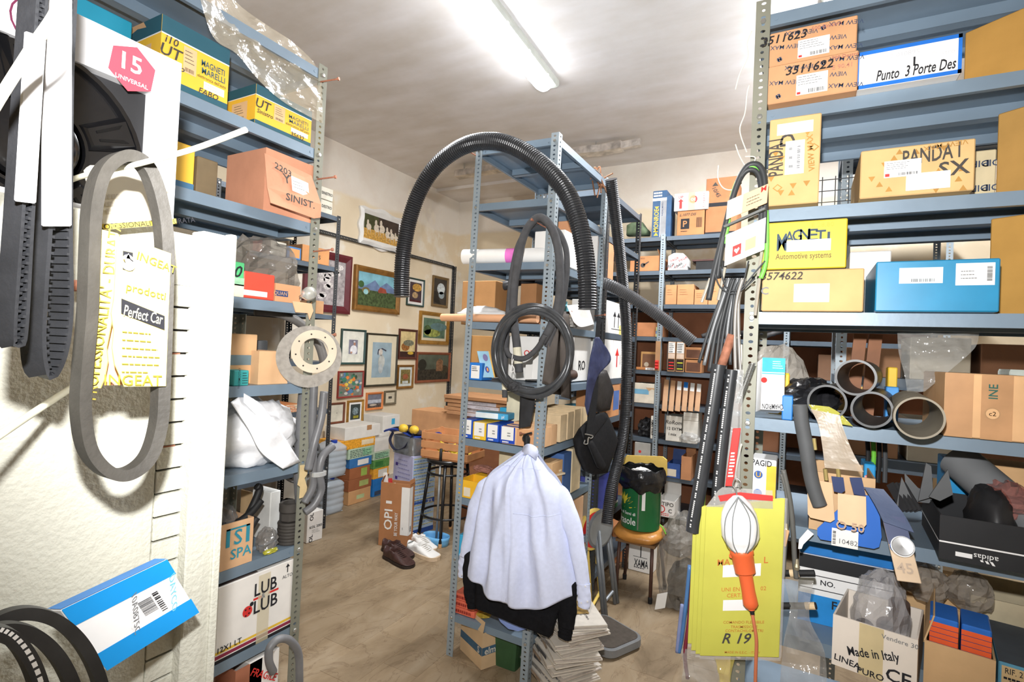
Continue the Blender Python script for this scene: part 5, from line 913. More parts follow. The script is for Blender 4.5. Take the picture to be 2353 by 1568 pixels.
# ================================================================ hoses and things hung on the middle shelving
HB = M((46, 47, 50), .32, 0, .12, 20, 0, 1, .5)
NAILS = ((1093, 357, (-.5, -1, .25), 'carrying the left of the hose arch'), (1257, 400, (-.35, -1, .3), 'carrying the right of the hose arch'), (1252, 522, (-.4, -1, .25), 'carrying the grey foam hoses'), (1238, 722, (-.5, -1, .05), 'carrying the black hose coil'))
for (x, y, d, lab) in NAILS: spike(ony(x, y, YB0), d, 'rusty bolt on the middle shelving ' + lab, .085)
spike(onx(1310, 722, XB1), (.5, -1, .1), 'rusty bolt at the top of the rubber strips'); spike(onx(1368, 726, XB1 + .02), (1, -1, 0), 'rusty bolt carrying the black shoulder bag', .12)
yh = YB0 - .055
arch = [(923, 682), (923, 640), (927, 580), (940, 510), (962, 445), (995, 390), (1040, 350), (1090, 328), (1145, 326), (1198, 345), (1250, 382), (1296, 432), (1325, 495), (1341, 565), (1349, 640), (1350, 712)]
corrugated([ony(x, y, yh) for x, y in arch], .0405, .0115, .13, 18).solo('corrugated_hose', HB, 'thick black corrugated hose arching over the top of the middle shelving', 'hose', smooth=False)
corrugated([onx(x, y, -.93) for x, y in ((1404, 412), (1412, 480), (1424, 580), (1434, 680), (1440, 780), (1439, 880), (1434, 980), (1420, 1060), (1404, 1130), (1394, 1205))], .033, .0105, .12, 16).solo('corrugated_hose', HB, 'black corrugated hose hanging upright right of the shoulder bag', 'hose')
corrugated([onx(1370, 648, XB1 - .04), ony(1400, 655, 2.9), ony(1450, 682, 2.95), ony(1520, 730, 3.0), ony(1592, 787, 3.05)], .035, .0105, .12, 16).solo('corrugated_hose', M((84, 84, 86), .4, 0, .1), 'grey corrugated hose slanting down to the right behind the upright hose', 'hose')
FOAM = M((78, 78, 80), .8, 0, .1, 30, .15, 1, .2, 150)
def fh(pts, r, lab, y=YB0 - .05, ends=()):
    t = thing('foam_hose', lab, 'hose', ony(*pts[0], y), 0, 'grey hoses on the middle shelving'); q = spline([ony(x, yy, y) for x, yy in pts], 8); G().tube(q, r, 14).build('hose', FOAM, t, world=True, smooth=True)
    for e in ends: k = 3 if e == 0 else -4; G().tube([q[abs(k)], q[abs(k) + 4]] if e == 0 else [q[k - 4], q[k]], r*1.04, 14, caps=False).build('paper_label', M((226, 220, 196), .7), t, world=True)
fh([(1193, 856), (1187, 790), (1180, 720), (1183, 650), (1196, 570), (1212, 525), (1238, 500), (1264, 518), (1280, 560), (1287, 620), (1284, 690), (1268, 745), (1246, 787)], .0185, 'thick grey foam hose folded over its bolt, cut end at the right', ends=(0,))
fh([(1160, 914), (1160, 850), (1165, 760), (1170, 690), (1178, 620), (1195, 555), (1232, 512), (1275, 525), (1297, 560), (1303, 600), (1300, 650), (1288, 720), (1265, 775), (1257, 797)], .013, 'thinner grey hose behind the thick foam hose, reaching lower', YB0 - .015, ends=(0,))
fh([(1163, 800), (1172, 818), (1205, 824), (1235, 800), (1252, 770)], .012, 'grey hose curving across the inside of the coil', YB0 - .075)
t = thing('hose_coil', 'coil of shiny black tubing hung on the middle shelving', 'hose', ony(1225, 910, YB0 - .06)); rd = random.Random(2)
for k, (cx, cy, rx, ry, r) in enumerate(((1224, 806, 90, 104, .0115), (1228, 802, 86, 96, .0115), (1222, 810, 84, 92, .011), (1230, 812, 80, 100, .0105))):
    pts = [ony(cx + rx*math.cos(a), cy + ry*math.sin(a), YB0 - .095 - .012*k + .015*math.sin(a*2 + k)) for a in [2*math.pi*i/20 for i in range(20)]]; G().tube(spline(pts, 4, True), r, 10, True).build('loop', M((58, 60, 63), .3, 0, .15, 30, 0, 1, .6), t, world=True, smooth=True)
crumple(ony(1182, 900, YB0 - .12), (.035, .03, .026), 61, .25).build('tape_knot', M((50, 50, 52), .7), t, world=True)
tt = thing('twist_tie', 'white twist tie looped round the lower grey hose', 'tie', ony(1178, 840, YB0 - .11)); G().tube(spline([ony(x, y, YB0 - .11) for x, y in ((1178, 815), (1176, 835), (1182, 850), (1174, 855), (1176, 840), (1180, 825))], 5), .0015, 6).build('wire', PAPW, tt, world=True)
STR = M((82, 74, 68), .75, 0, .12, 12, .1)
for i, (tl, tr, bl, br) in enumerate((((1284, 716), (1309, 716), (1262, 905), (1288, 908)), ((1276, 720), (1296, 718), (1246, 880), (1266, 890)), ((1290, 720), (1308, 722), (1290, 912), (1312, 918)))):
    film([onx(*tl, XB1 + .015 + .012*i), onx((tl[0] + bl[0])/2 - 3, (tl[1] + bl[1])/2, XB1 + .03 + .012*i), onx(*bl, XB1 + .02 + .012*i)], [onx(*tr, XB1 + .015 + .012*i), onx((tr[0] + br[0])/2, (tr[1] + br[1])/2, XB1 + .03 + .012*i), onx(*br, XB1 + .02 + .012*i)], .004, 4, 14, i, 6).solo('rubber_strip', STR, ('middle', 'left', 'right')[i] + ' brown rubber strip hanging right of the hose coil', 'strip', 'brown rubber strips', smooth=True, solid=.003)
film([ony(1196, 885, YB0 - .05), ony(1194, 940, YB0 - .05), ony(1192, 985, YB0 - .05)], [ony(1228, 890, YB0 - .04), ony(1228, 930, YB0 - .04), ony(1218, 980, YB0 - .045)], .012, 6, 14, 5, 14).solo('black_rag', M((38, 38, 40), .8, 0, .1), 'black rag dangling under the hose coil', 'cloth', smooth=True, solid=.002)
# bags on the right of it
def cushion(out, plane_y, th, name, mat, parent, bulge=1.0):
    """closed bulging shape from a pixel outline on the plane y (a number or a function of the pixel column)"""
    f_ = plane_y if callable(plane_y) else (lambda x: plane_y); pts = [ony(x, y, f_(x)) for x, y in out]; n = len(pts); c = sum(pts, Vector())/n; N = Vector((0, 0, 0))
    for i in range(n): N += (pts[i] - c).cross(pts[(i + 1) % n] - c)
    N.normalize(); N = N if N.dot(CAM - c) > 0 else -N; vs = []; g = G()
    for s in (1, -1):
        for k, d in ((1.0, 0), (.96, .5), (.8, .85), (.45, 1.0)): vs += [c + (p - c)*k + N*(s*d*th/2) for p in pts]
        vs.append(c + N*(s*th/2*1.04))
    base = 4*n + 1; fs = []
    for s in (0, 1):
        for r in range(3): fs += [(s*base + r*n + i, s*base + r*n + (i + 1) % n, s*base + (r + 1)*n + (i + 1) % n, s*base + (r + 1)*n + i) for i in range(n)]
        fs += [(s*base + 3*n + i, s*base + 3*n + (i + 1) % n, s*base + 4*n) for i in range(n)]
    fs += [(i, (i + 1) % n, base + (i + 1) % n, base + i) for i in range(n)]
    return g.add(vs, fs).build(name, mat, parent, world=True, smooth=True)
FAB = M((26, 26, 28), .85, 0, .1, 60, .1, 1, .2, 200); YBG = lambda o: (lambda px: 2.83 - .0045*(1416 - px) - o)
def bpt(x, y, o): return ony(x, y, YBG(o)(x))
t = thing('shoulder_bag', 'black fabric shoulder bag with a metal clip, hanging right of the shirt', 'bag', bpt(1370, 1092, 0)); cushion([(1321, 1010), (1335, 985), (1352, 968), (1372, 952), (1389, 947), (1402, 975), (1416, 1012), (1404, 1050), (1390, 1088), (1363, 1092), (1344, 1083), (1328, 1045)], YBG(0), .07, 'body', FAB, t)
cushion([(1334, 985), (1352, 968), (1372, 952), (1389, 947), (1396, 962), (1360, 1010), (1345, 1025)], YBG(.075), .012, 'flap', FAB, t); cushion([(1348, 1018), (1360, 1012), (1392, 1070), (1386, 1082), (1372, 1075)], YBG(.09), .02, 'strap_pad', FAB, t)
film([bpt(1372, 728, .1), bpt(1364, 830, .1), bpt(1356, 920, .1), bpt(1346, 1000, .1)], [bpt(1381, 728, .1), bpt(1376, 830, .1), bpt(1372, 920, .1), bpt(1362, 1000, .1)], .001, 3, 12, 1, 2).build('strap', FAB, t, world=True, solid=.003)
G().tube(spline([bpt(x, y, .115) for x, y in ((1345, 998), (1362, 1002), (1358, 1008), (1352, 1006), (1350, 1020), (1342, 1020), (1344, 1012))], 4), .003, 6).build('clip', ZINC, t, world=True)
t = thing('navy_pouch', 'shiny navy cloth pouch hanging above the black shoulder bag', 'bag', bpt(1350, 960, .14)); NV = M((40, 48, 84), .5, 0, .2, 12, .3, 1, .5, 30)
film([bpt(1368, 775, .14), bpt(1357, 820, .14), bpt(1350, 870, .14), bpt(1344, 930, .14)], [bpt(1376, 775, .14), bpt(1404, 825, .14), bpt(1372, 868, .14), bpt(1350, 955, .14)], .02, 10, 20, 3, 9).build('body', NV, t, world=True, smooth=True, solid=.004)
t = thing('leather_pouch', 'worn black leather pouch behind the navy cloth', 'bag', bpt(1380, 948, .0)); cushion([(1354, 868), (1372, 852), (1390, 850), (1398, 870), (1407, 897), (1398, 944), (1372, 948), (1356, 930)], YBG(.02), .05, 'body', M((40, 38, 38), .5, 0, .2, 20, .2), t)
# ---------------------------------------------------------------- shirt and black sweater
ys_ = YB0 - .10; SH = M((214, 221, 247), .75, 0, .03, 60, .06, 1, .2, 400); KN = M((24, 24, 27), .95, 0, .08, 60, .1, 1, .1, 300)
t = thing('hanger', 'black plastic clothes hanger on the middle shelving', 'hanger', ony(1215, 1030, ys_ + .05)); G().tube(spline([ony(x, y, ys_ + .05) for x, y in ((1222, 995), (1206, 1000), (1202, 1010), (1212, 1018), (1216, 1030))], 5), .004, 8).build('hook', BLACK, t, world=True, smooth=True)
G().tube(spline([ony(1130, 1095, ys_ + .055), ony(1200, 1040, ys_ + .055), ony(1222, 1030, ys_ + .055), ony(1260, 1085, ys_ + .055)], 6), .008, 8).build('arms', BLACK, t, world=True, smooth=True); G().lathe([(.0, 0), (.012, 0), (.014, .05), (.008, .06), (0, .06)], 12, Matrix.Translation(ony(1210, 1032, ys_ + .05))).build('neck', BLACK, t, world=True)
spike(ony(1220, 1000, YB0), (-.2, -1, .2), 'rusty bolt carrying the clothes hanger', .08)
t = thing('shirt', 'light blue long-sleeved shirt hanging with its back to the viewer', 'shirt', ony(1205, 1400, ys_))
Lb = [(1203, 1036), (1180, 1052), (1150, 1072), (1122, 1095), (1108, 1130), (1099, 1180), (1090, 1230), (1080, 1280), (1066, 1318)]; Rb = [(1231, 1042), (1242, 1058), (1258, 1080), (1280, 1105), (1297, 1140), (1310, 1190), (1320, 1240), (1328, 1300), (1336, 1374)]
LW_, RW_ = spline([ony(x, y, ys_ + .03) for x, y in Lb], 6), spline([ony(x, y, ys_ + .03) for x, y in Rb], 6)
hem = lambda u: (.055*math.sin(math.pi*min(1, max(0, (u - .02)/.98)))**1.3 + .028*math.exp(-((u - .62)/.16)**2) - .012*math.exp(-((u - .93)/.06)**2))
def shirt_fn(u, v, push=0, scale_hem=1.0):
    def at(Q, v): x = v*(len(Q) - 1); i = min(int(x), len(Q) - 2); return Q[i].lerp(Q[i + 1], x - i)
    a, c = at(LW_, v), at(RW_, v); p = a.lerp(c, u); bul = .075*math.sin(math.pi*u)**.7*(.35 + .65*min(1, v*2.2))
    fold = .011*v*math.sin(15*u + 2.5*v) + .007*v*math.sin(31*u - 3*v + 1) + .012*noise.noise(Vector((u*5, v*3.2, 4))) + .006*noise.noise(Vector((u*12, v*5, 9)))
    pleat = -.008*math.exp(-((u - .46)/.015)**2)*min(1, max(0, (v - .12)*6)); drape = .01*math.exp(-((u - .25 - .3*(1 - v))/.05)**2)*v - .012*math.exp(-((u - .72 + .2*(1 - v))/.06)**2)*v
    p = p + Vector((0, -bul - fold*2.0 - pleat*1.4 - drape*1.5 - push, 0)); p.z -= hem(u)*max(0, v - .35)/.65*1.0*scale_hem; return p
G().grid(shirt_fn, 60, 70).build('back', SH, t, world=True, smooth=True, solid=.0015)
def back_fn(u, v): p = shirt_fn(u, v); q = LW_[0]; return Vector((p.x, ys_ + .04 + .02*math.sin(math.pi*u), p.z + .01))
G().grid(back_fn, 30, 30).build('front', SH, t, world=True, smooth=True)
def strip(u0, v0, u1, v1, w, name, n=24):
    g = G(); 
    def fn(a, b): u = u0 + (u1 - u0)*a; v = v0 + (v1 - v0)*a; du, dv = -(v1 - v0), (u1 - u0); k = (b - .5)*w; L = math.hypot(du, dv); return shirt_fn(u + du/L*k, v + dv/L*k, .0022)
    g.grid(fn, n, 1).build(name, SH, t, world=True, smooth=True, solid=.001)
strip(.06, .21, .94, .235, .008, 'yoke_seam'); strip(.455, .235, .455, .98, .006, 'pleat_seam', 30); strip(.5, .56, .95, .6, .004, 'crease')
G().sweep(spline([ony(x, y, ys_ + d) for x, y, d in ((1200, 1042, .03), (1208, 1034, -.01), (1218, 1033, -.025), (1230, 1042, -.012), (1234, 1050, .03))], 6), [(-.003, -.022), (.003, -.022), (.003, .022), (-.003, .022)], up=(0, .25, 1)).build('collar', SH, t, world=True, smooth=True)
def sleeve(pts, r0, r1, name, mat, par, flat=.62, nz_=3, seed=0, yy=None):
    Q = spline([ony(x, y, p) for x, y, p in pts], 6); n = len(Q); g = G(); off = Vector((seed*2.1, 0, 0))
    def fn(u, v):
        x = v*(n - 1); i = min(int(x), n - 2); p = Q[i].lerp(Q[i + 1], x - i); tdir = (Q[min(i + 1, n - 1)] - Q[max(i - 1, 0)]).normalized(); sx_ = tdir.cross(Vector((0, 1, 0))).normalized(); r = (r0 + (r1 - r0)*v)*(min(1, .35 + v*4) if name == 'sleeve' else 1); a = u*2*math.pi; k = 1 + .16*noise.noise(Vector((math.cos(a)*1.4, math.sin(a)*1.4, v*6)) + off)
        return p + sx_*math.cos(a)*r*k + Vector((0, 1, 0))*math.sin(a)*r*flat*k
    return g.grid(fn, 22, 34, True).build(name, mat, par, world=True, smooth=True, solid=.0012)
yv = ys_ + .045
sleeve([(1130, 1100, yv), (1098, 1155, yv), (1080, 1220, yv), (1068, 1280, yv)], .045, .026, 'sleeve', SH, t); c1 = sleeve([(1068, 1276, yv), (1063, 1300, yv), (1062, 1326, yv)], .025, .021, 'cuff', SH, t)
sleeve([(1266, 1108, yv + .01), (1306, 1180, yv - .02), (1326, 1260, yv - .03), (1340, 1345, yv - .03)], .05, .028, 'sleeve', SH, t, seed=3); c2 = sleeve([(1340, 1340, yv - .03), (1343, 1370, yv - .03), (1341, 1396, yv - .03)], .03, .025, 'cuff', SH, t, seed=4)
for c, L in ((c1, ((1061, 1322),)), (c2, ((1336, 1386), (1350, 1383), (1345, 1348)))):
    for q in L: G().lathe([(0, 0), (.004, 0), (.004, .002), (0, .002)], 10, Matrix.Translation(ony(q[0], q[1], yv - .052)) @ Matrix.Rotation(R_(90), 4, 'X')).build('button', M((226, 226, 232), .3), c, world=True)
t = thing('black_sweater', 'black knitted sweater hanging under the light blue shirt', 'sweater', ony(1200, 1460, ys_)); yv = ys_ + .035
film([ony(1105, 1240, yv), ony(1098, 1320, yv), ony(1095, 1385, yv), ony(1100, 1398, yv)], [ony(1300, 1300, yv), ony(1294, 1380, yv), ony(1278, 1420, yv), ony(1266, 1462, yv)], .012, 26, 20, 2, 7).build('body', KN, t, world=True, smooth=True, solid=.03)
sleeve([(1085, 1270, yv), (1078, 1320, yv), (1080, 1372, yv)], .036, .03, 'sleeve', KN, t, .6); sleeve([(1080, 1370, yv), (1084, 1385, yv), (1086, 1398, yv)], .028, .026, 'cuff', KN, t, .6, seed=2)
sleeve([(1305, 1320, yv), (1304, 1390, yv), (1300, 1440, yv)], .042, .036, 'sleeve', KN, t, .6, seed=5); sleeve([(1300, 1438, yv), (1299, 1452, yv), (1297, 1466, yv)], .033, .029, 'cuff', KN, t, .6, seed=6)
polyplate([ony(x, y, yv + .03) for x, y in ((1140, 1412), (1212, 1436), (1208, 1447), (1190, 1451), (1168, 1446), (1150, 1430))], .003, 'shirt_tail', M((130, 152, 212), .8), t)
# debris on the very top
for i in range(10):
    rd = random.Random(40 + i); p = Vector((XB1 - .05 + rd.uniform(-.03, .07), YB1 - .03 + rd.uniform(-.06, .08), 2.474)); G().tube(spline([p, p + Vector((rd.uniform(0, .06), rd.uniform(-.05, .02), rd.uniform(.01, .05))), p + Vector((rd.uniform(.04, .1), rd.uniform(-.08, 0), rd.uniform(-.12, .02)))], 4), .004, 6).solo('dry_stalk', M((150, 104, 74), .8, 0, .2), 'one of the thin dry brown stalks drooping from the top of the middle shelving', 'stalk', 'dry stalks on the middle shelving')
G().box((XB0 + .02, YB1 - .2, 2.471), (XB1 + .03, YB1 - .1, 2.477)).solo('loose_plate', M((112, 100, 90), .7), 'rusty loose plate lying on top of the middle shelving', 'plate')
# foil-wrapped pipe along the ceiling
t = thing('foil_pipe', 'foil-wrapped pipe slung under the ceiling behind the middle shelving', 'pipe', (-1.5, 4.7, 3.2)); FOIL = M((206, 198, 190), .3, .55, .25, 14, .8, 1, .5, 18)
q = [onz(1050, 402, 3.26), onz(1150, 385, 3.27), onz(1320, 352, 3.28), onz(1380, 345, 3.29), onz(1430, 335, 3.3)]
g = G().sweep(spline(q, 8), [(-.05, -.03), (.05, -.035), (.055, .03), (-.045, .035)], up=(0, 0, 1)); g.build('duct', FOIL, t, world=True); G().sweep([onz(1425, 336, 3.3), onz(1472, 327, 3.31)], [(-.025, -.03), (.025, -.03), (.025, .03), (-.025, .03)], up=(0, 0, 1)).build('duct_end', FOIL, t, world=True)
for k in (0, 2): p = spline(q, 8)[k*10 + 2]; G().box((p.x - .005, p.y - .005, p.z), (p.x + .005, p.y + .005, ZC)).build('hanger_strap', ZINC, t, world=True)
# ================================================================ unit behind the middle shelving
def b2(rect, z, d, m, lab, setb=0.0, **k): return boxpx('x', XB1 - .006 - max(0, setb), rect, z, d, m, k.pop('name', 'carton'), lab, k.pop('cat', 'box'), **k)
b = b2((1372, 692, 1432, 770), 1.62, .2, PAPW, 'white carton with two black arrows, right of the big hose end', -.004)
for u in (.55, .75): b.f.poly([(u - .08, .55), (u + .08, .55), (u, .72)], INK, 'arrow'); b.f.dec(u - .015, .2, u + .015, .58, INK, 'arrow_shaft')
b.f.dec(.4, .14, .9, .16, INK, 'arrow_base'); b.f.dec(.82, .72, 1.0, .98, M((226, 214, 130), .5), 'tape'); b.f.dec(.8, .0, 1.0, .3, M((226, 214, 130), .5), 'tape')
b = b2((1388, 775, 1408, 862), 1.34, .2, PAPW, 'white carton with a strip of print, left of the arrowed pair', 0); b = b2((1409, 778, 1430, 862), 1.34, .2, PAPW, 'white carton with a red arrow on the unit behind the middle shelving', 0); b.f.poly([(.2, .6), (.6, .6), (.4, .8)], REDP, 'arrow'); b.f.dec(.35, .3, .45, .62, REDP, 'arrow_shaft'); b.f.txt('FRAGILE', .75, .5, .012, SCRIB, rot=90)
b = b2((1395, 868, 1424, 935), 1.1, .2, CARD(196, 140, 96), 'brown carton with a blue print beside the leather pouch', 0); b.f.dec(.5, .2, .95, .8, M((80, 110, 170), .6), 'print')
b = b2((1372, 540, 1390, 640), 1.9, .2, PAPW, 'white carton end behind the corrugated arch', .0); b = b2((1392, 520, 1412, 600), 1.9, .2, CARD(206, 146, 108), 'brown carton behind the upright corrugated hose', .0)
crumple((XB1 - .1, 3.35, 1.1), (.08, .14, .06), 71, .3).solo('plastic_bag', PL((176, 172, 168), .5), 'clear bag on the unit behind the shoulder bag', 'plastic bag')
b = b2((1352, 1090, 1420, 1180), .5, .25, M((66, 74, 150), .5), 'violet-blue carton with a green star behind the shoulder bag', .0); b.f.dec(0, 0, 1, .1, M((60, 140, 90), .5), 'green_band'); b.f.dec(0, .1, 1, .16, PAPW, 'white_band', e=.001); b.f.poly([(.6 + .07*math.cos(R_(45*i))*(1 if i % 2 == 0 else .5), .72 + .14*math.sin(R_(45*i))*(1 if i % 2 == 0 else .5)) for i in range(8)], M((90, 190, 130), .5), 'star')
b = b2((1352, 1095, 1366, 1170), .5, .1, M((150, 136, 116), .7), 'grey-brown wooden box end beside the slotted post', -.012)
b = b2((1420, 1085, 1432, 1120), .8, .1, M((150, 146, 60), .5), 'small yellow packet behind the upright hose', 0)
# ================================================================ back wall shelving
DY = YD - .002; DC = CARD(186, 130, 88)
def dx(rect, z, d, m, lab, setb=.01, **k): return boxpx('y', DY + setb, rect, z, d, m, k.pop('name', 'carton'), lab, k.pop('cat', 'box'), **k)
MONB = M((44, 84, 124), .5); MGR = M((150, 150, 152), .5); MYE = M((236, 186, 50), .5)
cushion([(1441, 543), (1442, 520), (1456, 512), (1478, 512), (1486, 524), (1494, 532), (1492, 542)], DY + .1, .16, 'body', M((96, 112, 84), .8, 0, .25, 12), thing('camouflage_pack', 'faded green pack lying on top of the back wall shelving', 'pack', (ony(1468, 543, DY + .1).x, DY + .1, 2.5)))
for i, (r, lab) in enumerate((((1499, 438, 1541, 543), 'tall blue and grey shock absorber carton on top of the back shelving'), ((1542, 449, 1549, 543), 'second blue shock absorber carton, half hidden by the first'))):
    b = dx(r, 2.5, .16, MONB, lab, group='shock absorber cartons'); f = b.f; f.dec(0, .78, 1, .84, LABELW, 'white_band')
    if i == 0:
        f.dec(.6, 0, 1, .78, MGR, 'grey_panel'); f.dec(.57, 0, .6, .78, LABELW, 'line', e=.001); f.txt('MONROE', .3, .36, .038, MYE, rot=90, wid=f.h*.5); f.poly([(.15, .03), (.48, .03), (.32, .1)], MYE, 'wedge'); f.poly([(.15, .66), (.48, .66), (.32, .6)], MYE, 'wedge'); f.txt('RADIAL-MATIC', .72, .6, .012, NAVY, rot=90); f.lines(.06, .86, .94, .98, 2, LABELW, fill=.6)
    else: f.txt('MONROE', .5, .4, .012, MYE, rot=90)
b = dx((1556, 484, 1618, 537), 2.5, .28, DC, 'brown carton with a P logo on top of the back shelving'); f = b.f; f.dec(.14, .26, .46, .68, INK, 'logo_block'); f.txt('P', .3, .47, .05, DC); f.lines(.15, .14, .5, .2, 1); f.bars(.72, .3, .92, .7, INK, 9, 3); f.txt('L.1077 DIS', .4, .84, .02, SCRIB, shear=.3); zz = b.t.location.z + b.h
b = Box('carton', 'white carton marked UP with a red arrow on the P logo carton', 'box', (ony(1549, 470, DY).x, DY + .0, zz + .001), 0, .27, .145, .3, PAPW); f = b.f; f.txt('UP', .2, .78, .022, REDP); f.poly([(.11, .52), (.29, .52), (.2, .68)], REDP, 'arrow'); f.dec(.16, .12, .24, .53, REDP, 'arrow_shaft'); f.disc(.57, .6, .032, REDP, 'stamp'); f.txt('OE', .57, .6, .022, PAPW); f.dec(.42, 0, .62, 1, M((214, 190, 140), .4, 0, .05, 14, 0, .6), 'tape', e=.0014); f.lines(.85, .1, .92, .92, 8, REDP, fill=.3)
b = dx((1621, 474, 1692, 535), 2.5, .36, CARD(170, 116, 80), 'lower large brown carton on top of the back shelving', .02); b.f.dec(0, 0, 1, .07, INK, 'tape'); zz = b.t.location.z + b.h
b2_ = Box('carton', 'upper large brown carton with handwriting near the ceiling', 'box', (ony(1621, 440, DY).x, DY + .03, zz + .001), 0, b.w, .235, .34, CARD(170, 116, 80)); b2_.f.dec(0, 0, 1, .14, INK, 'tape'); b2_.f.txt('10/45', .35, .5, .03, SCRIB, rot=-60, shear=.2); b2_.f.poly([(.2, .72), (.3, .86), (.4, .72)], SCRIB, 'arrow')
b = dx((1448, 589, 1515, 618), 2.212, .25, CARD(190, 132, 90), 'brown carton with a small black drawing on the back shelving', open_=False, flaps=(('r', -20, .06),)); b.f.txt('UNICAR ECO', .3, .85, .012); b.f.disc(.45, .4, .02, SCRIB); b.f.poly([(.48, .35), (.66, .6), (.64, .65), (.45, .45)], SCRIB)
b = dx((1516, 594, 1528, 618), 2.212, .25, CARD(176, 120, 80), 'narrow brown carton left of the slotted back post', .03)
t = thing('striped_parcel', 'rounded white parcel with red and black diagonal print on the back shelving', 'parcel', (ony(1534, 618, DY).x, DY, 2.212)); w_ = ony(1577, 618, DY).x - ony(1534, 618, DY).x
G().prism([(0, 0), (w_, 0), (w_, .1), (w_*.8, .14), (w_*.3, .145), (0, .12)], .18).build('body', PAPW, t, bevel=.004); F = Face((0, 0, 0), (w_, 0, 0), (0, 0, .14), t)
for i in range(9): F.dec(.05 + .11*i - .03, .1, .05 + .11*i, .2 + .1*(i % 3), (REDP, INK)[i % 2], 'stripe', rot=-35)
for i in range(4): F.txt('FAGR', .15 + .22*i, .3 + .35*(i % 2), .02, (INK, REDP)[i % 2], rot=25)
t = thing('plastic_tray', 'black tray with a rusty lid on the back shelving', 'tray', (ony(1589, 616, DY).x, DY + .02, 2.212)); G().box((.03, 0, 0), (.24, .2, .005)).box((.03, 0, .005), (.24, .004, .07)).box((.03, .196, .005), (.24, .2, .07)).box((.03, .004, .005), (.034, .196, .07)).box((.236, .004, .005), (.24, .196, .07)).build('body', BLACK, t); G().box((0, -.005, .072), (.2, .19, .085)).build('lid', M((80, 50, 44), .6), t)
for i, (r, lab) in enumerate((((1529, 655, 1554, 699), 'tan carton left of three under the white parcel'), ((1556, 654, 1594, 699), 'wide tan carton, middle of three under the white parcel'), ((1596, 666, 1626, 699), 'open tan carton, right of three under the white parcel'), ((1628, 640, 1655, 699), 'taller brown carton behind the hanging cables'), ((1660, 655, 1690, 699), 'brown carton behind the cable bundle'))):
    b = dx(r, 1.927, .25, CARD(200, 146, 102), lab, .01 + .01*i, open_=(i == 2), flaps=(('l', 20, .05),) if i == 2 else None); b.f.lines(.15, .45, .75, .8, 3, M((160, 110, 76), .8), fill=.2)
b = dx((1457, 742, 1518, 775), 1.654, .3, CARD(190, 130, 90), 'low brown carton with open flaps behind the diagonal hose', .02); b = dx((1507, 752, 1517, 775), 1.654, .05, M((206, 214, 150), .4), 'pale yellow-blue tube box beside the diagonal hose', -.003, name='tube_box'); b.f.dec(0, .3, 1, .6, BLUEP, 'band')
for i in range(8):
    rd = random.Random(80 + i); p = Vector((XD + .3 + .065*i, YD + .15 + rd.uniform(-.08, .08), 1.675)); G().tube(spline([p, p + Vector((.07, rd.uniform(-.05, .05), .03)), p + Vector((.14, rd.uniform(-.05, .05), .01 + rd.uniform(0, .08)))], 5), .018, 10).solo('rubber_elbow', M((74, 72, 72), .6, 0, .1), 'dusty rubber elbow behind the cable tangle on the back shelf, %s from the left' % ('first', 'second', 'third', 'fourth', 'fifth', 'sixth', 'seventh', 'eighth')[i], 'elbow', 'rubber elbows on the back shelf', smooth=True)
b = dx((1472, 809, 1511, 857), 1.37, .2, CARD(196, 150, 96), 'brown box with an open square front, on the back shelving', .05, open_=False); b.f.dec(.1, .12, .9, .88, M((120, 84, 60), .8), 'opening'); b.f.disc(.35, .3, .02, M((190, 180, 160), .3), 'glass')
b = dx((1461, 845, 1511, 861), 1.37, .04, CARD(190, 128, 80), 'flat brown packet with a white label on the back shelving', .0); b.f.dec(.5, .1, .98, .95, LABELW, 'label'); b.f.bars(.6, .2, .9, .8)
for i, (x0, x1, yt, mm_, lab) in enumerate(((1516, 1532, 784, REDP, 'left of three upright dispenser boxes holding red reels'), (1534, 1551, 782, REDP, 'middle of three upright dispenser boxes, two red reels showing'), (1553, 1572, 780, M((190, 190, 50), .5), 'right of three upright dispenser boxes, yellow and green tapes'))):
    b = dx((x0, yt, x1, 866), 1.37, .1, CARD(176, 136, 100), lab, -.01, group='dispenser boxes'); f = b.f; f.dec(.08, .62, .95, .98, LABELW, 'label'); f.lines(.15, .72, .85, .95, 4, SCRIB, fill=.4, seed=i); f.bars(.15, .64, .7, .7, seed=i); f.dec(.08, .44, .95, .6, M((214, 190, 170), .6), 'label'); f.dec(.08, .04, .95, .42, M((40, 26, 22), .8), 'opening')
    for k in range(3): G().tube([f.at(.18, .1 + .1*k, -.012), f.at(.85, .1 + .1*k, -.012)], .014, 12).build('reel', mm_ if k != 1 or i < 2 else GRN, b.t, smooth='auto')
for i, (r, lab) in enumerate((((1574, 799, 1612, 826), 'upper small open carton right of the dispenser boxes'), ((1574, 828, 1612, 866), 'lower small open carton right of the dispenser boxes'))):
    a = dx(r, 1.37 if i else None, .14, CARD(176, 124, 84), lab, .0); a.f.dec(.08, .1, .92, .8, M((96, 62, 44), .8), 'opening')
b = dx((1455, 882, 1513, 930), 1.09, .26, M((224, 214, 196), .6), 'white carton with a torn blue stripe on the back shelving', .0); b.f.dec(0, .45, .75, .7, M((120, 176, 206), .6), 'blue_stripe'); b.f.poly([(.6, .8), (.75, .62), (.9, .75), (1, .7), (1, .8)], CARD(), 'tear')
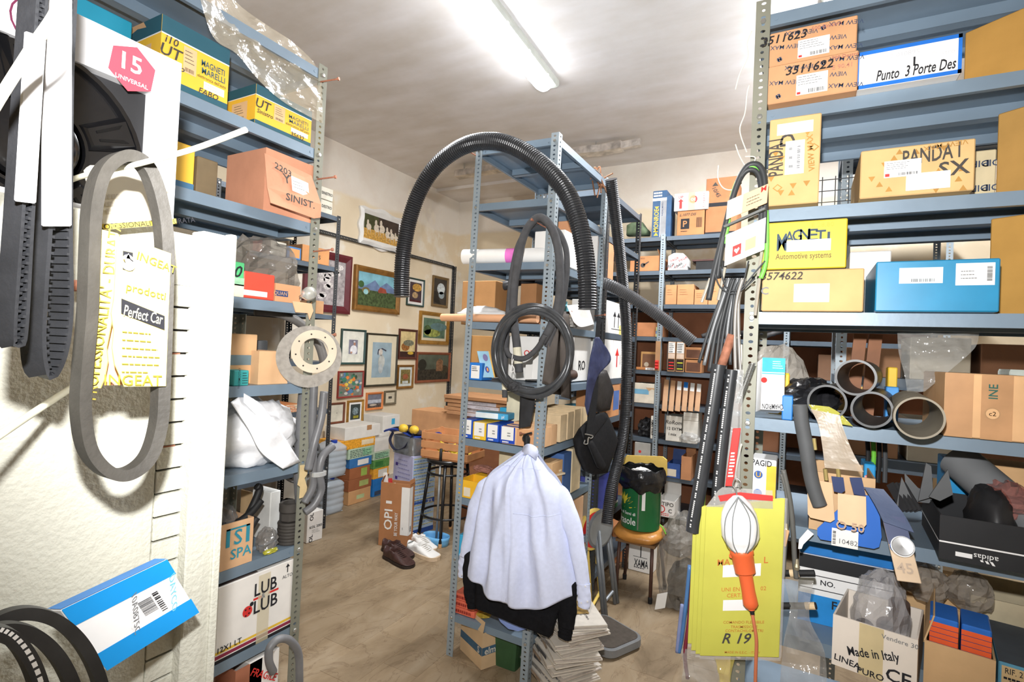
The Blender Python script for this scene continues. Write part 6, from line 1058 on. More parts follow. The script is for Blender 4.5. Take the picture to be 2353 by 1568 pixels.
for i in range(6):
    x0 = 1514 + i*15; t, F = plate('cardboard_tray', ('first', 'second', 'third', 'fourth', 'fifth', 'sixth')[i] + ' narrow cardboard tray tipped forward on the back shelving, counted from the slotted post', 'tray', (ony(x0 + 6, 944, DY - .06), ony(x0 + 18, 946, DY - .06), ony(x0 + 12, 872 + 2*i, DY + .1)), .006, CARD(190, 150, 116), group='tipped trays on the back shelving'); F.dec(.02, .0, .12, 1, CARD(150, 110, 84), 'edge'); F.dec(.1, .7, .9, 1.0, LABELW if i > 1 else CARD(206, 160, 120), 'label')
    if i == 3: F.dec(.1, .8, .9, 1.0, BLUEP, 'blue_label', e=.0012)
for i, (r, tx, lab) in enumerate((((1495, 958, 1528, 1002), 'AA', 'white carton with sideways black letters left of the slotted post'), ((1530, 957, 1566, 1010), 'Rover', 'white open carton with handwriting on the back shelving'), ((1569, 968, 1603, 1010), '', 'white carton under another one on the back shelving'))):
    b = dx(r, .798, .22, M((228, 224, 214), .6), lab, .0)
    if tx == 'AA': b.f.txt('AMA VWF', .88, .5, .02, INK, rot=-90); b.f.dec(.78, 0, .8, 1, M((226, 206, 120), .5), 'line')
    elif tx: b.f.txt('RoRom', .5, .75, .03, SCRIB, shear=.2); b.f.txt('112 EXTM', .5, .5, .022, SCRIB); b.f.txt('l mix', .45, .28, .022, SCRIB)
b = Box('carton', 'small white carton stacked on the plain white one, back shelving', 'box', (b.t.location.x, b.t.location.y, .798 + b.h + .002), 0, b.w, .065, .2, M((228, 224, 214), .6)); b.f.dec(0, .45, 1, .5, M((200, 190, 180), .6), 'seam')
c = ony(1582, 1006, DY - .06); crumple((c.x, YD + .0, .799), (.09, .04, .05), 83, .3).solo('plastic_bag', PL((206, 206, 204), .5), 'clear bag of white parts on the back shelving', 'plastic bag')
crumple((ony(1477, 1000, DY).x, YD + .12, .799), (.08, .1, .09), 85, .4).solo('black_parts', M((40, 40, 42), .5, 0, .2), 'heap of black parts left of the white cartons', 'parts')
b = dx((1458, 1018, 1494, 1050), .5, .2, M((170, 168, 162), .6), 'grey printed box behind the chair', .0); b.f.disc(.35, .7, .012, REDP); b.f.dec(.1, .05, .9, .4, INK, 'label'); 
b = dx((1533, 1066, 1563, 1102), .5, .2, M((52, 84, 150), .5), 'blue box of small parts with a raised lid, back shelving', .0, open_=True, flaps=(('b', 10, .09),)); b.f.dec(.0, .1, .7, .6, PALE, 'label')
b = dx((1565, 1050, 1588, 1104), .5, .2, CARD(196, 140, 100), 'brown carton with its flaps up beside the blue parts box', -.01, open_=True, flaps=(('b', 0, .06),))
b = dx((1502, 1150, 1550, 1205), .2, .25, PAPW, 'white open carton with red stamps and handwriting behind the green can', -.1, open_=True, flaps=(('b', 0, .12),)); b.f.txt('TIPO', .6, .78, .03, SCRIB); b.f.disc(.25, .45, .03, REDP); b.f.disc(.25, .45, .022, PAPW, e=.0015); b.f.txt('C', .75, .4, .03, SCRIB); b.f.lines(.1, .05, .95, .25, 2, REDP, fill=.4)
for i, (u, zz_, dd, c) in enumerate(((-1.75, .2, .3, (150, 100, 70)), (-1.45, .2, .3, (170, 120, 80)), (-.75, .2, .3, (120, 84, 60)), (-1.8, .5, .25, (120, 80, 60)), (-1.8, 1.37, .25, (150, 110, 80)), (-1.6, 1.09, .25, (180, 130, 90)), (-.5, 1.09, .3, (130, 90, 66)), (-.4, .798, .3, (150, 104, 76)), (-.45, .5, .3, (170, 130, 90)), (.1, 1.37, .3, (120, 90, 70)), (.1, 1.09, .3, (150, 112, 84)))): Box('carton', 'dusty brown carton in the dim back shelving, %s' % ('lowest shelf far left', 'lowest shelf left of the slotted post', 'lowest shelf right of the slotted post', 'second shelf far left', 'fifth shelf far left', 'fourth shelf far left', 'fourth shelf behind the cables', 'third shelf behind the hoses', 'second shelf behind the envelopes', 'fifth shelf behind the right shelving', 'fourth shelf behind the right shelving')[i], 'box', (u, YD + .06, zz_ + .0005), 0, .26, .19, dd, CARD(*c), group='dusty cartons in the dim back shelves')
# ================================================================ floor right of the middle shelving
# newspapers
NP = M((206, 198, 186), .85, 0, .05, 30); NPD = M((186, 176, 166), .85, 0, .1, 40)
rd = random.Random(11)
for k in range(15):
    a = R_(-38 + rd.uniform(-14, 14)); z = .003 + k*.0225; cx, cy = -.93 + rd.uniform(-.02, .02) + .003*k, 2.28 + rd.uniform(-.02, .02); Lw, Dw, th = .30, .21, .021
    names = ('bottom', 'second', 'third', 'fourth', 'fifth', 'sixth', 'seventh', 'eighth', 'ninth', 'tenth', 'eleventh', 'twelfth', 'thirteenth', 'fourteenth', 'top'); t = thing('newspaper', names[k] + ' folded newspaper of the pile beside the middle shelving', 'newspaper', (cx, cy, z), a, 'pile of newspapers')
    sag = lambda x, y: -.0 * x
    for s in range(3):
        g = G(); off = rd.uniform(-.008, .008); zz0 = s*th/3; hh = th/3 - .0012; n = 10; prof = []
        for i in range(9): q = -math.pi/2 - math.pi*i/8; prof.append((-Lw/2 + off + hh/2 + math.cos(q)*hh/2, zz0 + hh/2 + math.sin(q)*hh/2))
        prof = [(Lw/2 + off, zz0)] + prof + [(Lw/2 + off, zz0 + hh)]; prof = prof[::-1] if False else prof
        G().prism(prof, Dw, Matrix.Translation((0, -Dw/2 + rd.uniform(-.006, .006), 0))).build('section', NP if s != 1 else NPD, t)
    F = Face((-Lw/2, -Dw/2, th), (Lw, 0, 0), (0, Dw, 0), t); F.lines(.05, .05, .95, .8, 8, M((120, 116, 112), .9), fill=.35, seed=k, e=.002)
    if k % 3 == 2: F.dec(.3, .4, .7, .75, M(((60, 60, 110), (120, 50, 50), (90, 110, 70), (40, 40, 44), (150, 120, 60))[k//3 % 5], .6, 0, .4, 40), 'photo', e=.003)
    F = Face((-Lw/2, -Dw/2, 0), (Lw, 0, 0), (0, 0, th), t); F.dec(rd.uniform(.1, .5), .1, rd.uniform(.55, .9), .9, M(((120, 116, 112), (70, 70, 74), (150, 130, 110))[k % 3], .8, 0, .3, 60), 'print', e=.007)
# bathroom scale
c = onz(1392, 1462, .03); t = thing('bathroom_scale', 'grey bathroom scale with a dark mat on the floor by the newspapers', 'scale', (c.x, c.y, 0), R_(-25)); rr = lambda w, d, r, n=6: [(sx*(w/2 - r) + r*math.cos(q), sy*(d/2 - r) + r*math.sin(q)) for sx, sy, q0 in ((1, 1, 0), (-1, 1, 90), (-1, -1, 180), (1, -1, 270)) for q in [R_(q0 + 90*i/n) for i in range(n + 1)]]
def slab(poly, z0, z1, name, m, par, bevel=.004): n = len(poly); return G().add([(x, y, z0) for x, y in poly] + [(x, y, z1) for x, y in poly], [tuple(reversed(range(n))), tuple(range(n, 2*n))] + [(i, (i + 1) % n, n + (i + 1) % n, n + i) for i in range(n)]).build(name, m, par, bevel=bevel)
slab(rr(.3, .27, .06), .012, .055, 'body', M((122, 124, 126), .45, 0, .06), t); slab(rr(.27, .24, .05), .055, .058, 'mat', M((78, 70, 62), .8, 0, .1, 40, .2), t, 0); G().box((-.13, -.03, .058), (-.07, .03, .066)).build('dial', M((50, 48, 46), .2), t)
for sx in (-1, 1):
    for sy in (-1, 1): G().lathe([(.01, 0), (.01, .013)], 10, Matrix.Translation((sx*.1, sy*.09, 0))).build('foot', BLACK, t)
# folding stools
def fstool(lab, P_, m, seat_px, seat_m, y, extra=None):
    t = thing('folding_stool', lab, 'stool', onz(*P_[0][1], 0), 0, 'folded stools')
    for (a, b_) in P_: q = onz(*b_, .003); p = ony(*a, q.y + .02); G().tube([p, q], .0115, 10).build('leg', m, t, world=True, smooth=True)
    c = ony(*seat_px[0], y); h = abs(ony(seat_px[0][0], seat_px[1], y).z - c.z); mt = Matrix.Translation(c) @ Matrix.Rotation(R_(68), 4, 'Z') @ Matrix.Rotation(R_(90), 4, 'X')
    G().lathe([(0, -.008), (h*.92, -.008), (h, -.003), (h, .01), (h*.93, .014), (0, .014)], 30, mt).build('seat', m, t, world=True, smooth='auto'); G().lathe([(0, -.0095), (h*.86, -.0095)], 30, mt, caps=False).build('seat_pad', seat_m, t, world=True); G().lathe([(0, .0155), (h*.86, .0155)], 30, mt, caps=False).build('seat_pad', seat_m, t, world=True); return t
YF = M((238, 206, 110), .5, 0, .04); GF = M((116, 120, 124), .4, .2, .06)
t = fstool('yellow folding stool with a red seat edge leaning by the shirt sleeve', (((1346, 1200), (1358, 1409)), ((1366, 1225), (1380, 1374))), YF, ((1362, 1216), 1168), REDP, 2.93); G().tube([onz(1360, 1395, .05), onz(1378, 1362, .06)], .009, 8).build('stretcher', YF, t, world=True)
t = fstool('grey metal folding stool leaning right of the yellow one', (((1368, 1220), (1387, 1424)), ((1376, 1220), (1393, 1424)), ((1390, 1185), (1413, 1388)), ((1396, 1185), (1419, 1386))), GF, ((1377, 1215), 1170), M((140, 144, 146), .4, .2, .06), 2.97); G().tube([ony(1385, 1388, 3.0), ony(1408, 1360, 3.1)], .01, 8).build('stretcher', GF, t, world=True)
# chair with can
sz = .42; fl_, fr_ = onz(1402, 1240, .365), onz(1503, 1260, .365); t = thing('chair', 'small chair with a brown taped cushion and a yellow backrest', 'chair', ((fl_.x + fr_.x)/2, fl_.y + .2, 0)); cc = WD[t].translation; wS = fr_.x - fl_.x
CUS = M((196, 134, 62), .35, 0, .15, 14, .3, 1, .5, 30)
def cus(u, v):
    a = u*6.283; n = 3.2; ca, sa = math.cos(a), math.sin(a); q = (abs(ca)**n + abs(sa)**n)**(-1/n); b_ = math.sin(math.pi*v); rr_ = (wS/2 - .01 + .035*b_**.6)*(1 + .05*noise.noise(Vector((ca*2, sa*2, v*2)))); return (ca*q*rr_ if v not in (0, 1) else 0, (sa*q*rr_ + .0) if v not in (0, 1) else 0, .352 + (sz - .352)*v + (.008*math.cos(2*a) if 0 < v < 1 else 0))
G().grid(lambda u, v: cus(u, [0, .02, .15, .35, .5, .65, .85, .98, 1][int(round(v*8))]), 36, 8, True).build('cushion', CUS, t, smooth=True); G().box((-wS/2 + .01, -wS/2 + .01, .335), (wS/2 - .01, wS/2 - .01, .352)).build('seat', M((120, 90, 60), .6), t)
LEG = M((84, 58, 48), .5, .1, .1)
for (x, y, dx_, dy_) in ((-1, -1, -.01, .0), (1, -1, .0, .0), (-1, 1, -.03, .05), (1, 1, .03, .05)): G().tube([(x*(wS/2 - .03), y*(wS/2 - .03), .34), (x*(wS/2 - .03) + dx_, y*(wS/2 - .03) + dy_, .02)], .0105, 10).build('leg', LEG, t, smooth=True); G().lathe([(.013, 0), (.014, .03), (.01, .04)], 10, Matrix.Translation((x*(wS/2 - .03) + dx_, y*(wS/2 - .03) + dy_, 0))).build('foot', BLACK, t)
yb3 = cc.y + wS/2 + .02; q = [ony(x, y, yb3) - cc for x, y in ((1440, 1047), (1522, 1050), (1532, 1058), (1532, 1094), (1524, 1103), (1440, 1098), (1432, 1090), (1432, 1056))]; polyplate([v + cc for v in q], .015, 'backrest', M((240, 204, 106), .5, 0, .03), t)
for x in (1450, 1519): G().tube([ony(x, 1090, yb3 + .022), Vector((ony(x, 1090, yb3).x, yb3 - .0, .34))], .009, 8).build('back_post', ZINC, t, world=True, smooth=True)
cn = onz(1458, 1222, sz + .004); cn.y += .122; t = thing('metal_can', 'green sunflower-seed oil can used as a rubbish bin on the chair', 'can', (cn.x, cn.y, sz + .004)); GC = M((30, 104, 56), .3, 0, .04, 14, 0, 1, .6); r, h = .118, .29
G().lathe([(0, .002), (r - .004, .0), (r, .004), (r, h - .004), (r + .003, h), (r + .003, h + .004), (r - .003, h + .004), (r - .003, .01), (0, .01)], 40, caps=False).build('body', GC, t, smooth='auto')
def wrap(u0, z, pts, m, name='print', e=.0012):                                # flat drawing wrapped on the can
    vs = [((r + e)*math.sin(R_(u0) + x/r) , -(r + e)*math.cos(R_(u0) + x/r), z + y) for x, y in pts]; return vs
def wtxt(s, u0, z, size, m, wid=None):
    vs, fs, tw = text_mesh(s); k = size/.69; kx = wid/tw if wid else k; G().add(wrap(u0, z, [(p.x*kx, p.y*k) for p in vs], m), fs).build('lettering', m, t)
YP = M((226, 206, 60), .4); wtxt('Olio di Semi di', -38, .1, .018, LABELW); wtxt('Girasole', -40, .055, .042, LABELW, .17)
for k in range(7):
    a = R_(-70 + k*23); L = .075; G().add(wrap(-42, .15, [(0, 0), (math.sin(a - .2)*L*.6, math.cos(a - .2)*L*.6), (math.sin(a)*L, math.cos(a)*L), (math.sin(a + .2)*L*.6, math.cos(a + .2)*L*.6)], YP), [(0, 1, 2, 3)]).build('petal_print', YP, t)
G().add(wrap(-42, .135, [(-.1, .012), (-.05, .002), (0, 0), (.05, .003), (.09, .012), (.05, -.003), (0, -.007), (-.05, -.005)], YP), [tuple(range(8))]).build('leaf_print', YP, t)
G().add(wrap(8, .15, [(-.004, -.14), (.004, -.14), (.004, .13), (-.004, .13)], ZINC), [(0, 1, 2, 3)]).build('seam', M((120, 124, 110), .4, .5), t); G().add(wrap(22, .19, [(-.01, -.06), (.01, -.06), (.01, .06), (-.01, .06)], LABELW), [(0, 1, 2, 3)]).build('label', LABELW, t)
KB = M((24, 24, 26), .25, 0, .2, 14, .7, 1, .6, 22)
G().grid(lambda u, v: ((r + .006 + .02*math.sin(v*3) + .012*noise.noise(Vector((math.cos(u*6.283)*3, math.sin(u*6.283)*3, v*4))))*math.cos(u*6.283), (r + .006 + .02*math.sin(v*3) + .012*noise.noise(Vector((math.cos(u*6.283)*3 + 5, math.sin(u*6.283)*3, v*4))))*math.sin(u*6.283), h - .05 + .13*v + .025*noise.noise(Vector((math.cos(u*6.283)*2, math.sin(u*6.283)*2, v*3)))), 40, 12, True).build('bin_liner', KB, t, smooth=True, solid=.002)
G().lathe([(0, h + .01), (r*.95, h + .01)], 30, caps=False).build('bin_liner_inside', KB, t)
crumple((cn.x + .0, cn.y, sz + h + .02), (.07, .06, .035), 91, .4).solo('paper_waste', PAPW, 'crumpled white paper waste in the green can', 'paper')
# under and around the chair
b = boxfloor((1404, 1297), (1443, 1290), 0, (1404, 1215), .25, CARD(176, 116, 76), 'carton', 'brown carton on the floor under the chair', 'box')
b = boxfloor((1443, 1308), (1497, 1322), 0, (1443, 1238), .12, PAPW, 'carton', 'white carton with a black lamp drawing and letters under the chair', 'box'); b.f.txt('XAMA', .55, .28, .05, INK, wid=b.w*.6); b.f.lines(.25, .1, .9, .16, 1); b.f.dec(.5, .48, .54, .9, INK, 'print'); b.f.dec(.2, .47, .8, .485, INK, 'print')
c = onz(1552, 1412, 0); t = thing('rubbish_bag', 'tall clear plastic rubbish bag on the floor right of the chair', 'plastic bag', (c.x, c.y + .12, 0))
crumple((c.x, c.y + .12, 0), (.15, .13, .32), 93, .2, 34, 2.4).build('film', PL((176, 170, 160), .38, .15, 25, .8), t, world=True)
crumple((c.x + .02, c.y + .13, .004), (.11, .1, .16), 95, .3, 22).build('dark_contents', M((62, 60, 58), .5, 0, .3, 12), t, world=True); crumple((c.x - .02, c.y + .1, .31), (.09, .08, .1), 97, .3, 20).build('paper_contents', M((150, 144, 136), .6, 0, .2, 12), t, world=True)
p = ony(1530, 1390, c.y - .02); plate('', '', '', (ony(1504, 1402, c.y - .03), ony(1528, 1398, c.y - .03), ony(1510, 1366, c.y - .02)), .002, LABELW, parent=t, part='printed_scrap'); G().tube(spline([ony(x, y, c.y - .03) for x, y in ((1516, 1206), (1524, 1215), (1530, 1228))], 4), .004, 6).build('green_string', M((120, 200, 70), .5), t, world=True)
# ================================================================ right shelving
CY = YC - .004
def cb(rect, z, d, m, lab, setb=0.0, **k): return boxpx('y', CY + setb, rect, z, d, m, k.pop('name', 'carton'), lab, k.pop('cat', 'box'), **k)
VM = CARD(196, 148, 108); VMK = CARD(206, 172, 120); VB = M((52, 66, 92), .7); VG = M((176, 130, 62), .7)
def vm_print(F, ink, seed, n=9, s=.014):
    rd = random.Random(seed); nx = 4; a = F.h/F.w
    for j in range(3):
        for i in range(nx):
            u, v = (i + .5 + .3*(j % 2))/nx, (j + .5)/3
            if u > .93 or (u < .34 and v > .6) or (.33 < u < .7 and v < .75): continue
            if (i + j) % 2: F.txt('VIEW MAX', u, v, s*.8, ink, rot=173)
            else: F.poly([(u - .035, v), (u, v - .035/a), (u + .035, v), (u, v + .035/a)], ink, 'logo', e=.001); F.poly([(u - .022, v), (u, v - .02/a), (u + .022, v), (u, v + .02/a)], VM, 'logo_inner', e=.0014); F.txt('M', u, v, s*.8, ink, rot=15)
def slip(F, u0, v0, u1, v1, seed=1): F.dec(u0, v0, u1, v1, LABELW, 'label', e=.002); F.lines(u0 + .02, v0 + (v1 - v0)*.45, u1 - .03, v1 - .03, 4, GREY, fill=.25, seed=seed, e=.003); F.bars(u0 + (u1 - u0)*.4, v0 + .03, u1 - .03, v0 + (v1 - v0)*.25, INK, 14, seed, e=.003); F.dec(u0 + .01, v0 + .02, u0 + .05, v0 + .08, REDP, 'mark', e=.003)
b = cb((1752, 136, 1971, 225), 2.202, .24, VM, 'lower flat carton with blue diamond print marked 3511622, right shelving', -.03); vm_print(b.f, VB, 1); slip(b.f, .33, .1, .68, .62); b.f.txt('3511622', .47, .78, .022, INK, shear=.2, e=.003); b.f.txt('500 Destro', .86, .9, .009, M((176, 110, 96), .7), e=.003); b.f.txt('E 90,41', .83, .66, .011, M((190, 130, 110), .7), e=.003); z1 = b.t.location.z + b.h
b = cb((1752, 58, 1969, 136), z1 + .001, .24, VM, 'upper flat carton with blue diamond print marked 3511623, right shelving', -.025); vm_print(b.f, VB, 5); slip(b.f, .34, .08, .7, .6, 3); b.f.txt('3511623', .17, .78, .022, INK, shear=.2, e=.003); b.f.txt('500 Sinistro', .66, .86, .01, M((176, 110, 96), .7), e=.003)
BLT = M((36, 112, 206), .4); b = cb((1972, 100, 2210, 187), 2.202, .3, PAPW, 'white carton with bright blue tape edges and handwriting, right shelving', -.03); f = b.f
for q in ((0, 0, 1, .1), (0, .9, 1, 1), (.965, 0, 1, 1), (0, 0, .012, 1)): f.dec(*q, BLT, 'blue_tape')
f.txt('Punto  3 Porte Des', .57, .28, .026, INK, shear=.25, wid=f.w*.76); f.txt('I', .56, .5, .022, INK); f.txt('12/010895', .45, .75, .011, M((196, 196, 200), .7)); f.txt('Punto 3 Porte Destro', .6, .6, .011, M((206, 206, 208), .7)); b.bt.dec(0, 0, 1, .1, BLT, 'blue_tape')
def tilted(px, z, yaw, w, h, d, m, lab, back=.2): a = onz(*px, z); k = (CY + back - CAM.y)/(a.y - CAM.y); a = Vector((a.x*k, CY + back, z)); return Box('carton', lab, 'box', (a.x, a.y, z + .0006), R_(yaw), w, h, d, m)
OCH = CARD(186, 142, 74)
t_ = ony(2215, 150, CY + .12); b = Box('carton', 'ochre carton turned on its shelf at the upper right edge', 'box', (t_.x, CY + .12, 2.2025), R_(-36), .34, .17, .18, OCH)
# 1.92
b = cb((1766, 268, 1884, 478), 1.92, .24, VMK, 'upright carton marked PANDA I D with gold triangles, right shelving', -.03); f = b.f
def tri(F, n, seed, s=.05):
    rd = random.Random(seed)
    for i in range(n): u, v = rd.uniform(.06, .94), rd.uniform(.05, .95); k = s*F.h*rd.choice((1, -1)); a, bb = k/F.w, k/F.h; F.poly([(u - a, v - bb*.8), (u + a, v - bb*.8), (u, v + bb)], VG, 'gold_triangle', e=.0008)
tri(f, 12, 4, .035); f.txt('PANDA I', .14, .55, .035, SCRIB, rot=92, wid=f.h*.42); f.txt('D', .36, .74, .035, SCRIB, rot=92); f.dec(.15, .8, .85, .93, LABELW, 'label', e=.002); f.dec(.33, .34, .7, .72, LABELW, 'label', e=.002); f.bars(.56, .4, .62, .66, GREY, 12, 3, vert=True, e=.003); f.lines(.4, .38, .5, .68, 3, GREY, fill=.3, e=.003); f.txt('VIEW MAX', .82, .56, .014, VG, rot=95, e=.002)
for u, v in ((.88, .62), (.2, .2)): f.poly([(u - .1, v), (u, v - .045), (u + .1, v), (u, v + .045)], VG, 'logo', e=.001); f.poly([(u - .07, v), (u, v - .032), (u + .07, v), (u, v + .032)], VMK, 'logo_inner', e=.0014)
b = cb((1977, 333, 2240, 460), 1.92, .32, VMK, 'wide carton marked PANDA I SX with gold triangles, right shelving', -.03); f = b.f; tri(f, 16, 9, .06); f.txt('PANDA I', .63, .78, .036, SCRIB, wid=f.w*.5, shear=.1, rot=4); f.txt('SX', .83, .46, .034, SCRIB, rot=4); slip(f, .22, .38, .55, .72, 7); f.dec(.42, .08, .8, .42, LABELW, 'label', e=.0025); f.lines(.46, .15, .75, .36, 2, M((214, 212, 206), .7), fill=.4, e=.0035); f.txt('VIEW MAX', .75, .92, .012, VG, rot=185, e=.002)
b = cb((2240, 345, 2290, 400), 1.92, .1, M((206, 192, 156), .7), 'cream carton with blue letters between larger ones, right shelving', .12)
for i in range(4): b.f.txt('DIP', .25 + .5*(i % 2), .3 + .45*(i//2), .016, VB, rot=180)
t_ = ony(2288, 420, CY + .1); b = Box('carton', 'ochre carton turned on the third shelf at the right edge', 'box', (t_.x, CY + .1, 1.9205), R_(-36), .3, .22, .18, CARD(180, 140, 78))
t = thing('wire_basket', 'wire mesh basket behind the upright gold-triangle carton', 'basket', (.02, CY + .28, 1.92)); 
for i in range(9): G().tube([(-.02 + .035*i, 0, .002), (-.02 + .035*i, 0, .16)], .0015, 5).build('wire', DGREY, t)
for i in range(5): G().tube([(-.02, 0, .01 + .035*i), (.26, 0, .01 + .035*i)], .0015, 5).build('wire', DGREY, t)
# 1.634
b = cb((1751, 620, 1985, 717), 1.634, .24, VMK, 'cream carton marked 3574622 under the yellow one, right shelving', -.02); f = b.f; f.txt('3574622', .2, .86, .02, SCRIB, shear=.2); f.dec(.33, .22, .68, .66, M((240, 234, 226), .6), 'label'); f.bars(.48, .26, .66, .33, M((206, 196, 180), .6), 14, 4); f.txt('C', .03, .5, .02, GREY); zz = b.t.location.z + b.h
YM = M((222, 192, 48), .5, 0, .02); b = cb((1752, 508, 1946, 616), zz + .001, .16, YM, 'yellow parts carton with a blank sticker on the cream one, right shelving', -.03); f = b.f; MB_ = M((40, 64, 84), .6)
for i, ch in enumerate('MAGNETI'): f.txt(ch, .24 + .092*i, .6 + .11*math.sin(math.pi*(i + .6)/7) - (.06 if i == 0 else 0), .03 if i else .045, MB_, wid=.0235 if ch != 'I' else .006)
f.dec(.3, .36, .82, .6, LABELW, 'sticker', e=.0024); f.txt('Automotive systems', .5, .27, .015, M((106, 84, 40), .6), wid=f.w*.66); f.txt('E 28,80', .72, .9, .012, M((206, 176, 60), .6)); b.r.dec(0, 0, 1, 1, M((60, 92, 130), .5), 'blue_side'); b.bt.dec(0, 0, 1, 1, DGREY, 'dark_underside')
b = cb((1951, 578, 2046, 717), 1.634, .14, PAPW, 'white carton with red outlined letters between yellow and blue ones', .235); b.f.disc(.78, .42, .03, REDP); b.f.disc(.78, .42, .0285, PAPW, e=.0014); b.f.txt('ES', .72, .42, .026, REDP, e=.002)
BBX = M((28, 132, 176), .35, 0, .05, 14, 0, 1, .5); b = cb((2012, 598, 2298, 720), 1.634, .26, BBX, 'bright blue carton with white stickers, right shelving', -.03); f = b.f; f.dec(.2, .55, .56, .86, M((214, 226, 226), .5), 'label'); f.bars(.3, .58, .5, .64, GREY, 12, 5); f.dec(.66, .5, .96, .92, LABELW, 'label'); f.bars(.9, .58, .94, .86, INK, 12, 6, vert=True); f.lines(.7, .6, .85, .8, 3, GREY, fill=.25)
t_ = ony(2252, 700, CY + .11); b = Box('carton', 'large ochre carton turned behind the bright blue one at the right edge', 'box', (t_.x + .02, CY + .13, 1.6345), R_(-30), .34, .25, .16, OCH)
# ---- tubes shelf 1.339
z = 1.339
WC = M((238, 238, 238), .5, 0, .02); t, F = plate('spark_plug_box', 'white and cyan box standing at the post end of the tube shelf', 'box', (ony(1748, 941, CY - .01), ony(1802, 944, CY + .01), ony(1752, 822, CY + .03)), .05, WC); F.dec(0, .72, 1, 1, M((84, 196, 222), .45), 'cyan_band'); F.dec(0, .68, 1, .7, M((84, 196, 222), .45), 'cyan_line'); F.lines(.45, .78, .95, .95, 4, WC, fill=.3); F.txt('CHAMPION', .5, .06, .014, INK, rot=180, wid=F.w*.9); F.disc(.1, .56, .008, REDP); t['label'] = 'white and cyan spark plug box standing at the post end of the tube shelf'
b = cb((1797, 910, 1822, 948), z, .06, M((50, 130, 210), .45), 'small blue box end beside the spark plug box', .01)
crumple((ony(1785, 800, CY + .2).x, CY + .24, z), (.09, .07, .12), 101, .25).solo('plastic_bag', PL((196, 190, 180), .5), 'clear bag with yellow inside behind the spark plug box', 'plastic bag'); b = cb((1768, 800, 1816, 850), None, .05, M((240, 190, 40), .5), 'yellow packet in the clear bag behind the spark plug box', .17)
b.t.location.z = z; b.body.scale = (1, 1, 1.9)
crumple((ony(1862, 890, CY + .2).x, CY + .2, z), (.085, .1, .065), 103, .22, 28).solo('black_bundle', M((30, 30, 33), .3, 0, .15, 14, .6, 1, .6, 20), 'black plastic-wrapped bundle with a tag behind the tubes', 'bundle')
for i, (x0, x1, y0, y1) in enumerate(((1813, 1835, 806, 828), (1836, 1866, 804, 828), (1867, 1884, 806, 828))):
    for k in range(2): Box('carton', ('left', 'middle', 'right')[i] + (' lower', ' upper')[k] + ' small tan parts box behind the black bundle', 'box', (.0 + .062*i, CY + .35, z + .045 + .0 + .046*k - .045), 0, .06, .045, .05, CARD(214, 180, 110), group='small tan parts boxes')
for i, x in enumerate((.135, .175)): G().bar((x, CY + .33, z), (x + .02, CY + .36, z + .255), .034, .02).solo('wooden_plank', M((140, 90, 56), .6, 0, .2, 8), ('darker', 'lighter')[i] + ' varnished wooden plank standing behind the tubes', 'plank')
b = cb((2040, 845, 2062, 905), z, .05, M((230, 190, 50), .5), 'yellow bulb box behind the tubes', .25); b = cb((2036, 890, 2066, 915), z, .04, M((70, 150, 220), .5), 'blue striped packet behind the tubes', .22)
def pipe(cpx, r_out, L, dirv, m, lab, ridged=False, yoff=-.02, th=.004, zc=None):
    c = ony(*cpx, CY + yoff); d = Vector(dirv).normalized(); q = Vector((0, 0, 1)).rotation_difference(d).to_matrix().to_4x4(); r = r_out; N = 40 if ridged else 1; t = thing('duct_pipe', lab, 'pipe', c - Vector((0, 0, r)), 0, 'duct pipes on the right shelving')
    prof = [(r - th, L)] + [(r - th, 0), (r + .0015, 0), (r + .0015, .012), (r, .014)] + [(r + (.0015*(i % 2) if ridged else 0), .014 + (L - .014)*i/N) for i in range(1, N + 1)] + [(r - th, L)]
    G().lathe(prof, 44, Matrix.Translation(c) @ q, caps=False).build('tube', m, t, world=True, smooth='auto'); return t
PG = M((70, 72, 74), .4, 0, .06, 14, 0, 1, .5)
c0 = ony(1900, 925, CY - .02); rr0 = c0.z - z - .001
pipe((1900, 925), .044, .3, (.15, 1, 0), PG, 'left lower grey plastic pipe of the stack of three')
pipe((2003, 942), .0435, .3, (.15, 1, 0), PG, 'right lower grey plastic pipe of the stack of three', yoff=-.04)
pipe((1966, 868), .044, .3, (.15, 1, .0), PG, 'top grey plastic pipe resting on the lower two', yoff=-.03)
pipe((2112, 961), .047, .24, (.06, 1, .02), M((150, 142, 126), .7, 0, .08), 'wide beige spiral duct pipe poking out toward the viewer', True, -.10, .003)
b = cb((2170, 862, 2400, 1002), z, .26, CARD(222, 178, 132), 'taped tan carton with green sideways print at the right of the tube shelf', -.01); f = b.f; f.dec(.0, .0, .3, 1, M((206, 160, 116), .35, 0, .08, 14, 0, .75), 'tape'); f.dec(.38, .0, .7, 1, M((206, 160, 116), .3, 0, .1, 14, 0, .7), 'tape', e=.0012); f.txt('INE', .5, .74, .016, M((40, 96, 84), .6), rot=90); f.disc(.5, .4, .014, M((40, 110, 90), .6)); f.disc(.5, .4, .012, CARD(222, 178, 132), e=.0016); f.txt('c2', .5, .4, .01, M((40, 110, 90), .6))
b = cb((2320, 822, 2400, 870), None, .1, M((206, 214, 206), .6), 'pale green printed carton behind the taped carton', .27); b.t.location.z = z; b.body.scale = (1, 1, 3)
film([ony(2062, 765, CY + .16), ony(2065, 810, CY + .15), ony(2078, 860, CY + .13), ony(2085, 905, CY + .12)], [ony(2250, 765, CY + .16), ony(2240, 800, CY + .14), ony(2185, 850, CY + .12), ony(2125, 900, CY + .11)], .02, 18, 24, 7, 14).solo('plastic_film', PL((200, 200, 196), .34, .12, 30, .8), 'clear plastic bag hanging from the shelf above the beige duct pipe', 'plastic bag')
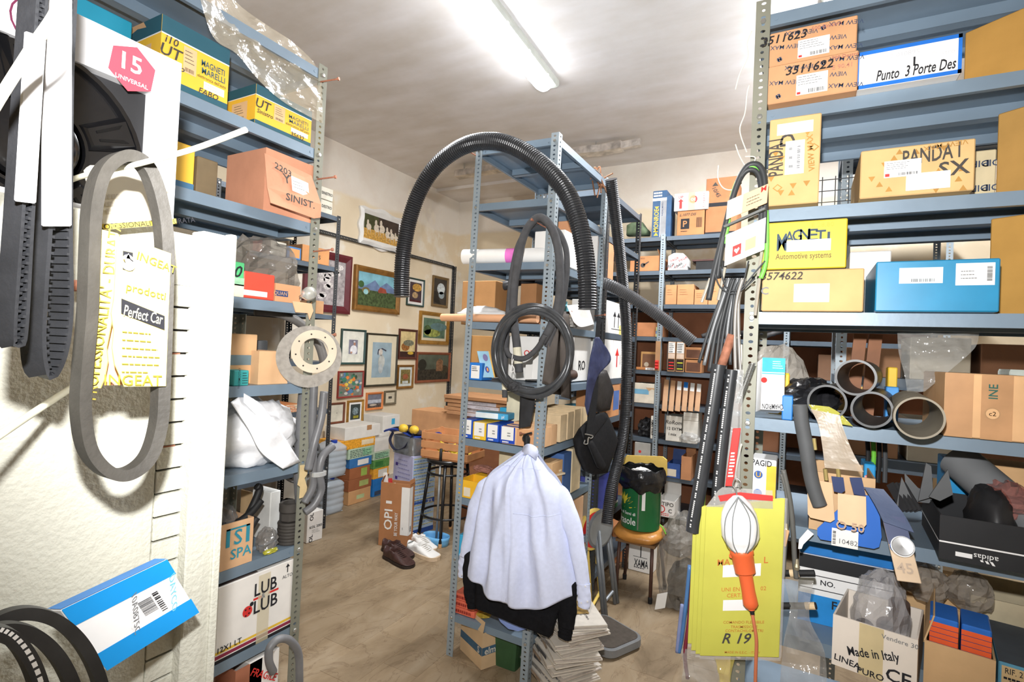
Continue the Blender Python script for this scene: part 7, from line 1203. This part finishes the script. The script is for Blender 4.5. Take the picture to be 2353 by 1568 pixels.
# ---- shelf 1.06
z = 1.06; BLK = M((32, 33, 36), .6, 0, .08)
b = cb((1724, 1056, 1782, 1200), z, .1, WC, 'white and yellow brake box behind the inspection lamp hook', .04); f = b.f; f.txt('PAGID', .42, .93, .016, INK, wid=f.w*.8); f.dec(.62, 0, 1, .9, M((244, 196, 60), .5), 'yellow_panel'); f.disc(.3, .72, .011, M((50, 96, 170), .5), k=24); f.txt('U', .3, .72, .014, M((240, 180, 60), .5)); f.disc(.3, .4, .011, M((50, 110, 190), .5))
BLU = M((52, 110, 200), .45, 0, .03); NVB = M((44, 58, 100), .45, 0, .03)
b = cb((1860, 1092, 2010, 1225), z, .2, CARD(206, 170, 130), 'open blue and brown exhaust sleeve carton with hanging tags, right shelving', .0, open_=True); b.l.dec(0, 0, 1, 1, M((96, 104, 128), .6), 'blue_grey_side')
polyplate([ony(x, y, CY - .02) for x, y in ((1878, 1215), (1965, 1135), (2018, 1143), (2026, 1235), (2020, 1258), (2008, 1262), (1885, 1240), (1878, 1230))], .003, 'front_flap', BLU, b.t); F = Face((b.w*.12, -.0225, -.01), (b.w*.8, 0, 0), (0, 0, .12), b.t); F.dec(.3, -.12, .8, .25, LABELW, 'label', e=.0045); F.txt('10482', .62, .0, .012, GREY, e=.006); F.bars(.32, -.08, .38, .2, INK, 10, 3, vert=True, e=.006)
for i, (pts, m, e) in enumerate((([(1855, 1100), (1912, 1110), (1918, 1195), (1908, 1201), (1862, 1190), (1856, 1182)], CARD(224, 188, 150), -.035), ([(1925, 1134), (1990, 1142), (1991, 1206), (1984, 1214), (1932, 1204), (1925, 1195)], CARD(226, 196, 160), -.045))): polyplate([ony(x, y, CY + e) for x, y in pts], .002, 'hanging_tag', m, b.t)
for i, pts in enumerate(([(1910, 1095), (1938, 1098), (1942, 1128), (1934, 1134), (1916, 1130)], [(1952, 1098), (1980, 1098), (1990, 1142), (1962, 1136)])): polyplate([ony(x, y, CY - .04) for x, y in pts], .002, 'blue_tab', NVB, b.t)
F = Face((0, -.051, .0), (b.w, 0, 0), (0, 0, b.h), b.t); F.txt('O 50', .62, .24, .02, M((190, 160, 136), .7))
for (x0, y0, x1, y1, lab, tx, sb) in ((1985, 1068, 2012, 1118, 'cyan box with a red oval behind the exhaust sleeve carton', 'IHMA', .16), (2172, 1058, 2240, 1122, 'blue box at the back of the grey parts shelf', '', .24)):
    b = cb((x0, y0, x1, y1), z, .1, M((40, 150, 210), .45), lab, sb)
    if tx: b.f.disc(.5, .78, .012, REDP, ry=.007); b.f.txt(tx, .5, .78, .007, LABELW, e=.002)
b = cb((2245, 1075, 2400, 1140), z, .14, CARD(222, 180, 132), 'tan carton at the back right of the grey parts shelf', .22)
# black shoe box, turned
a = onz(2142, 1262, z); c = onz(2310, 1292, z); 
t = thing('shoe_box', 'open black shoe box with a white stripe full of dark plastic parts', 'box', (.21, CY - .05, z + .001), R_(-3)); w, h, d, th = .165, .1, .3, .003; BX = G().box((0, 0, 0), (w, d, th)).box((0, 0, th), (w, th, h)).box((0, d - th, th), (w, d, h)).box((0, th, th), (th, d - th, h)).box((w - th, th, th), (w, d - th, h)); BX.build('body', BLK, t)
t.location = (a.x + .0, CY - .055, z + .001); WD[t] = Matrix.Translation(t.location) @ Matrix.Rotation(R_(-3), 4, 'Z'); f = Face((0, 0, 0), (w, 0, 0), (0, 0, h), t); f.dec(0, .38, 1, .415, WC, 'white_stripe'); f.txt('adidas', .5, .2, .012, WC, rot=180)
for i in range(3): f.poly([(.44 + .05*i, .13), (.47 + .05*i, .13), (.5 + .05*i - .01*(2 - i), .05 + .02*(2 - i)), (.47 + .05*i - .01*(2 - i), .05 + .02*(2 - i))], WC, 'mark')
f.dec(.18, .12, .36, .22, WC, 'label'); Face((0, d, 0), (0, -d, 0), (0, 0, h), t).dec(0, .38, 1, .415, WC, 'white_stripe')
GP = M((92, 94, 96), .55, 0, .08)
for i, pts in enumerate(([(2085, 1140), (2078, 1075), (2110, 1110), (2150, 1125), (2135, 1145)], [(2110, 1140), (2128, 1052), (2140, 1060), (2145, 1130)], [(2135, 1130), (2178, 1068), (2190, 1125), (2160, 1140)], [(2060, 1150), (2072, 1085), (2095, 1135), (2100, 1160)])):
    polyplate([ony(x, y + 12, CY + .1 - .02*i) for x, y in pts], .006, 'w', GP).solo('plastic_wedge', GP, ('swept grey plastic wedge', 'tallest upright grey plastic wedge', 'grey plastic wedge with a round boss', 'leftmost grey plastic wedge')[i] + ' standing in the black shoe box', 'part', 'grey wedges in the shoe box')
for i in range(4): G().bar(ony(2045 + 9*i, 1112, CY + .06), ony(2080 + 10*i, 1175, CY + .03), .004, .02).solo('plastic_strip', M((48, 48, 50), .5), 'thin dark plastic blade leaning on the shoe box edge, number %s from the left' % ('one', 'two', 'three', 'four')[i], 'part', 'dark blades in the shoe box')
o = WD[t]; crumple(o @ Vector((.11, .13, .008)), (.045, .1, .085), 111, .16, 26).solo('black_guard', M((38, 38, 40), .5, 0, .1), 'black moulded guard filling the right of the shoe box', 'part', smooth=True)
a, c = ony(2190, 1130, CY + .25), onz(2400, 1330, z); G().tube([(.37, CY + .2, z + .2), (.52, CY + .01, z + .048)], .046, 28).solo('grey_pipe', M((118, 120, 122), .5, 0, .05), 'thick grey pipe with handwriting leaning at the right of the shoe box', 'pipe', smooth='auto')
crumple((.44, CY + .1, z + .09), (.05, .09, .05), 113, .3, 24).solo('plastic_bag', PL((176, 110, 100), .55), 'clear bag of reddish parts knotted over the grey pipe', 'plastic bag')
for i in range(4): G().tube(spline([ony(1990 + 14*i, 985, CY + .25), ony(1995 + 13*i, 1050, CY + .22), ony(1985 + 16*i, 1110, CY + .2)], 5), .006, 8).solo('cable', (BLACK, M((110, 190, 60), .5), BLACK, DGREY)[i], ('black', 'green', 'second black', 'grey')[i] + ' cable standing behind the cyan box', 'cable', 'cables behind the cyan box')
# grey hose over two shelves, grey film with pins
G().tube(spline([ony(x, y, CY - .035) for x, y in ((1838, 930), (1842, 970), (1853, 1030), (1862, 1090), (1872, 1130), (1884, 1163))], 7), .0175, 14).solo('rubber_hose', M((84, 86, 88), .65, 0, .08), 'grey rubber hose hanging over the tube shelf edge beside the tags', 'hose', smooth=True)
film([ony(1862, 940, CY - .02), ony(1880, 975, CY - .03), ony(1890, 1030, CY - .03), ony(1895, 1075, CY - .03)], [ony(1930, 955, CY - .03), ony(1938, 985, CY - .04), ony(1960, 1040, CY - .04), ony(1985, 1085, CY - .04)], .008, 10, 18, 3, 10).solo('dusty_film', PL((196, 180, 160), .75, .4, 20), 'dusty beige plastic sheet hanging under the pipe stack', 'plastic sheet')
film([ony(1858, 930, CY - .01), ony(1880, 960, CY - .02), ony(1905, 970, CY - .02)], [ony(1905, 935, CY - .01), ony(1930, 950, CY - .02), ony(1960, 980, CY - .02)], .006, 8, 10, 4, 14).solo('yellow_film', PL((200, 196, 90), .8), 'yellow-green film under the pipe stack', 'plastic sheet')
for i, (x, y) in enumerate(((1896, 1078), (1925, 1075), (1870, 1008))): G().tube([ony(x, y, CY - .035), ony(x + 3, y + 26, CY - .035)], .005, 10).solo('brass_pin', M((190, 170, 110), .35, .5), ('left', 'right', 'upper')[i] + ' brass pin showing below the dusty sheet', 'pin', 'brass pins')
# ---- shelf .768
z = .768
b = cb((1835, 1292, 2055, 1390), z, .2, WC, 'white and blue long carton under the grey parts shelf', .12); f = b.f; f.dec(0, .8, 1, 1, BLK, 'black_band'); f.dec(0, 0, 1, .42, M((40, 140, 214), .45), 'blue_band'); f.txt('NO.', .32, .62, .014); f.dec(.0, .7, 1, .712, INK, 'line'); f.dec(0, .5, 1, .512, INK, 'line'); f.txt('FACCHIONI', .75, .32, .022, INK); f.txt('SYSTEM', .8, .13, .022, INK); zz = z + b.h
b = Box('carton', 'blue carton with torn edge on the white and blue long carton', 'box', (b.t.location.x, CY + .125, zz + .001), 0, b.w, max(.02, z + .283 - zz - .045), .2, M((36, 120, 196), .45))
WB2 = M((228, 218, 206), .65, 0, .03)
a, c = onz(1892, 1497, z), onz(2046, 1527, z); 
b = Box('carton', 'white open carton marked Made in Italy with rubber pieces, right shelving', 'box', (.085, CY - .09, z + .0006), R_(-12), .165, .12, .2, WB2, open_=True); f = b.f; f.txt('Made in Italy', .5, .48, .02, INK, wid=f.w*.62, rot=14); f.txt('CE', .8, .2, .028, INK); f.txt('LINEA', .2, .16, .014, INK, rot=-5); f.txt('PURO', .48, .08, .014, INK); f.dec(.33, 0, .62, 1, M((226, 206, 150), .4, 0, .05, 14, 0, .6), 'tape'); f.txt('Vendere 30', .8, .88, .01, GREY)
o = WD[b.t]; crumple(o @ Vector((.08, .14, .01)), (.065, .1, .115), 121, .18, 28).solo('plastic_bag', PL((206, 204, 206), .4, .15), 'milky plastic bag of rubber pieces in the Made in Italy carton', 'plastic bag')
for i, (x, y, zz_, a1) in enumerate(((.05, .13, .06, 0), (.1, .13, .06, 40), (.12, .14, .09, 75))): G().lathe([(.014, 0), (.022, 0), (.022, .06), (.014, .06), (.014, 0)], 18, o @ Matrix.Translation((x, y, zz_)) @ Matrix.Rotation(R_(90 - a1), 4, 'X'), caps=False).solo('rubber_sleeve', M((84, 66, 58), .7), ('open-ended', 'middle', 'upper')[i] + ' brown rubber sleeve in the Made in Italy carton', 'sleeve', 'rubber sleeves in the white carton', smooth='auto')
b = Box('carton', 'open tan carton of blue and orange packs, right shelving', 'box', (.262, CY - .1, z + .0006), R_(-10), .12, .115, .25, CARD(206, 170, 126), open_=True, flaps=(('l', -15, .06),)); o = WD[b.t]; OR = M((232, 96, 50), .45)
for i in range(2):
    bb = Box('parts_pack', ('left', 'right')[i] + ' blue and orange pack standing in the open tan carton', 'box', o @ Vector((.008 + .055*i, .01, .05)), R_(-10), .05, .165, .1, M((44, 108, 196), .4), group='blue and orange packs'); bb.f.dec(0, .6, 1, .93, OR, 'orange_panel')
    for k in range(4): bb.f.dec(0, .65 + .07*k, 1, .657 + .07*k, NAVY, 'line', e=.0012)
    bb.t.location.z = z + .006
for i, s in enumerate(('RIF. 2746', 'RIF. 2747')):
    b = Box('carton', ('upper light blue box labelled 2746', 'lower light blue box labelled 2747')[i] + ' at the lower right', 'box', (.392, CY - .09, z + .0006 + (.053 if i == 0 else 0)), R_(-9), .085, .052, .24, M((96, 160, 190), .55), group='light blue labelled boxes'); b.f.dec(.06, .12, .86, .88, CARD(214, 186, 140), 'label'); b.f.txt(s, .4, .7, .012, INK, wid=b.w*.55, e=.002); b.f.lines(.1, .3, .7, .5, 1, e=.002); b.f.txt('R 19', .35, .24, .009, SCRIB, e=.002); b.tp.dec(0, 0, 1, 1, M((84, 92, 100), .7), 'dusty_top')
b = Box('carton', 'deep tan carton open at the top at the lower right corner', 'box', (.485, CY - .11, z + .0006), R_(-8), .2, .17, .3, CARD(206, 164, 116), open_=True); b = Box('carton', 'cream open carton behind the light blue labelled boxes', 'box', (.40, CY + .17, z + .0006), R_(-4), .19, .15, .2, M((214, 200, 168), .7), open_=True); b.f.txt('GALANT', .4, .3, .012, INK)
b = Box('carton', 'tan carton with a raised flap behind the Made in Italy carton', 'box', (.26, CY + .17, z + .0006), 0, .13, .13, .2, CARD(212, 176, 130), open_=True)
for i in range(2): crumple((.3 + .09*i, CY + .14, z + (.0 if i else .0) + .13), (.05, .06, .05), 130 + i, .3).solo('plastic_bag', PL((170, 160, 148), .5), ('left', 'right')[i] + ' clear bag of brown bits at the back of the tan cartons', 'plastic bag')
# hanging 45 tag
t, F = plate('exhaust_tip_pack', 'blister card with a silver round tip and a pencilled 45, hanging over the shelf edge', 'packet', (ony(2062, 1335, CY - .115), ony(2118, 1342, CY - .115), ony(2026, 1185, CY - .06)), .003, CARD(220, 196, 168)); F.dec(0, .55, 1, 1, NVB, 'blue_header'); F.txt('45', .45, .2, .022, M((190, 170, 150), .7))
pc = F.at(.55, .52, .012); G().lathe([(0, .006), (.02, .007), (.021, .004), (.023, .004), (.024, -.012)], 28, Matrix.Translation(pc) @ Vector((0, 0, 1)).rotation_difference(F.N).to_matrix().to_4x4()).build('silver_tip', M((206, 208, 210), .2, .9, .1), t, smooth='auto')
film([ony(1985, 1120, CY - .03), ony(2010, 1160, CY - .05), ony(2030, 1200, CY - .07)], [ony(2030, 1125, CY - .03), ony(2075, 1180, CY - .05), ony(2100, 1225, CY - .075)], .002, 4, 8, 3, 5).solo('card_sleeve', M((84, 96, 124), .4), 'grey-blue card sleeve sliding over the shelf edge above the silver tip', 'card', solid=.003)
# bottom row
for i in range(7):
    x = -.02 + .085*i; G().tube(spline([(x, CY + .02, .53 + .01*(i % 3)), (x + .06, CY - .03, .56), (x + .16, CY - .06, .53 + .02*(i % 2))], 6), .018, 10).solo('rubber_hose', (DGREY, M((96, 90, 84), .6), BLACK)[i % 3], 'dusty hose end on the lowest visible right shelf, number %s from the post' % ('one', 'two', 'three', 'four', 'five', 'six', 'seven')[i], 'hose', 'hose ends on the lowest right shelf', smooth=True)
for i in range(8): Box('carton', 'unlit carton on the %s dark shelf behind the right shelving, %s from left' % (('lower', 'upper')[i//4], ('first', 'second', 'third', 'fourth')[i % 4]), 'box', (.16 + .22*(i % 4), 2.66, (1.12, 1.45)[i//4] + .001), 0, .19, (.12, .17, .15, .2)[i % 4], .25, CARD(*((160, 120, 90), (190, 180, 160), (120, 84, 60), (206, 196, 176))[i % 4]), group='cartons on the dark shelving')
# ================================================================ things hung on the post of the right shelving
PYc = YC - .03
def wire(pts, r, m, name, lab, cat, group=None, plane=PYc, n=6): return G().tube(spline([ony(x, y, plane + (p[0] if p else 0)) for x, y, *p in pts], n), r, 8).solo(name, m, lab, cat, group, smooth=True)
WW = M((226, 222, 206), .5)
for i, pts in enumerate(([(1727, 72), (1716, 100), (1718, 130), (1700, 170), (1690, 206)], [(1722, 196), (1717, 215), (1712, 260), (1700, 300), (1716, 350)], [(1690, 332), (1700, 360), (1720, 395)], [(1651, 380), (1650, 410), (1662, 432), (1684, 436), (1705, 420)], [(1712, 360), (1735, 362), (1726, 385), (1700, 400)])): wire(pts, .0016, WW, 'white_wire', ('uppermost', 'second', 'third, short', 'hooked', 'lowest')[i] + ' white wire twisted round the right post', 'wire', 'white wires on the right post')
KC = M((52, 54, 56), .5, 0, .1); GC2 = M((120, 206, 84), .45)
cabs = (([(1628, 690), (1640, 630), (1662, 540), (1688, 440), (1712, 388), (1738, 378), (1754, 400), (1758, 450), (1757, 520), (1756, 560)], .0085, KC, 'outer black control cable looped over the top of the bundle'), ([(1648, 640), (1660, 560), (1682, 460), (1706, 402), (1730, 390), (1746, 410), (1750, 470), (1748, 530)], .0075, KC, 'inner black control cable of the looped bundle'), ([(1662, 560), (1672, 520), (1680, 460), (1700, 405), (1726, 384), (1744, 400), (1756, 440), (1762, 520), (1760, 600), (1748, 640)], .006, GC2, 'bright green cable in the looped bundle'))
for pts, r, m, lab in cabs: wire(pts, r, m, 'control_cable', lab, 'cable', 'cables on the right post', PYc - .03)
for i in range(9):
    rd = random.Random(200 + i); x0, x1 = 1652 + 5*i, 1606 + 12*i; wire([(x0 + 20, 640), (x0 + 6, 690 + rd.uniform(-10, 10)), ((x0 + x1)/2, 760), (x1, 850 + rd.uniform(-25, 20))], rd.choice((.005, .006, .0045)), rd.choice((KC, M((120, 122, 124), .4, .2), M((150, 146, 140), .4, .3))), 'brake_line', 'brake line hanging in the tangle on the right post, number %s from the left' % ('one', 'two', 'three', 'four', 'five', 'six', 'seven', 'eight', 'nine')[i], 'cable', 'brake lines in the tangle', PYc - .02 - .005*(i % 4))
for i, (a, c) in enumerate((((1632, 640), (1612, 695)), ((1666, 615), (1650, 690)), ((1752, 570), (1742, 635)), ((1745, 640), (1735, 725)))): G().tube([ony(*a, PYc - .03), ony(*c, PYc - .03)], .0042, 8).solo('cable_end', M((190, 184, 170), .35, .4), ('far left', 'left', 'right', 'lower right')[i] + ' metal cable end on the right post', 'cable end', 'metal cable ends')
for i, (pts) in enumerate(([(1655, 610), (1668, 660), (1700, 665), (1740, 620), (1758, 600)], [(1640, 620), (1655, 660), (1690, 675), (1735, 640)], [(1720, 600), (1705, 660), (1690, 680)])): wire(pts, .0022, KC, 'thin_wire', ('wide', 'narrow', 'straight')[i] + ' thin wire loop below the heart card', 'wire', 'thin wires below the heart card', PYc - .035)
t, F = plate('product_card', 'white card with a red heart stamp in the cable bundle', 'card', (ony(1664, 612, PYc - .045), ony(1756, 574, PYc - .055), ony(1668, 540, PYc - .045)), .002, WC); F.dec(.2, .18, .42, .52, REDP, 'stamp'); F.poly([(.31, .24), (.38, .36), (.36, .42), (.31, .38), (.26, .42), (.24, .36)], WC, 'heart', e=.0012); F.dec(.52, .2, .78, .55, CARD(236, 190, 140), 'panel'); F.lines(.3, .68, .75, .85, 2, M((220, 190, 190), .6), fill=.3)
t, F = plate('plastic_sachet', 'tan and white sachet above the heart card', 'sachet', (ony(1668, 505, PYc - .05), ony(1762, 466, PYc - .06), ony(1672, 462, PYc - .045)), .004, CARD(226, 186, 150)); F.dec(0, 0, .4, 1, PL((226, 222, 214), .7), 'clear_window'); F.txt('M', .9, .8, .014, REDP); F.lines(.5, .2, .95, .7, 3, SCRIB, fill=.2)
G().bar(ony(1664, 522, PYc - .045), ony(1758, 480, PYc - .055), .012, .006).solo('metal_strip', M((110, 112, 110), .4, .4), 'dark metal strip under the tan sachet', 'strip')
# printed rubber hoses
def ghose(pts, r, lab):
    t = thing('printed_hose', lab, 'hose', ony(*pts[-1], PYc - .05), 0, 'printed hoses on the right post'); Q = spline([ony(x, y, PYc - .05) for x, y in pts], 8); G().tube(Q, r, 18).build('hose', M((48, 50, 53), .38, 0, .1, 20, 0, 1, .5), t, world=True, smooth='auto')
    g = G(); q = resample(Q, .0055); rd = random.Random(len(lab))
    for i in range(2, len(q) - 2):
        if rd.random() < .22: continue
        d = (q[i + 1] - q[i]).normalized(); n = (CAM - q[i]).normalized(); sd = d.cross(n).normalized(); n2 = (n*.92 + sd*.38).normalized(); sd = d.cross(n2).normalized(); c = q[i] + n2*(r + .0006); g.add([c - d*.0018 - sd*.002, c + d*.0018 - sd*.002, c + d*.0018 + sd*.002, c - d*.0018 + sd*.002], [(0, 1, 2, 3)])
    g.build('white_lettering', LABELW, t, world=True)
ghose([(1652, 838), (1640, 920), (1624, 1020), (1608, 1120), (1595, 1195), (1592, 1222)], .0185, 'thick black printed hose on the left of the post bundle'); ghose([(1682, 850), (1670, 940), (1658, 1040), (1650, 1120), (1645, 1198)], .0155, 'black printed hose ending on the yellow envelopes')
wire([(1640, 880), (1628, 1000), (1622, 1080), (1614, 1170)], .006, M((160, 196, 70), .5), 'control_cable', 'yellow-green cable between the printed hoses', 'cable', None, PYc - .03)
for i in range(4): film([ony(1668 + 9*i, 850, PYc - .03 - .006*i), ony(1660 + 9*i, 960, PYc - .03 - .006*i), ony(1652 + 10*i, 1120, PYc - .03 - .006*i)], [ony(1682 + 9*i, 850, PYc - .03 - .006*i), ony(1678 + 9*i, 960, PYc - .03 - .006*i), ony(1672 + 9*i, 1120, PYc - .03 - .006*i)], .004, 4, 14, i, 10).solo('plastic_sleeve', PL((206, 206, 204), .4), ('leftmost', 'second', 'third', 'rightmost')[i] + ' clear plastic sleeve in the bundle on the right post', 'plastic sleeve', 'clear sleeves on the right post')
t, F = plate('red_packet', 'red and white printed packet in the bundle on the right post', 'packet', (ony(1666, 1118, PYc - .06), ony(1684, 1118, PYc - .06), ony(1684, 985, PYc - .06)), .003, REDP); F.lines(.2, .15, .9, .6, 8, LABELW, fill=.5)
Q = [ony(1729 - 14*k/220 - 14*math.sin(0) - k*.09 + 7*math.cos(k*.9), 835 + k*.42, PYc - .04 + .006*math.sin(k*.9)) for k in range(220)]; G().tube(Q, .0014, 6).solo('steel_spring', ZINC, 'steel coil spring hanging beside the right post', 'spring', smooth=True)
for i, pts in enumerate(([(1702, 770), (1690, 780), (1686, 795)], [(1704, 792), (1702, 850), (1688, 870)], [(1704, 1020), (1690, 1085), (1694, 1110), (1684, 1130)])): wire(pts, .0024, WW, 'white_wire', ('upper', 'middle', 'lower')[i] + ' white wire curl low on the right post', 'wire', 'white wire curls on the right post', PYc - .02)
G().tube([ony(1682, 770, PYc - .03), ony(1655, 850, PYc - .04)], .012, 10).solo('copper_pipe', RUST, 'rust coloured pipe end in the tangle on the right post', 'pipe', smooth=True)
# yellow envelopes
ENV = M((204, 202, 86), .5, 0, .06, 6, .05, .93, .5, 30); CLR = PL((206, 204, 200), .35, .15, 20, .3)
for k, (xo, yo) in enumerate(((-28, -28), (-20, -12), (-10, -4), (0, 0))):
    y_ = PYc - .05 - .007*k; t, F = plate('document_envelope', ('rearmost', 'third', 'second', 'front')[k] + ' yellow plastic envelope hanging on the right post', 'envelope', (ony(1608 + xo, 1508 + yo, y_), ony(1790 + xo*.3, 1512 + yo, y_), ony(1622 + xo, 1165, y_)), .003, ENV, group='yellow envelopes on the right post'); F.dec(0, -.02, 1.02, 0, CLR, 'clear_edge'); F.dec(1.0, 0, 1.03, 1, CLR, 'clear_edge')
    if k == 3:
        polyplate([ony(x, y, y_ - .001) for x, y in ((1622, 1165), (1650, 1128), (1660, 1120), (1775, 1128), (1776, 1170))], .001, 'clear_top', CLR, t); polyplate([ony(x, y, y_ - .003) for x, y in ((1650, 1140), (1700, 1132), (1776, 1140), (1776, 1152), (1700, 1147), (1655, 1153))], .002, 'red_seal', REDP, t)
        OI = M((196, 120, 50), .6); F.txt('MA', .27, .62, .016, OI); F.txt('L', .8, .62, .016, OI); F.dec(.26, .52, .74, .6, WC, 'white_panel'); F.txt('UNI EN', .37, .44, .01, OI); F.txt('02', .78, .44, .01, OI); F.txt('CERT.', .42, .4, .01, OI); F.dec(.28, .3, .64, .37, WC, 'white_panel'); F.txt('COMANDO FLESSIBILE', .55, .225, .007, OI); F.txt('TRASMISSIONE', .56, .195, .007, OI); F.txt('CONTACHILOMETRI', .56, .17, .007, OI); F.txt('R 19', .47, .12, .026, SCRIB, shear=.3); F.txt('MADE IN E.E.C. - ITALY', .55, .03, .006, OI)
        g = G().tube(spline([F.at(u, v, -.0045) for u, v in ((.06, .95), (.05, .5), (.08, .25), (.25, .05), (.5, .02), (.85, .1), (.95, .3))], 6), .004, 8); g.build('cable_inside', M((110, 130, 70), .6), t)
# inspection lamp
y_ = PYc - .095; t = thing('inspection_lamp', 'hand lamp with an orange handle and white cage hanging before the yellow envelopes', 'lamp', ony(1727, 1400, y_)); WL = M((246, 246, 246), .4, 0, .02); OG = M((232, 104, 58), .4, 0, .03, 14, 0, 1, .5)
def ax_lathe(a, c, prof, name, m, flat=1): A, B = ony(*a, y_), ony(*c, y_); d = B - A; q = Vector((0, 0, 1)).rotation_difference(d.normalized()).to_matrix().to_4x4(); L = d.length; return G().lathe([(r, z*L) for r, z in prof], 24, Matrix.Translation(A) @ q @ Matrix.Scale(flat, 4, (0, 1, 0)) if flat != 1 else Matrix.Translation(A) @ q).build(name, m, t, world=True, smooth='auto')
ax_lathe((1695, 1138), (1704, 1268), [(0, 0), (.012, .02), (.03, .14), (.042, .32), (.046, .5), (.046, .72), (.04, .82), (.028, .94), (.027, 1)], 'reflector', WL)
ax_lathe((1703, 1262), (1713, 1318), [(0, 0), (.027, 0), (.029, .06), (.029, .2), (.027, .25), (.025, .95), (.02, 1), (0, 1)], 'socket', OG); ax_lathe((1712, 1314), (1727, 1402), [(0, 0), (.0185, 0), (.017, .1), (.0165, .5), (.018, .75), (.0185, .85), (.014, .93), (.008, .95), (.008, 1), (0, 1)], 'handle', OG)
for s in (-1, 1): G().lathe([(0, -.004), (.006, -.004), (.006, .004), (0, .004)], 10, Matrix.Translation(ony(1703 + s*22, 1277, y_ - .004)) @ Matrix.Rotation(R_(90), 4, 'X')).build('lug', OG, t, world=True)
for (xa, xb) in ((1684, 1695), (1722, 1713), (1668, 1690), (1736, 1717)): G().tube(spline([ony(1696, 1142, y_ - .035), ony(xa, 1190, y_ - .045), ony(xa, 1245, y_ - .043), ony(xb, 1272, y_ - .03)], 6), .0014, 6).build('cage_wire', M((170, 176, 180), .3, .6), t, world=True)
G().tube(spline([ony(x, y, y_) for x, y in ((1695, 1145), (1690, 1125), (1684, 1115), (1690, 1100), (1702, 1108), (1700, 1122))], 5), .0022, 8).build('hook', ZINC, t, world=True, smooth=True); G().tube(spline([ony(x, y, y_) for x, y in ((1727, 1400), (1731, 1425), (1738, 1470), (1737, 1520), (1735, 1600), (1735, 1700))], 6), .0042, 10).build('cord', M((206, 120, 84), .5), t, world=True, smooth=True); G().tube([ony(1727, 1400, y_), ony(1729, 1412, y_)], .0055, 10).build('cord_sleeve', BLACK, t, world=True)
# brake hoses and rods right of the envelopes
for i, pts in enumerate(([(1795, 1090), (1806, 1130), (1810, 1190), (1806, 1240), (1800, 1330)], [(1800, 1080), (1815, 1150), (1822, 1220), (1826, 1290), (1830, 1330)])): wire(pts, (.0042, .0062)[i], M((96, 96, 92), .5), 'brake_hose', ('thin', 'thick')[i] + ' brake hose hanging right of the yellow envelopes', 'hose', 'brake hoses right of the envelopes', PYc - .03)
for i, (x, y) in enumerate(((1806, 1228), (1830, 1310))): G().lathe([(.0, 0), (.006, 0), (.008, .008), (.006, .016), (.004, .028), (0, .028)], 10, Matrix.Translation(ony(x, y, PYc - .032))).solo('hose_fitting', M((176, 166, 140), .35, .6), ('upper', 'lower')[i] + ' metal fitting on the brake hoses', 'fitting', 'hose fittings')
t, F = plate('paper_tag', 'tan paper tag rolled round the thin brake hose', 'tag', (ony(1790, 1252, PYc - .04), ony(1806, 1258, PYc - .04), ony(1798, 1215, PYc - .04)), .006, CARD(222, 176, 130)); t, F = plate('paper_tag', 'white paper tag below the blue flap', 'tag', (ony(1834, 1262, CY - .03), ony(1852, 1242, CY - .03), ony(1852, 1240, CY - .02)), .002, WC) if False else (None, None)
polyplate([ony(x, y, CY - .03) for x, y in ((1836, 1240), (1856, 1217), (1870, 1228), (1846, 1252), (1842, 1262), (1834, 1262))], .0015, 'p', WC).solo('paper_tag', WC, 'white bent paper tag under the shelf edge beside the brake hoses', 'tag')
for i, (y, x0, x1) in enumerate(((1318, 1786, 1872), (1393, 1788, 1876))):
    t = thing('rod', ('upper', 'lower')[i] + ' black rod with a tan band poking out under the grey parts shelf', 'rod', ony(x1, y, PYc - .02), 0, 'black rods at the right post'); A, B = ony(x0, y, PYc - .01), ony(x1, y, PYc - .02); G().tube([A, B], .0085, 12).build('rod', BLACK, t, world=True, smooth='auto'); k = .35 if i == 0 else .72; G().tube([A.lerp(B, k), A.lerp(B, k + .25)], .0092, 12, caps=False).build('band', CARD(226, 200, 160), t, world=True)
for i, (L, Rr, lab) in enumerate((([(1800, 1330), (1815, 1400), (1800, 1480), (1790, 1600)], [(1870, 1335), (1860, 1420), (1895, 1500), (1900, 1600)], 'clear plastic bag hanging under the black rods'), ([(1560, 1490), (1570, 1530), (1560, 1600)], [(1640, 1500), (1650, 1540), (1660, 1600)], 'clear plastic bag low down left of the right post'), ([(1640, 1510), (1650, 1550), (1650, 1600)], [(1690, 1510), (1680, 1550), (1676, 1600)], 'yellowish plastic sleeve below the yellow envelopes'))):
    film([ony(x, y, PYc - .02) for x, y in L], [ony(x, y, PYc - .02) for x, y in Rr], .018, 10, 18, 11 + i, 14).solo('plastic_film', PL((176, 174, 170) if i < 2 else (220, 200, 90), .45, .12, 28, .8), lab, 'plastic bag')
for i, (pts, m, lab) in enumerate((([(1585, 1300), (1575, 1400), (1566, 1470), (1560, 1500)], M((70, 110, 160), .4), 'blue'), ([(1592, 1310), (1584, 1420), (1574, 1500), (1580, 1560)], M((120, 40, 56), .5), 'wine red'), ([(1568, 1390), (1562, 1440), (1556, 1500)], M((120, 130, 170), .5), 'lilac'))): wire(pts, .0055, m, 'brake_hose', lab + ' hose edge showing left of the yellow envelopes', 'hose', None, PYc - .02)
